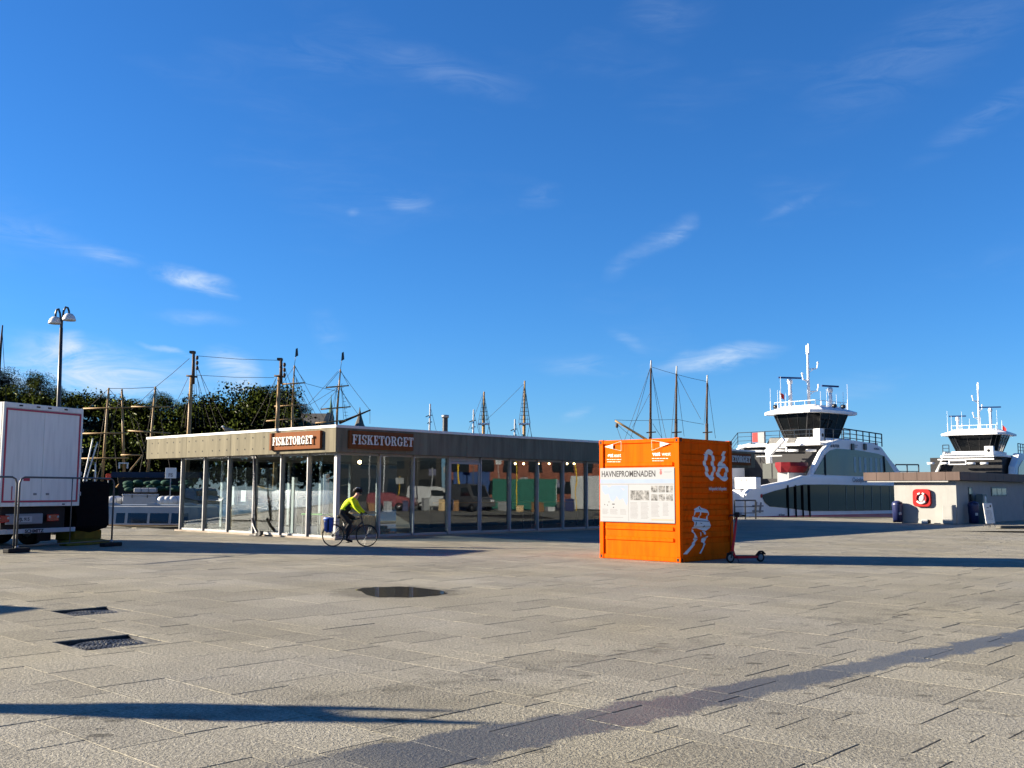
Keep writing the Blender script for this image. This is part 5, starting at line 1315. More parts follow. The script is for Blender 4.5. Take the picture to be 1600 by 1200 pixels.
# far-left single mast
Y = 75; b = at(1, 760, Y); t = empty('ship_mast', (b.x, Y, -1.6), R(0), 'dark slanting mast cut by the left picture edge above the trailer', 'mast')
p = at(4, 508, Y); mb = MB(); mb.tube([(-.5,0,0),(p.x-b.x-.1,0,(p.z+1.6)*.8),(p.x-b.x,0,p.z+1.6)], [.2,.14,.05], 8); mb.build('pole', M['spar_dark'], t); mb = MB(); mb.tube([(p.x-b.x,0,p.z+1.2),(.45,0,(p.z+1.6)*.4)], .02, 4); mb.build('stay', M['rope'], t)

# tour boat by the quay
Y = 49.5; a, b = at(118, 800, Y), at(330, 800, Y)
tb = empty('tour_boat', (a.x, Y, 0), R(-1.5), 'low white tour boat with a row of dark windows at the quay', 'boat')
Lb = b.x - a.x; M['boat'] = mat('boat_cream', (.36, .37, .36), .4, var=.08, scale=1)
zt, zw1, zw0 = at(240, 791, Y).z, at(240, 802, Y).z, at(240, 818, Y).z
hull(tb, None, -3, Lb+3, 1.6, 3.6, zw0-.18, M['boat'], -2.0, .25)
mb = MB(); mb.hexa([(-.6,.25,zw0-.3),(Lb+.5,.25,zw0-.3),(Lb+.5,2.95,zw0-.3),(-.6,2.95,zw0-.3),(-.3,.42,zt),(Lb+.2,.42,zt),(Lb+.2,2.78,zt),(-.3,2.78,zt)]); mb.build('cabin', M['boat'], tb, bevel=.04)
def onside(x, z): f = (z-(zw0-.3))/(zt-(zw0-.3)); return (x, .25+.17*f-.012, z)
for (p0, p1) in ((140,158),(177.5,191.5),(196,227),(231,261),(265,292)):
    x0, x1 = at(p0, 805, Y).x-a.x, at(p1, 805, Y).x-a.x
    mb = MB(); q = [onside(x0,zw0),onside(x1,zw0),onside(x1,zw1),onside(x0,zw1)]; mb._add([*q, *[(u[0],u[1]+.02,u[2]) for u in q]], [(0,1,2,3),(4,7,6,5),(0,4,5,1),(1,5,6,2),(2,6,7,3),(3,7,4,0)]); mb.build('window', M['dark_glass'], tb, bevel=.02)
mb = MB(); mb.box(-.1, Lb, .5, 2.7, zt+.003, zt+.05); mb.build('roof_panel', mat('grey_blue_roof', (.20,.24,.28), .4, var=.1), tb)
for x in (1.6, 3.6, 5.4): 
    mb = MB(); mb.prism([(x-.35,zt+.051),(x+.25,zt+.051),(x-.05,zt+.16),(x-.35,zt+.16)], .6, .9, 'Y'); mb.build('roof_hatch', M['lgrey'], tb)
# working boat behind with chest, canisters and nets
Y = 56; a, b = at(90, 800, Y), at(330, 800, Y)
wbt = empty('fishing_boat', (a.x, Y, 0), 0, 'dark fishing boat with net heaps moored behind the tour boat', 'boat')
hull(wbt, None, -2, b.x-a.x+2, 2, 4.4, .62, M['hull_dark'], -2, .5)
def wl(x, y, d=0): p = at(x, y, Y+d); return p.x-a.x, p.z
mb = MB(); rnd = random.Random(5)
for k in range(46):
    x, z = wl(rnd.uniform(182, 290), rnd.uniform(752, 766)); mb.ball((x, 1.2+rnd.uniform(0,1.6), z), rnd.uniform(.14,.28), 8, 6, (1.3,1,.6))
mb.build('net_heap', M['hull_green'], wbt, kind='stuff')
mb = MB(); x0, z0 = wl(140, 750); x1, z1 = wl(300, 745); mb.box(x0, x1, 3.0, 3.3, z1-.02, z1+.30); mb.build('deckhouse_roof', mat('blue_black_paint', (.02,.03,.055), .5), wbt)
mb = MB(); mb.box(x0+.4, x1-.4, 3.1, 3.2, .6, z1-.03); mb.build('deckhouse', M['hull_dark'], wbt)
for k, x in enumerate((205, 217, 229)):
    xx, z = wl(x, 768); mb = MB(); mb.box(xx-.2, xx+.2, .9, 1.2, z-.05, z+.2); mb.build('grey_crate', M['lgrey'], wbt, bevel=.03)
Y = 53; c0, c1 = at(191, 791, Y), at(240, 791, Y); zc = at(200, 772, Y).z
ch = empty('deck_chest', (c0.x, Y, 0), R(12), 'long white deck chest on the boat behind the tour boat', 'chest')
mb = MB(); mb.box(0, c1.x-c0.x+.05, 0, .8, .3, zc-.09); mb.build('body', M['lgrey'], ch, bevel=.02); mb = MB(); mb.box(-.03, c1.x-c0.x+.08, -.03, .83, zc-.085, zc); mb.build('lid', M['lgrey'], ch, bevel=.02)
for k in range(2): mb = MB(); x = .45 + k*.75; mb.box(x, x+.04, -.05, -.031, zc-.2, zc-.03); mb.build('hasp', M['black_metal'], ch)
for k, x in enumerate((180, 258, 267, 275)):
    p = at(x, 783, 53.5); t = empty('raft_canister', p, R(70), ('white life raft canister peeping past the tarpaulin', 'leftmost white life raft canister beside the pavilion glass', 'middle white life raft canister of the three by the glass', 'white life raft canister nearest the pavilion glass')[k], 'canister', 'life raft canisters')
    mb = MB(); mb.lathe([(0,-.5),(.15,-.48),(.25,-.36),(.27,-.2),(.27,.2),(.25,.36),(.15,.48),(0,.5)], 18, (0,0,0), 'X'); mb.build('shell', M['white'], t)
    mb = MB(); 
    for s in (-.2, .2): mb.lathe([(.272,s-.02),(.28,s),(.272,s+.02)], 18, (0,0,0), 'X')
    mb.build('strap', M['grey'], t, kind='stuff'); mb = MB(); mb.box(-.3,.3,-.22,.22,-.34,-.24); mb.build('cradle', M['steel'], t)
# small signs and poles left of the fence
p = at(169.5, 745, 52); t = empty('marker_box', p, 0, 'small orange-red marker box on a post above the tarpaulin', 'marker')
mb = MB(); mb.box(-.1,.1,-.08,.08,-.15,.15); mb.build('box', mat('signal_red', (.55,.06,.03), .5), t, bevel=.01); mb = MB(); mb.tube([(0,0,-.15),(0,0,-p.z-1.5)], .03, 6); mb.build('post', M['grey'], t)
p = at(267, 739, 54); t = empty('number_sign', p, 0, 'white signboard on a post left of the pavilion glass', 'sign')
mb = MB(); mb.box(-.29,.29,-.03,.03,-.28,.27); mb.build('board', M['white'], t, bevel=.005); mb = MB(); mb.box(-.02,.02,-.031,.031,-1.9,-.281); mb.build('post', M['grey'], t); text_mesh('FS', .26, M['print_grey'], t, (0,-.034,-.2), (1,0,0), (0,0,1), .001, name='lettering', bold=.01)
for k, (x0,y0,x1,y1) in enumerate(((131,748,145,686),(136,745,152,692),(149,745,149,724))):
    A, B = at(x0,y0,50), at(x1,y1,50); t = empty('boat_pole', (A.x, 50, -1.6), 0, ('thin white pole leaning beside the trailer, left one of the pair', 'thin white pole leaning beside the trailer, right one of the pair', 'short upright white pole between the trailer and the tan mast')[k], 'pole')
    mb = MB(); mb.tube([(-.3,0,0),(0,0,A.z+1.6),(B.x-A.x,0,B.z+1.6)], .035, 6); mb.build('shaft', M['white'], t); mb = MB(); mb.ball((B.x-A.x,0,B.z+1.6), .05, 8, 6); mb.build('tip', M['grey'], t)
# ================================================================ HUT ON THE QUAY
HO = GF.w(56.4, 19.87); HF = Frame(HO, GR)
M['fascia_brown'] = mat('brown_sheet', (.105, .075, .064), .6, var=.25, scale=1.5, streak=True)
hut = empty('quay_hut', HO, GR, 'low rendered quay hut with brown metal fascia', 'hut')
HL, HW = 16.0, HF.px(1398, 790, 'x', 0).y
zt, zb = HF.px(1497, 737, 'x', -.35).z, HF.px(1497, 750.5, 'x', -.35).z
mb = MB(); mb.box(0, HL, 0, HW, 0, zb-.02); mb.build('wall', M['render'], hut)
yl = HF.px(1349, 745, 'x', -.35).y
npn = 7; sp = (yl + .35) / npn
for i in range(npn):
    mb = MB(); mb.box(-.35, -.25, -.35 + i*sp + .006, -.35 + (i+1)*sp - .006, zb, zt); mb.build('fascia_panel', M['fascia_brown'], hut, bevel=.008)
npn = 12; sp = (HL + .7) / npn
for i in range(npn):
    mb = MB(); mb.box(-.24 + i*sp + .006, -.24 + (i+1)*sp - .006, -.352, -.25, zb, zt); mb.build('fascia_panel', M['fascia_brown'], hut, bevel=.008)
mb = MB(); mb.box(-.245, HL+.3, -.245, yl, zb+.03, zt-.03); mb.build('roof', M['grey'], hut)
mb = MB(); mb.box(-.30, .0, .3, yl-.2, zb-.09, zb+.028); mb.build('soffit_beam', M['render'], hut)
def hpx(x, y, axis='y', val=0.0): return HF.px(x, y, axis, val)
a, b = hpx(1548, 761), hpx(1572, 775)
mb = MB(); mb.box(a.x, b.x, -.04, .02, b.z, a.z); w = mb.build('window', M['black_metal'], hut, bevel=.01)
for k in range(3):
    p = a.x + .1 + k*(b.x-a.x-.1)/3; mb = MB(); mb.box(p, p+(b.x-a.x)/3-.14, -.05, -.042, b.z+.08, a.z-.08); mb.build('pane', M['dark_glass'], w)
a, b = hpx(1512.5, 761), hpx(1521, 815)
mb = MB(); mb.box(a.x, b.x, -.03, .02, .1, a.z); w = mb.build('door', M['black_metal'], hut, bevel=.01)
mb = MB(); mb.box(a.x+.05, b.x-.25, -.036, -.031, .9, a.z-.08); mb.build('pane', M['dark_glass'], w)
mb = MB(); p = hpx(1599, 790); mb.box(p.x, p.x+.8, -.06, -.002, p.z-.2, p.z+.3); mb.build('notice_case', M['lgrey'], hut, bevel=.01)
# life ring board
p = hpx(1441.5, 778, 'x', -.02); t = empty('lifebuoy_board', HF.w(-.012, p.y, p.z), GR, 'red rounded board with a white lifebuoy on the hut wall', 'lifebuoy')
def rrect(w, h, r, n=6):
    return [(sx*(w/2-r)+r*math.cos(a), sy*(h/2-r)+r*math.sin(a)) for sx, sy, a0 in ((1,1,0),(-1,1,90),(-1,-1,180),(1,-1,270)) for a in [R(a0+90*i/n) for i in range(n+1)]]
mb = MB(); mb.prism(rrect(.98, .96, .22), -.16, 0, 'X'); mb.build('board', M['red'], t, bevel=.02)
mb = MB(); mb.tube([(-.19, .27*math.cos(a), .27*math.sin(a)-.02) for a in [2*math.pi*k/28 for k in range(28)]], .06, 8, closed=True); ring = mb.build('ring', M['red'], t)
mb = MB(); mb.lathe([(0,-.166),(.19,-.166),(.19,-.163)], 20, (0,0,-.02), 'X'); mb.build('centre', M['white'], t)
for a0, a1 in ((50, 78), (102, 130), (215, 325)):
    mb = MB(); mb.tube([(-.192, .27*math.cos(R(a0+(a1-a0)*k/8)), .27*math.sin(R(a0+(a1-a0)*k/8))-.02) for k in range(9)], .061, 8); mb.build('band', M['white'], ring)
# white cabinet
p = hpx(1481, 818, 'x', -.75); cab = empty('service_cabinet', HF.w(-.75, p.y, 0), GR, 'cream service cabinet standing before the hut wall', 'cabinet')
zc = hpx(1481, 789, 'x', -.75).z; w = abs(hpx(1470.5, 805, 'x', -.75).y - hpx(1486.5, 805, 'x', -.75).y)
mb = MB(); mb.box(0, .55, -w/2, w/2, .04, zc); mb.build('body', M['render'], cab, bevel=.015); mb = MB(); mb.box(.03, .52, -w/2+.03, w/2-.03, 0, .039); mb.build('plinth', M['grey'], cab)
for z0, z1 in ((.08, zc*.36), (zc*.37, zc-.05)): mb = MB(); mb.box(-.012, -.001, -w/2+.04, w/2-.04, z0, z1); mb.build('door', M['render'], cab)
p = hpx(1446, 817, 'x', -.6); t = empty('power_pillar', HF.w(-.6, p.y, 0), GR, 'small low grey socket box on the ground by the hut', 'socket box')
mb = MB(); mb.box(0, .3, -.12, .22, .0, .22); mb.build('body', M['lgrey'], t, bevel=.02); mb = MB(); mb.box(.05, .25, -.2, -.121, .02, .2); mb.build('lid', M['black'], t, bevel=.01)
# litter bins
def bin_(P, label, rz=GR):
    t = empty('litter_bin', P, rz, label, 'bin', 'navy litter bins by the hut')
    mb = MB(); mb.lathe([(.0,.03),(.25,.03),(.28,.9),(.285,.95)], 20); mb.build('body', M['navy'], t)
    mb = MB(); mb.lathe([(.29,.951),(.30,1.0),(.26,1.14),(.10,1.22),(0,1.23)], 20); mb.build('hood', M['navy'], t)
    for a0 in (200, 20): mb = MB(); mb.lathe([(.292,1.0),(.272,1.10)], 8, (0,0,.005), 'Z', R(a0), R(a0+70)); mb.build('opening', M['black'], t)
    mb = MB(); mb.lathe([(.274,.45),(.280,.6)], 6, (0,0,0), 'Z', R(215), R(250)); mb.build('label', M['lgrey'], t)
    return t
P = gnd(1403, 817.0); bin_(P, 'navy litter bin standing left of the hut end wall')
P = hpx(1522, 819, 'y', -.45); bin_(HF.w(P.x, -.45, 0), 'navy litter bin at the shaded hut side, right of its corner')
# grey post box and A-board
P = hpx(1535, 816, 'y', -.35); t = empty('ticket_machine', HF.w(P.x, -.35, 0), GR, 'grey-green ticket machine against the shaded hut side', 'machine')
zc = hpx(1535, 772, 'y', -.35).z; mb = MB(); mb.box(-.35, .35, -.2, .2, 0, zc); mb.build('body', mat('grey_green', (.13,.17,.17), .5), t, bevel=.04, seg=2)
mb = MB(); mb.ball((.05, -.2, zc-.28), .17, 12, 8, (1,.12,1)); mb.build('badge', M['white'], t); mb = MB(); mb.box(-.25, .25, -.212, -.203, .6, 1.2); mb.build('panel', M['dark_glass'], t)
P = gnd(1548, 823); ab = empty('pavement_sign', P, R(40), 'white pavement sign board on black legs before the hut', 'sign board')
wd = (1560-1537)/FOC*P.y/.80
mb = MB(); mb.hexa([(-wd/2,-.02,.16),(wd/2,-.02,.16),(wd/2,.02,.16),(-wd/2,.02,.16),(-wd/2,.10,1.16),(wd/2,.10,1.16),(wd/2,.14,1.16),(-wd/2,.14,1.16)]); mb.build('board', M['white'], ab, bevel=.006)
mb = MB(); random.seed(4)
def ab_(x, z, w, h): y = -.024 + (z-.16)*.12; y2 = -.024+(z+h-.16)*.12; mb.quad((x,y,z),(x+w,y,z),(x+w,y2,z+h),(x,y2,z+h))
for c_ in range(4):
    for k in range(9): ab_(-.26+c_*.14, .35+k*.055, random.uniform(.06,.1), .025)
ab_(-.2, .92, .24, .05); mb.build('print', M['print_grey'], ab, kind='stuff')
mb = MB(); y0 = -.027+(1.02-.16)*.12; mb.lathe([(0, y0),(.085, y0-.001)], 16, (.22, 0, 1.0), 'Y'); mb.build('logo', M['print_black'], ab)
for s in (-1, 1):
    mb = MB(); mb.tube([(s*wd*.3,-.12,.0),(s*wd*.3,0,.16),(s*wd*.3,.25,.0)], .018, 6); mb.build('leg', M['black_metal'], ab)
P = gnd(1590, 826); lw = empty('kerb_wall', P, R(10), 'low dark stone kerb wall at the right picture edge', 'low wall'); mb = MB(); mb.box(-.9, 6, 0, .4, 0, .10); mb.build('stone', M['slate'], lw, bevel=.03); mb = MB(); mb.box(-.85, 6, .02, .38, .101, .13); mb.build('cap', M['slate'], lw, bevel=.02)

# ================================================================ FERRIES
worn_paint(M['render'], (.21, .2, .18), .66, .93)
M['ferry_glass'] = mat('ferry_glass', (.005, .006, .007), .05, var=0, spec=.15)
M['teal_glass'] = mat('teal_glass', (.022, .055, .075), .12, var=.3, scale=.8, spec=.4, streak=True)
M['rail_blue'] = mat('dark_rail', (.03, .04, .055), .5, var=0)
M['screen'] = mat('grey_screen', (.06, .066, .062), .5)
def railing(root, pts, h=1.0, n=4, step=1.0, m=None, r=.03):
    m = m or M['rail_blue']; pts = [Vector(p) for p in pts]
    mb = MB()
    for k in range(n): mb.tube([p + Vector((0,0,h*(k+1)/n)) for p in pts], r if k == n-1 else r*.6, 5)
    rl = mb.build('railing', m, root)
    for a, b in zip(pts[:-1], pts[1:]):
        q = max(1, round((b-a).length/step))
        for i in range(q+1):
            p = a + (b-a)*i/q; mb = MB(); mb.tube([p, p + Vector((0,0,h))], r, 5); mb.build('stanchion', m, rl)
def wheelhouse(root, cx, cy, W, L, z0, z1, slant=.55, roof_over=.55):
    """W across (local y), L along (local x); window band leans outward to the top"""
    x0, x1, y0, y1 = cx-L/2, cx+L/2, cy-W/2, cy+W/2; c = .7
    def octo(e, z): 
        X0, X1, Y0, Y1 = x0-e, x1+e, y0-e, y1+e
        return [(X0,Y0+c,z),(X0+c,Y0,z),(X1-c,Y0,z),(X1,Y0+c,z),(X1,Y1-c,z),(X1-c,Y1,z),(X0+c,Y1,z),(X0,Y1-c,z)]
    b, t = octo(-slant, z0), octo(0, z1)
    mb = MB(); mb._add(b+t, [tuple(range(7,-1,-1)), tuple(range(8,16))] + [(i, (i+1)%8, 8+(i+1)%8, 8+i) for i in range(8)])
    wh = mb.build('wheelhouse', M['ferry_glass'], root)
    for i in range(8):      # window posts
        A, B = Vector(b[i]), Vector(t[i]); o = (A - Vector((cx,cy,z0))).normalized()*.02; o.z = 0
        mb = MB(); mb.tube([A+o, B+o], .045, 6); mb.build('window_post', M['black_metal'], wh)
        n = 2 if (A - Vector(b[(i+1)%8])).length > 1.6 else 1
        for k in range(1, n+1):
            f = k/(n+1); A2, B2 = A.lerp(Vector(b[(i+1)%8]), f), B.lerp(Vector(t[(i+1)%8]), f); o2 = (A2 - Vector((cx,cy,z0))); o2.z = 0; o2 = o2.normalized()*.015
            mb = MB(); mb.tube([A2+o2, B2+o2], .025, 5); mb.build('window_bar', M['black_metal'], wh)
    mb = MB(); b2, t2, t3 = octo(roof_over, z1+.02), octo(roof_over, z1+.22), octo(-.35, z1+.62)
    mb._add(b2+t2+t3, [tuple(range(7,-1,-1)), tuple(range(16,24))] + [(i, (i+1)%8, 8+(i+1)%8, 8+i) for i in range(8)] + [(8+i, 8+(i+1)%8, 16+(i+1)%8, 16+i) for i in range(8)])
    mb.build('wheelhouse_roof', M['ship_white'], root)
    return z1 + .62
def radar(root, x, y, z, h, bar=2.0, rz=0.4):
    mb = MB(); mb.tube([(x,y,z),(x,y,z+h-.35)], .13, 10); mb.tube([(x+.2,y,z),(x+.2,y,z+h*.6),(x+.05,y,z+h-.4)], .05, 6); r = mb.build('radar_post', M['ship_white'], root)
    mb = MB(); mb.lathe([(0,z+h),(.16,z+h-.03),(.22,z+h-.2),(.18,z+h-.42),(.10,z+h-.45)], 12, (x,y,0)); mb.build('radar_gearbox', M['ship_white'], r)
    d = Vector((math.cos(rz), math.sin(rz), 0))*bar/2; p = Vector((x,y,z+h+.08)); mb = MB(); mb.bar(p-d, p+d, .12, .13); mb.build('scanner_bar', mat('scanner_blue', (.02,.05,.16), .5), r)
def antennas(root, spots, z):
    for (x, y, h) in spots:
        mb = MB(); mb.tube([(x,y,z),(x,y,z+h*.45)], .035, 6); mb.tube([(x,y,z+h*.45),(x,y,z+h)], .015, 5); mb.build('antenna', M['ship_white'], root)
def ferry_mast(root, x, y, z, h, s=1):
    mb = MB(); mb.tube([(x,y,z),(x,y,z+h*.82)], [.13,.075], 10); m = mb.build('mast', M['ship_white'], root)
    mb = MB(); mb.box(x-.12,x+.12,y-.08,y+.08,z+h*.83,z+h*.86); mb.box(x-.17,x-.07,y-.05,y+.05,z+h*.86,z+h*.97); mb.box(x+.06,x+.18,y-.06,y+.06,z+h*.85,z+h*1.0); mb.build('camera_head', M['ship_white'], m)
    for f, k_ in ((.25, 1), (.60, 1), (.42, -.6)):
        s_ = s*k_; mb = MB(); mb.tube([(x,y,z+h*f),(x+s_*.7,y-s_*.35,z+h*f+.08),(x+s_*.8,y-s_*.4,z+h*f+.5)], .05, 6); mb.tube([(x,y,z+h*f-.3),(x+s_*.5,y-s_*.25,z+h*f+.05)], .03, 5); mb.ball((x+s_*.8,y-s_*.4,z+h*f+.56), .09, 8, 6); mb.build('yardarm', M['ship_white'], m)
    for k in range(9):
        mb = MB(); mb.tube([(x-.16,y,z+.3+k*h*.08),(x-.02,y,z+.3+k*h*.08)], .02, 4); mb.build('rung', M['ship_white'], m)

# ---- ferry with the lounge window -----------------------------------
FF = Frame((17.2, 70.0), R(40))
def Fp(x, y, v=0.0): p = FF.px(x, y, 'y', v); return (p.x, p.z)
fer = empty('ferry', FF.o, FF.rz, 'modern white passenger ferry with dark curved saloon windows, nearer of the two', 'ferry', 'white harbour ferries')
def plate(pts, y0, y1, name, m, parent, bevel=0):
    mb = MB(); mb.prism([Fp(x, y, min(y0,y1)) for x, y in pts], y0, y1, 'Y'); return mb.build(name, m, parent, bevel=bevel)
BEAM = 9.5
# hull body under the saloon
xe = 34.0
bow = Fp(1164, 790)[0]; zq = -1.8
zc = Fp(1232, 800)[1]
hp = [Fp(1164,808), Fp(1164,771), Fp(1172,763), Fp(1232,751), Fp(1256,743), Fp(1300,744.5), Fp(1345,748), Fp(1400,752)]
zr = hp[-1][1]
pts = [(hp[0][0]+1.2, zq)] + hp + [(xe, zr), (xe, zq)]
mb = MB(); mb.prism(pts, 0, .5, 'Y'); hl = mb.build('hull_side', M['ship_white'], fer, bevel=.12, seg=2)
mb = MB(); mb.prism(pts, BEAM-.5, BEAM, 'Y'); mb.build('hull_side', M['ship_white'], fer, bevel=.12, seg=2)
mb = MB(); mb.box(bow+.15, xe, .502, BEAM-.502, zq, Fp(1180,762)[1]-.15); mb.build('hull', M['ship_white'], fer)
mb = MB(); mb.prism([(bow-2.3, zq), (bow-2.6, Fp(1150,764)[1]), (bow+.1, Fp(1160,763)[1]), (bow+.1, zq)], 1.2, BEAM-1.2, 'Y'); mb.build('bow_block', M['ship_white'], fer, bevel=.25, seg=3)
win = [(1190,773.5),(1210,767),(1232,761.5),(1256,757),(1300,757),(1345,758),(1398,759.5),(1398,797),(1345,798),(1265,798.5),(1232,794),(1203,791.5),(1195,785)]
wq = [Fp(x, y, -.03) for x, y in win]; k = [i for i, (x, y) in enumerate(win) if x == 1398]
for i in k: wq[i] = (xe-1.5, wq[i][1])
mb = MB(); mb.prism(wq, -.03, .05, 'Y'); sw = mb.build('saloon_window', M['ferry_glass'], fer)
for x in (1232, 1244, 1255, 1265.5):
    a, b = Fp(x-.9, 757, -.1), Fp(x+.9, 809, -.1); mb = MB(); mb.box(a[0], b[0], -.14, -.02, b[1], a[1]-.05); mb.build('fender_post', M['black'], fer)
for x in (1295, 1322, 1336, 1350, 1362, 1376, 1390):
    a = Fp(x, 760, -.05); mb = MB(); mb.box(a[0]-.04, a[0]+.04, -.05, -.031, wq[8][1]+.05, a[1]); mb.build('window_bar', M['black_metal'], sw)
a = Fp(1180, 806, -.05); b = Fp(1390, 806, -.05); mb = MB(); z = Fp(1200, 807, -.05)[1]; mb.box(bow+.4, xe, -.06, -.004, z-.9, z+.03); mb.build('red_waterline', M['tape'], fer)
plate([(1189,772.5),(1191.5,771.5),(1190.5,778),(1189,777)], -.045, -.004, 'side_lamp', M['red'], fer)
# upper lounge
lo = [(1263,742.5),(1285,705),(1298,691),(1312,686.5),(1336,688),(1362,692.5),(1378,698),(1388,712),(1403,743),(1403,753)]
lq = [Fp(x, y, .5) for x, y in lo]; lq[-1] = (lq[-1][0]+1.5, lq[-1][1]); lq[-2] = (lq[-2][0]+1.0, lq[-2][1]); lq[0] = (lq[0][0], hp[-1][1])
mb = MB(); mb.prism(lq, .5, .95, 'Y'); lg = mb.build('lounge_flank', M['ship_white'], fer, bevel=.10, seg=2)
mb = MB(); mb.prism(lq, BEAM-.95, BEAM-.5, 'Y'); mb.build('lounge_flank', M['ship_white'], fer, bevel=.10, seg=2)
xl0, xl1 = lq[3][0]+.3, lq[6][0]+.2; zl = lq[4][1]
mb = MB(); mb.box(xl0, xl1, .955, BEAM-.955, zl-.45, zl-.06); mb.build('lounge_roof', M['ship_white'], fer)
mb = MB(); mb.box(xl0+.4, xl1-.3, .955, BEAM-.955, hp[-1][1]+.01, zl-.46); mb.build('lounge_body', M['dark_wall'], fer)
lw_ = [(1272,741),(1291,709),(1298,703.5),(1308,701),(1340,703.5),(1372,709),(1382,713),(1401,743),(1372,744.5),(1340,744)]
mb = MB(); mb.prism([Fp(x, y, .46) for x, y in lw_], .46, .56, 'Y'); lwn = mb.build('lounge_window', M['teal_glass'], fer)
for (x0,y0,x1,y1) in ((1290,742.5,1289,711),(1383,744,1381,713)):
    A, B = Fp(x0,y0,.44), Fp(x1,y1,.44); mb = MB(); mb.bar((A[0],.44,A[1]),(B[0],.44,B[1]), .14, .06); mb.build('window_bar', M['black_metal'], lwn)
for i, x in enumerate((1334,1342,1350,1359,1367,1375)):
    a, b = Fp(x, 714+i*.4, .45), Fp(x+4, 738, .45); mb = MB(); mb.box(a[0], b[0], .445, .458, b[1], a[1]); mb.build('blind', mat('pale_blind', (.20,.30,.34), .4, var=.2), lwn) if i == 0 else mb.build('blind', bpy.data.materials['pale_blind'], lwn)
for x in (1329, 1348.5):
    a, b = Fp(x, 693, .48), Fp(x+4.5, 703, .48); mb = MB(); mb.box(a[0], b[0], .36, .48, b[1], a[1]); mb.build('floodlight', M['black_metal'], fer, bevel=.03)
tp = lambda s, x, y, sz, mt, v=.46, bo=.006: text_mesh(s, sz, mt, fer, (Fp(x,y,v)[0], v, Fp(x,y,v)[1]), (1,0,0), (0,0,1), .002, 'LEFT', 'lettering', bold=bo)
tp('# RUTER', 1298, 698.5, .30, M['print_black']); tp('Color your', 1334, 696, .13, M['print_black'], bo=.002); tp('future', 1336, 699, .13, M['print_black'], bo=.002); tp('BOREAL', 1366, 702.5, .22, M['print_grey'])
tp('Oslofjord II', 1332, 753.2, .50, M['print_black'], -.045, .0); tp('# Ruter', 1217, 806, .22, M['print_black'], -.045, .002)
for (x0,y0,x1,y1) in ((1180,800,1182,784),(1187,801,1189,785),(1176,790.5,1192,790.5),(1176,798.5,1192,798.5)):
    A, B = Fp(x0,y0,-.03), Fp(x1,y1,-.03); mb = MB(); mb.bar((A[0],-.03-.004*(y0==y1),A[1]),(B[0],-.03-.004*(y0==y1),B[1]), .10, .10); mb.build('hash_mark', M['print_grey'], fer)
# upper deck, wheelhouse and gear
zdk = Fp(1340, 690, 2)[1]
wc = FF.px(1267, 660, 'y', BEAM/2)
z0w, z1w = FF.px(1250, 681, 'y', BEAM/2-1.8).z, FF.px(1250, 643, 'y', BEAM/2-1.8).z
xd0 = FF.px(1152, 690, 'y', BEAM-1.0).x
mb = MB(); mb.box(wc.x-4.6, xl0+.25, .97, BEAM-.97, z0w-.75, z0w-.55); mb.build('upper_deck', M['ship_white'], fer)
mb = MB(); mb.box(wc.x-2.3, wc.x+2.8, BEAM/2-1.9, BEAM/2+1.9, z0w-.55, z0w-.01); mb.build('wheelhouse_base', M['ship_white'], fer, bevel=.1)
zr = wheelhouse(fer, wc.x, BEAM/2, 4.3, 5.2, z0w, z1w)
ferry_mast(fer, wc.x-.2, BEAM/2, zr, FF.px(1267, 538, 'y', BEAM/2).z - zr)
p = FF.px(1234, 590, 'y', BEAM/2+1.0); radar(fer, p.x, BEAM/2+1.0, zr-.3, p.z-zr+.2, 2.0, -.5)
p = FF.px(1297, 603, 'y', BEAM/2-1.2); radar(fer, p.x, BEAM/2-1.2, zr-.2, p.z-zr+.1, 1.7, -.3)
mb = MB(); mb.box(wc.x-1.7, wc.x+1.9, BEAM/2-1.4, BEAM/2+1.4, zr-.02, zr+.10); mb.build('roof_deck', M['ship_white'], fer)
railing(fer, [(wc.x-2.2, BEAM/2-1.9, zr-.35), (wc.x+2.2, BEAM/2-1.9, zr-.35)], .75, 2, .9, M['ship_white'], .022)
railing(fer, [(wc.x-2.2, BEAM/2-1.9, zr-.35), (wc.x-2.2, BEAM/2+1.9, zr-.35)], .75, 2, .9, M['ship_white'], .022)
antennas(fer, [(wc.x-2.6, BEAM/2+2.0, 1.9), (wc.x-2.6, BEAM/2+1.3, 1.7), (wc.x-2.6, BEAM/2+1.0, 2.8), (wc.x-2.5, BEAM/2+.6, 1.4), (wc.x+2.4, BEAM/2-1.9, 2.3), (wc.x+1.6, BEAM/2-2.0, 1.6), (wc.x-.6, BEAM/2-1.9, 1.7), (wc.x+2.2, BEAM/2-1.0, 1.5), (wc.x-1.3, BEAM/2-1.8, 1.5)], zr-.35)
for (x, y) in ((wc.x+.2, BEAM/2-1.9), (wc.x+1.4, BEAM/2-1.95), (wc.x-2.3, BEAM/2+1.9)):
    mb = MB(); mb.lathe([(0,-.16),(.14,-.16),(.18,.1),(0,.12)], 12, (0,0,0), 'Y'); mb.build('searchlight', M['black_metal'], fer, loc=(x, y-.15, zr+.05))
flag = FF.px(1218.5, 620, 'y', BEAM/2+1.5); mb = MB(); mb.tube([(flag.x,BEAM/2+1.5,zr-.3),(flag.x,BEAM/2+1.5,flag.z+.5)], .02, 5); fs_ = mb.build('flag_staff', M['ship_white'], fer)
mb = MB(); n_ = 7; mb._add([(flag.x+.03+i*.10, BEAM/2+1.5+.06*math.sin(i*1.1), flag.z+.42*j-.12*i*.4) for j in (0, 1) for i in range(n_)], [(i, i+1, n_+i+1, n_+i) for i in range(n_-1)]); mb.build('flag', M['red'], fs_)
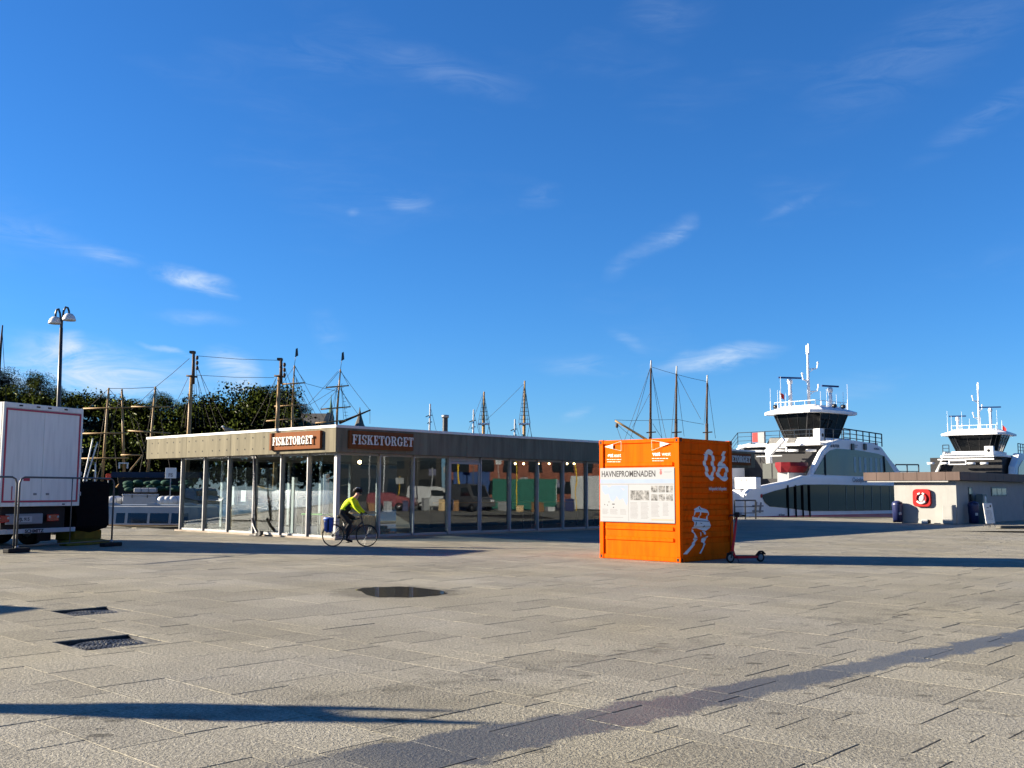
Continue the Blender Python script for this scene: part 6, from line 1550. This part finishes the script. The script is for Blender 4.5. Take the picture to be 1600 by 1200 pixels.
# railings round the upper deck
ye = .65; zd = z0w-.55
railing(fer, [(wc.x-4.4, BEAM-.8, zd), (wc.x-4.4, ye, zd), (wc.x-1.0, ye, zd)], 1.0, 3, 1.3)
a = FF.px(1378, 697, 'y', ye); b = FF.px(1318, 690, 'y', ye); railing(fer, [(b.x, ye, b.z), (a.x, ye, a.z-.05)], 1.0, 3, 1.0, r=.05)
railing(fer, [(wc.x-4.4, BEAM-.8, zd), (wc.x-6.2, BEAM-.9, zd-1.4)], 1.0, 3, 1.0)
p = FF.px(1280, 680, 'y', 1.0); mb = MB(); mb.box(p.x-.35, p.x+.35, .7, 1.3, p.z-.45, p.z+.48); lk = mb.build('deck_locker', M['ship_white'], fer, bevel=.03); mb = MB(); mb.lathe([(0,.69),(.14,.695)], 12, (p.x,0,p.z), 'Y'); mb.build('vent', M['black'], lk)
# open foredeck with crane, rescue boat and panels
xf = wc.x - 4.4
mb = MB(); mb.box(xf+.6, xf+5, 1.0, BEAM-.7, hp[3][1]-.6, z0w-.76); mb.build('fore_bulkhead', M['dark_wall'], fer)
for k, (x0, x1, y, zz_) in enumerate(((1166,1196,705,0),(1196,1230,704,0),(1232,1247,704,0),(1260,1275,704,0))):
    a, b = FF.px(x0, y, 'x', xf+.3), FF.px(x1, y, 'x', xf+.3); mb = MB(); mb.tube([(xf+.3, a.y, a.z),(xf+.3, b.y, b.z)], .10, 8); mb.build('pipe', M['ship_white'], fer)
for (x0, x1) in ((1197,1222),(1226,1244)):
    q = [FF.px(*c, 'x', xf-.15) for c in ((x0-1,697),(x1-4,697),(x1,684.5),(x0+6,684.5))]; mb = MB(); mb._add([*q, *[v + Vector((.12,0,.05)) for v in q]], [(0,1,2,3),(7,6,5,4),(0,4,5,1),(1,5,6,2),(2,6,7,3),(3,7,4,0)]); mb.build('louvre_panel', M['black_metal'], fer)
for (p0, p1, w) in (((1202,724),(1201,706),.36),((1200,712),(1225,686),.30),((1201,712),(1196,704),.16),((1197,700),(1229,699),.10),((1229,699),(1229,706),.10)):
    A, B = FF.px(*p0, 'x', xf-1.2), FF.px(*p1, 'x', xf-1.2); mb = MB(); mb.bar(A, B, w, w); mb.build('crane_arm', M['ship_white'], fer, bevel=.02)
for (x0, x1) in ((1192,1206.5),(1208,1222)):
    a, b = FF.px(x0, 724, 'x', xf-2.2), FF.px(x1, 748, 'x', xf-2.2); mb = MB(); mb.box(xf-2.25, xf-2.2, a.y, b.y, b.z, a.z); mb.build('screen_panel', M['screen'], fer, bevel=.01)
a, b = FF.px(1182, 713, 'x', xf-2.3), FF.px(1222, 713, 'x', xf-2.3); mb = MB(); mb.box(xf-2.32, xf-2.26, a.y, b.y, a.z-.05, a.z+.03); mb.build('screen_rail', M['lgrey'], fer)
A, B = FF.px(1223, 731, 'y', 1.5), FF.px(1258, 731, 'y', 1.5)
mb = MB(); nb = 10; vs = []
for i in range(nb+1):
    t = i/nb; x = A.x + (B.x-A.x)*t; w = .85*(1-abs(2*t-1)**3)**.5 + .05; zt_ = A.z+.42
    vs += [(x,1.7-w,zt_),(x,1.7-w*1.05,zt_-.28),(x,1.7-w*.6,zt_-.75),(x,1.7+w*.6,zt_-.75),(x,1.7+w*1.05,zt_-.28),(x,1.7+w,zt_)]
fs = [(i*6+j, (i+1)*6+j, (i+1)*6+(j+1)%6, i*6+(j+1)%6) for i in range(nb) for j in range(6)] + [tuple(range(6)), tuple(nb*6+j for j in range(5,-1,-1))]
mb._add(vs, fs); mb.build('rescue_boat', mat('dark_boat_red', (.13, .008, .012), .5), fer)
mb = MB(); mb.box(A.x+.3, B.x-.3, 1.2, 2.2, hp[3][1]-.3, A.z-.34); mb.build('boat_cradle', M['grey'], fer)
a, b = FF.px(1148, 746, 'x', bow-1.4), FF.px(1182, 764, 'x', bow-1.4); mb = MB(); mb.box(bow-1.42, bow-.9, b.y, a.y, b.z, a.z); bb = mb.build('bow_box', M['ship_white'], fer, bevel=.03)
for x in (1158, 1166): p = FF.px(x, 750, 'x', bow-1.43); mb = MB(); mb.lathe([(0,-.01),(.09,0)], 10, (bow-1.43, p.y, p.z), 'X'); mb.build('lamp', M['grey'], bb)
p = FF.px(1181, 691, 'x', xf-.3); mb = MB(); mb.box(xf-.34, xf-.28, p.y-.35, p.y+.3, p.z-.0, p.z+.75); mb.build('red_sign', M['red'], fer)
p = FF.px(1190, 691, 'x', xf-.3); mb = MB(); mb.box(xf-.4, xf-.2, p.y-.35, p.y+.3, p.z-.1, p.z+.8); mb.build('grey_cabinet', M['grey'], fer, bevel=.03)

# ---- second ferry ------------------------------------------------------
Y2 = 104.0; p = at(1520, 760, Y2)
SFm = Frame((p.x, Y2), R(52))        # bow towards the camera's left
f2 = empty('ferry', SFm.o, SFm.rz, 'white passenger ferry farther right, wheelhouse above the hut roof', 'ferry', 'white harbour ferries')
def sx(x, y, xx=0.0): return SFm.px(x, y, 'x', xx)
B2 = 10.0; yl_, yr_ = sx(1446, 740).y, sx(1560, 740).y
zdk = sx(1500, 709).z; yc = (sx(1480, 690, 3).y + sx(1566, 690, 3).y)/2
mb = MB(); mb.box(-1, 24, yr_-1.5, yl_+.5, -2.2, 1.3); mb.build('hull', M['ship_white'], f2, bevel=.3)
mb = MB(); mb.box(.8, 5.5, yr_-.2, yl_-.3, 1.31, zdk-.35); mb.build('fore_bulkhead', M['dark_wall'], f2)
mb = MB(); mb.prism([(yl_+.4, 1.3),(yl_-.2, 1.3),(yl_-1.8, zdk-.1),(yl_-1.8,zdk+.22),(yl_-2.0, zdk+.22)], .2, 4, 'X'); mb.build('side_frame', M['ship_white'], f2)
mb = MB(); mb.box(.3, 9, yr_-.4, yl_-1.5, zdk-.33, zdk-.12); mb.build('upper_deck', M['ship_white'], f2)
for k in range(3):
    a, b = sx(1473+k*0-4*k, 710+k*4, .1-.5*k), sx(1553, 710+k*4, .1-.5*k); mb = MB(); mb.box(.1-.5*k, .35-.5*k, b.y, a.y, a.z-.08, a.z+.05); mb.build('canopy_rib', M['ship_white'], f2)
for (x0, x1, y) in ((1449,1460,724),(1470,1482,724),(1511,1524,724),(1532,1544,724)):
    a, b = sx(x0, y, -.9), sx(x1, y, -.9); mb = MB(); mb.tube([(-.9,a.y,a.z),(-.9,b.y,b.z)], .11, 8); mb.build('pipe', M['ship_white'], f2)
a, b = sx(1482, 719, -1.0), sx(1510, 726, -1.0); mb = MB(); mb.box(-1.03, -.98, b.y, a.y, b.z, a.z); nb = mb.build('name_board', M['ship_white'], f2); mb = MB(); mb.box(-1.04, -1.031, b.y+.12, a.y-.12, b.z+.1, a.z-.1); mb.build('panel', M['black_metal'], nb)
# right hand lounge flank
zt2, zb2 = sx(1568, 706).z, 1.2
lpts = [(1554,745),(1566,722),(1572,711),(1580,708)]
q = [sx(x, y, 1.0) for x, y in lpts]
mb = MB(); yy0 = q[0].y; fl = [(1.0, zb2), (q[1].y*0+2.0, sx(1560,728).z), (4.5, zt2), (22, zt2), (22, zb2)]
mb.prism(fl, yr_-1.2, yr_-.5, 'Y'); fk = mb.build('lounge_flank', M['ship_white'], f2, bevel=.08)
mb = MB(); mb.prism([(2.2, zb2+.7), (3.2, sx(1560,728).z-.1), (5.2, zt2-.75), (21, zt2-.75), (21, zb2+.7)], yr_-1.25, yr_-1.2, 'Y'); mb.build('lounge_window', M['teal_glass'], f2)
z0_, z1_ = sx(1520, 705, 2.5).z, sx(1520, 680, 2.5).z
mb = MB(); mb.box(2.2, 7.6, yc-2.1, yc+2.1, zdk-.11, z0_-.01); mb.build('wheelhouse_base', M['ship_white'], f2)
zr = wheelhouse(f2, 5.0, yc, 5.2, 5.0, z0_, z1_, .6, .6)
ferry_mast(f2, 5.0, yc-.1, zr, SFm.px(1518, 598, 'x', 5).z - zr, -1)
a = SFm.px(1547, 636, 'x', 5); radar(f2, 5, a.y, zr-.1, a.z-zr, 2.1, 1.9)
a = SFm.px(1496, 650, 'x', 5); radar(f2, 5, a.y, zr-.1, a.z-zr, 1.7, 1.9)
mb = MB(); mb.box(3.4, 6.6, yc-1.5, yc+1.5, zr-.02, zr+.1); mb.build('roof_deck', M['ship_white'], f2)
railing(f2, [(2.9, yc-2.2, zr-.35), (2.9, yc+2.2, zr-.35)], .8, 2, .9, M['ship_white'], .025)
antennas(f2, [(3, yc+2.6, 2.4), (3, yc+2.2, 1.9), (3.2, yc+1.2, 2.3), (3, yc-2.3, 2.3), (3, yc-1.7, 1.8), (3, yc+.4, 1.5), (3, yc-.7, 1.6)], zr-.35)
a = SFm.px(1566, 672, 'x', 5); mb = MB(); mb.tube([(5,a.y,zr-.4),(5,a.y,a.z+1.0)], .025, 5); fs_ = mb.build('flag_staff', M['ship_white'], f2); mb = MB(); mb._add([(5+.03*math.sin(i), a.y-.04-.09*i, a.z+.55*j-.1*i) for j in (0,1) for i in range(5)], [(i,i+1,5+i+1,5+i) for i in range(4)]); mb.build('flag', M['red'], fs_)
a = sx(1545, 704, -.1); mb = MB(); mb.box(-.2, .3, a.y-.45, a.y+.4, a.z-.45, a.z+.45); lk = mb.build('deck_locker', M['ship_white'], f2, bevel=.03); mb = MB(); mb.lathe([(0,-.215),(.15,-.21)], 12, (0,a.y,a.z), 'X'); mb.build('vent', M['black'], lk)
railing(f2, [(.5, yl_-1.7, zdk-.1), (.5, yc+1.9, zdk-.1)], 1.05, 3, .9, r=.045)
railing(f2, [(5.5, yr_-.8, zt2), (21, yr_-.8, zt2)], 1.05, 3, 1.2, r=.045)
# gangway railing between the ferries, quay railing and low barrier
def quay_rail(name, p, q, h, label, n=3, step=1.2, m=None, r=.04):
    p, q = Vector(p), Vector(q); F = Frame(p, math.atan2((q-p).y, (q-p).x)); t = empty(name, p, F.rz, label, 'railing')
    railing(t, [(0,0,0), ((q-p).length, 0, 0)], h, n, step, m, r); return t
A, B = at(1400, 747, 88), at(1436, 747, 88); t = quay_rail('gangway', (A.x, 88, A.z), (B.x, 88, B.z), at(1410, 726, 88).z - A.z, 'dark railed gangway between the two ferries', 2, 1.1, r=.06)
mb = MB(); mb.box(-.3, (B.x-A.x)+.4, -.1, 1.2, -.25, -.02); mb.build('walkway', M['grey'], t)
for k in (0.2, 1.8): mb = MB(); mb.box(k, k+.15, .3, .9, -A.z-1.6, -.251); mb.build('pier', M['grey'], t)
A, B = gnd(1148, 812), gnd(1181, 811); quay_rail('quay_railing', A, B, 1.15, 'dark steel railing on the quay beside the ferry bow', 3, 1.0, M['black_metal'], .045)

# ================================================================ THINGS BESIDE THE SQUARE, SEEN IN THE GLASS, AND UNSEEN ONES ADDED FOR THEIR SHADOWS
M['brick'] = mat('red_brick', (.17, .065, .045), .9, var=.3, scale=1.2)
def building(x, y, w, d, h, rz, label, m, rows, cols, roofm):
    t = empty('brick_building', (x, y, 0), rz, label, 'building')
    mb = MB(); mb.box(-w/2, w/2, -d/2, d/2, 0, h); mb.build('wall', m, t)
    mb = MB(); mb.box(-w/2-.3, w/2+.3, -d/2-.3, d/2+.3, h+.002, h+.8); mb.build('roof', roofm, t)
    for r_ in range(rows):
        for c_ in range(cols):
            xx = -w/2 + (c_+.5)*w/cols; z = 1.2 + r_*(h-2)/rows; ww = w/cols*.3
            mb = MB(); mb.box(xx-ww, xx+ww, -d/2-.03, -d/2+.02, z, z+(h-2)/rows*.6); mb.build('window', M['dark_glass'], t)
building(118, 53, 27, 20, 24, R(-90), 'large red brick building on the right beyond the picture edge', M['brick'], 7, 7, M['slate'])
building(116, 17, 42, 22, 26, R(-90), 'dark stone building on the right beyond the picture edge', mat('dark_stone', (.03, .03, .03), .9, var=.3), 7, 11, M['slate'])
building(60, 140, 60, 20, 14, R(20), 'grey stone building far right behind the ferries', M['stone'], 4, 12, M['slate']) if False else None
def site_box(x, y, rz, l, w, h, label, m, cat='container', name='site_container', n=10):
    t = empty(name, (x, y, 0), rz, label, cat)
    mb = MB(); mb.box(-l/2, l/2, -w/2, w/2, .1, h); mb.build('body', m, t, bevel=.03)
    for i in range(n):
        for s in (-1, 1):
            mb = MB(); xx = -l/2 + (i+.5)*l/n; mb.box(xx-l/n*.25, xx+l/n*.25, s*(w/2+.02)-.02, s*(w/2+.02)+.02, .25, h-.15); mb.build('rib', m, t)
    for a in (-1, 1): mb = MB(); mb.box(a*(l/2-.3)-.1, a*(l/2-.3)+.1, -w/2, w/2, 0, .098); mb.build('skid', M['black_metal'], t)
M['teal'] = mat('teal_paint', (.012, .095, .07), .5, var=.15)
site_box(47, 46.0, R(94), 5.8, 2.5, 2.7, 'teal site container right of the square, mirrored in the glass', M['teal'])
site_box(49, 53.0, R(97), 6.0, 2.8, 3.0, 'pale site cabin right of the square, mirrored near the orange container', M['lgrey'], 'cabin', 'site_cabin')
site_box(49, 41.3, R(92), 3.2, 2.5, 3.3, 'blue tarpaulin trailer right of the square, mirrored in the glass door', mat('blue_tarp', (.02,.05,.15), .6), 'trailer', 'box_trailer')
def van(x, y, rz, label, m, h=2.2, l=5.2):
    t = empty('parked_van', (x, y, 0), rz, label, 'van', 'vans parked beside the square')
    mb = MB(); mb.prism([(-l/2,.35),(l/2,.35),(l/2,.95),(l/2-.75,1.15),(l/2-1.5,h-.1),(l/2-1.8,h),(-l/2+.1,h),(-l/2,h-.15)], -.95, .95, 'Y'); mb.build('body', m, t, bevel=.08, seg=2)
    for s in (-1, 1):
        mb = MB(); mb.prism([(l/2-2.5,1.2),(l/2-1.0,1.2),(l/2-1.62,h-.3),(l/2-2.5,h-.3)], s*.955, s*.965, 'Y'); mb.build('side_window', M['dark_glass'], t)
        for xx in (-l/2+.95, l/2-.95):
            mb = MB(); mb.lathe([(.18,-.11),(.33,-.11),(.34,0),(.33,.11),(.18,.11)], 18, (0,0,0), 'Y'); w = mb.build('wheel', M['black'], t, loc=(xx, s*.86, .34)); mb = MB(); mb.lathe([(0,-.08),(.18,-.09),(.18,.09),(0,.08)], 12, (0,0,0), 'Y'); mb.build('rim', M['steel'], w)
        mb = MB(); mb.box(l/2-.02, l/2+.03, s*.6-.18, s*.6+.18, .72, .92); mb.build('headlight', M['lgrey'], t, bevel=.02)
    A, B = (l/2-.80,1.17), (l/2-1.47,h-.14); n = Vector((B[1]-A[1], 0, A[0]-B[0])).normalized()*.02
    mb = MB(); mb.hexa([(A[0]+n.x,-.8,A[1]+n.z),(A[0]+n.x+.01,-.8,A[1]+n.z),(A[0]+n.x+.01,.8,A[1]+n.z),(A[0]+n.x,.8,A[1]+n.z),(B[0]+n.x,-.75,B[1]+n.z),(B[0]+n.x+.01,-.75,B[1]+n.z),(B[0]+n.x+.01,.75,B[1]+n.z),(B[0]+n.x,.75,B[1]+n.z)]); mb.build('windscreen', M['dark_glass'], t)
van(47, 37.9, R(96), 'pale van right of the square, mirrored in the glass beside the door', M['lgrey'], 2.0, 4.4)
van(42, 40.9, R(150), 'dark grey van right of the square, mirrored in the glass', mat('dark_van', (.06,.062,.066), .4))
van(45, 34.4, R(95), 'low dark red van right of the square, mirrored in the glass behind the cyclist', mat('dark_red', (.14,.01,.014), .4), 1.5, 3.6)
P_ = gnd(90, 950); sh = SUN_TO * (2.5 / math.tan(SUN_EL)); rzv = R(160); exv, eyv = Vector((math.cos(rzv), math.sin(rzv), 0)), Vector((-math.sin(rzv), math.cos(rzv), 0))
Pc = P_ + sh + exv*2.75 + eyv*.95; van(Pc.x, Pc.y, rzv, 'unseen white van left of the picture, added to cast a shadow tip on the paving', M['white'], 2.5, 5.6)  # unseen van, added so its rear roof corner throws the shadow wedge
# unseen parasol-like caster, added and leaned so its long shadow crosses the foreground
tipx = gnd(830, 1122); hgt = 4.1; sh = SUN_TO * (hgt / math.tan(SUN_EL)); lean = R(16); base = Vector((tipx.x + sh.x, tipx.y + sh.y - hgt*math.sin(lean), 0))
ps = empty('parasol_caster', base, 0, 'unseen parasol-like shape left of the picture, added to cast the long foreground shadow', 'parasol')
ps.rotation_euler = (-lean, 0, 0)
mb = MB(); mb.lathe([(0,.0),(.45,.0),(.45,.08),(.06,.12)], 20); mb.build('base', M['grey'], ps, rot=(lean, 0, 0))
mb = MB(); mb.tube([(0,0,.1),(0,0,2.2)], .04, 8); mb.build('pole', M['black_metal'], ps)
mb = MB(); mb.lathe([(.05,1.35),(.17,1.5),(.17,2.85),(.20,3.05),(.28,3.2),(.30,3.4),(.28,3.62),(.20,3.72)], 16); cn = mb.build('folded_canopy', M['lgrey'], ps)
mb = MB(); mb.tube([(0,.17,3.55),(0,.19,3.8),(0,.15,4.12)], [.10,.08,.03], 8); mb.tube([(0,-.16,3.55),(0,-.19,3.8),(0,-.22,4.1)], [.11,.10,.05], 8); mb.build('canopy_tip', M['lgrey'], cn)
# woods and boats on the far left shore, mirrored in the lit front
mb = MB(); rnd = random.Random(99)
for k in range(40):
    crown_geo(mb, 900+k, 13, 13, (-150 + rnd.uniform(-14, 14), 30 + k*4.0, -1), n=420, ls=1.3)
link('woodland', fast_mesh(mb, 'woodland', M['leaf']), kind='stuff', label='dark woodland on the far left shore')
for k, (x, y, rz, l) in enumerate(((-46, 54, 5, 12), (-62, 62, -4, 15), (-84, 58, 8, 11))):
    t = empty('moored_boat', (x, y, 0), R(rz), ('white motor boat moored left of the picture, nearest the trailer', 'long white motor boat moored left of the picture', 'white motor boat moored farthest left of the picture')[k], 'boat', 'motor boats moored to the left')
    hull(t, None, -l/2, l/2, 0, 3.4, .3, M['boat'], -2, .6); mb = MB(); mb.hexa([(-l*.25,-1.2,.3),(l*.2,-1.2,.3),(l*.2,1.2,.3),(-l*.25,1.2,.3),(-l*.22,-1,1.8),(l*.1,-1,1.8),(l*.1,1,1.8),(-l*.22,1,1.8)]); mb.build('cabin', M['white'], t, bevel=.08); mb = MB(); mb.box(-l*.2, l*.11, -1.16, -1.1, 1.0, 1.5); mb.build('window', M['dark_glass'], t)

random.seed(17)
for k in range(16):
    x, y = random.uniform(43, 50), 32.5 + k*1.25; h = random.uniform(2.5, 6)
    t = empty('sign_pole', (x, y, 0), 0, 'slim pole beside the square at right, %s of the row mirrored in the glass' % ORD[k], 'pole', 'poles beside the square')
    mb = MB(); mb.tube([(0,0,0),(0,0,h)], random.uniform(.03,.07), 6); mb.build('shaft', (M['grey'], M['lgrey'], M['yellow'], M['black_metal'])[k % 4], t)
    mb = MB(); mb.box(-.03, .03, -.3, .3, h-.7, h-.1); mb.build('plate', (M['lgrey'], M['navy'], M['grey'])[k % 3], t)
for k in range(14):
    x, y = random.uniform(40, 44), 33 + k*1.35; t = empty('goods_crate', (x, y, 0), random.uniform(0, 3), 'goods crate beside the square at right, %s of the row mirrored in the glass' % ORD[k], 'crate', 'crates beside the square')
    w, h = random.uniform(.4,.8), random.uniform(.3,1.1); m_ = (M['wood'], M['lgrey'], M['navy'], M['grey'], M['pine'])[k % 5]
    mb = MB(); mb.box(-w/2, w/2, -w/2, w/2, 0, h); mb.build('box', m_, t, bevel=.02); mb = MB(); mb.box(-w/2-.02, w/2+.02, -w/2-.02, w/2+.02, h+.002, h+.05); mb.build('lid', m_, t)
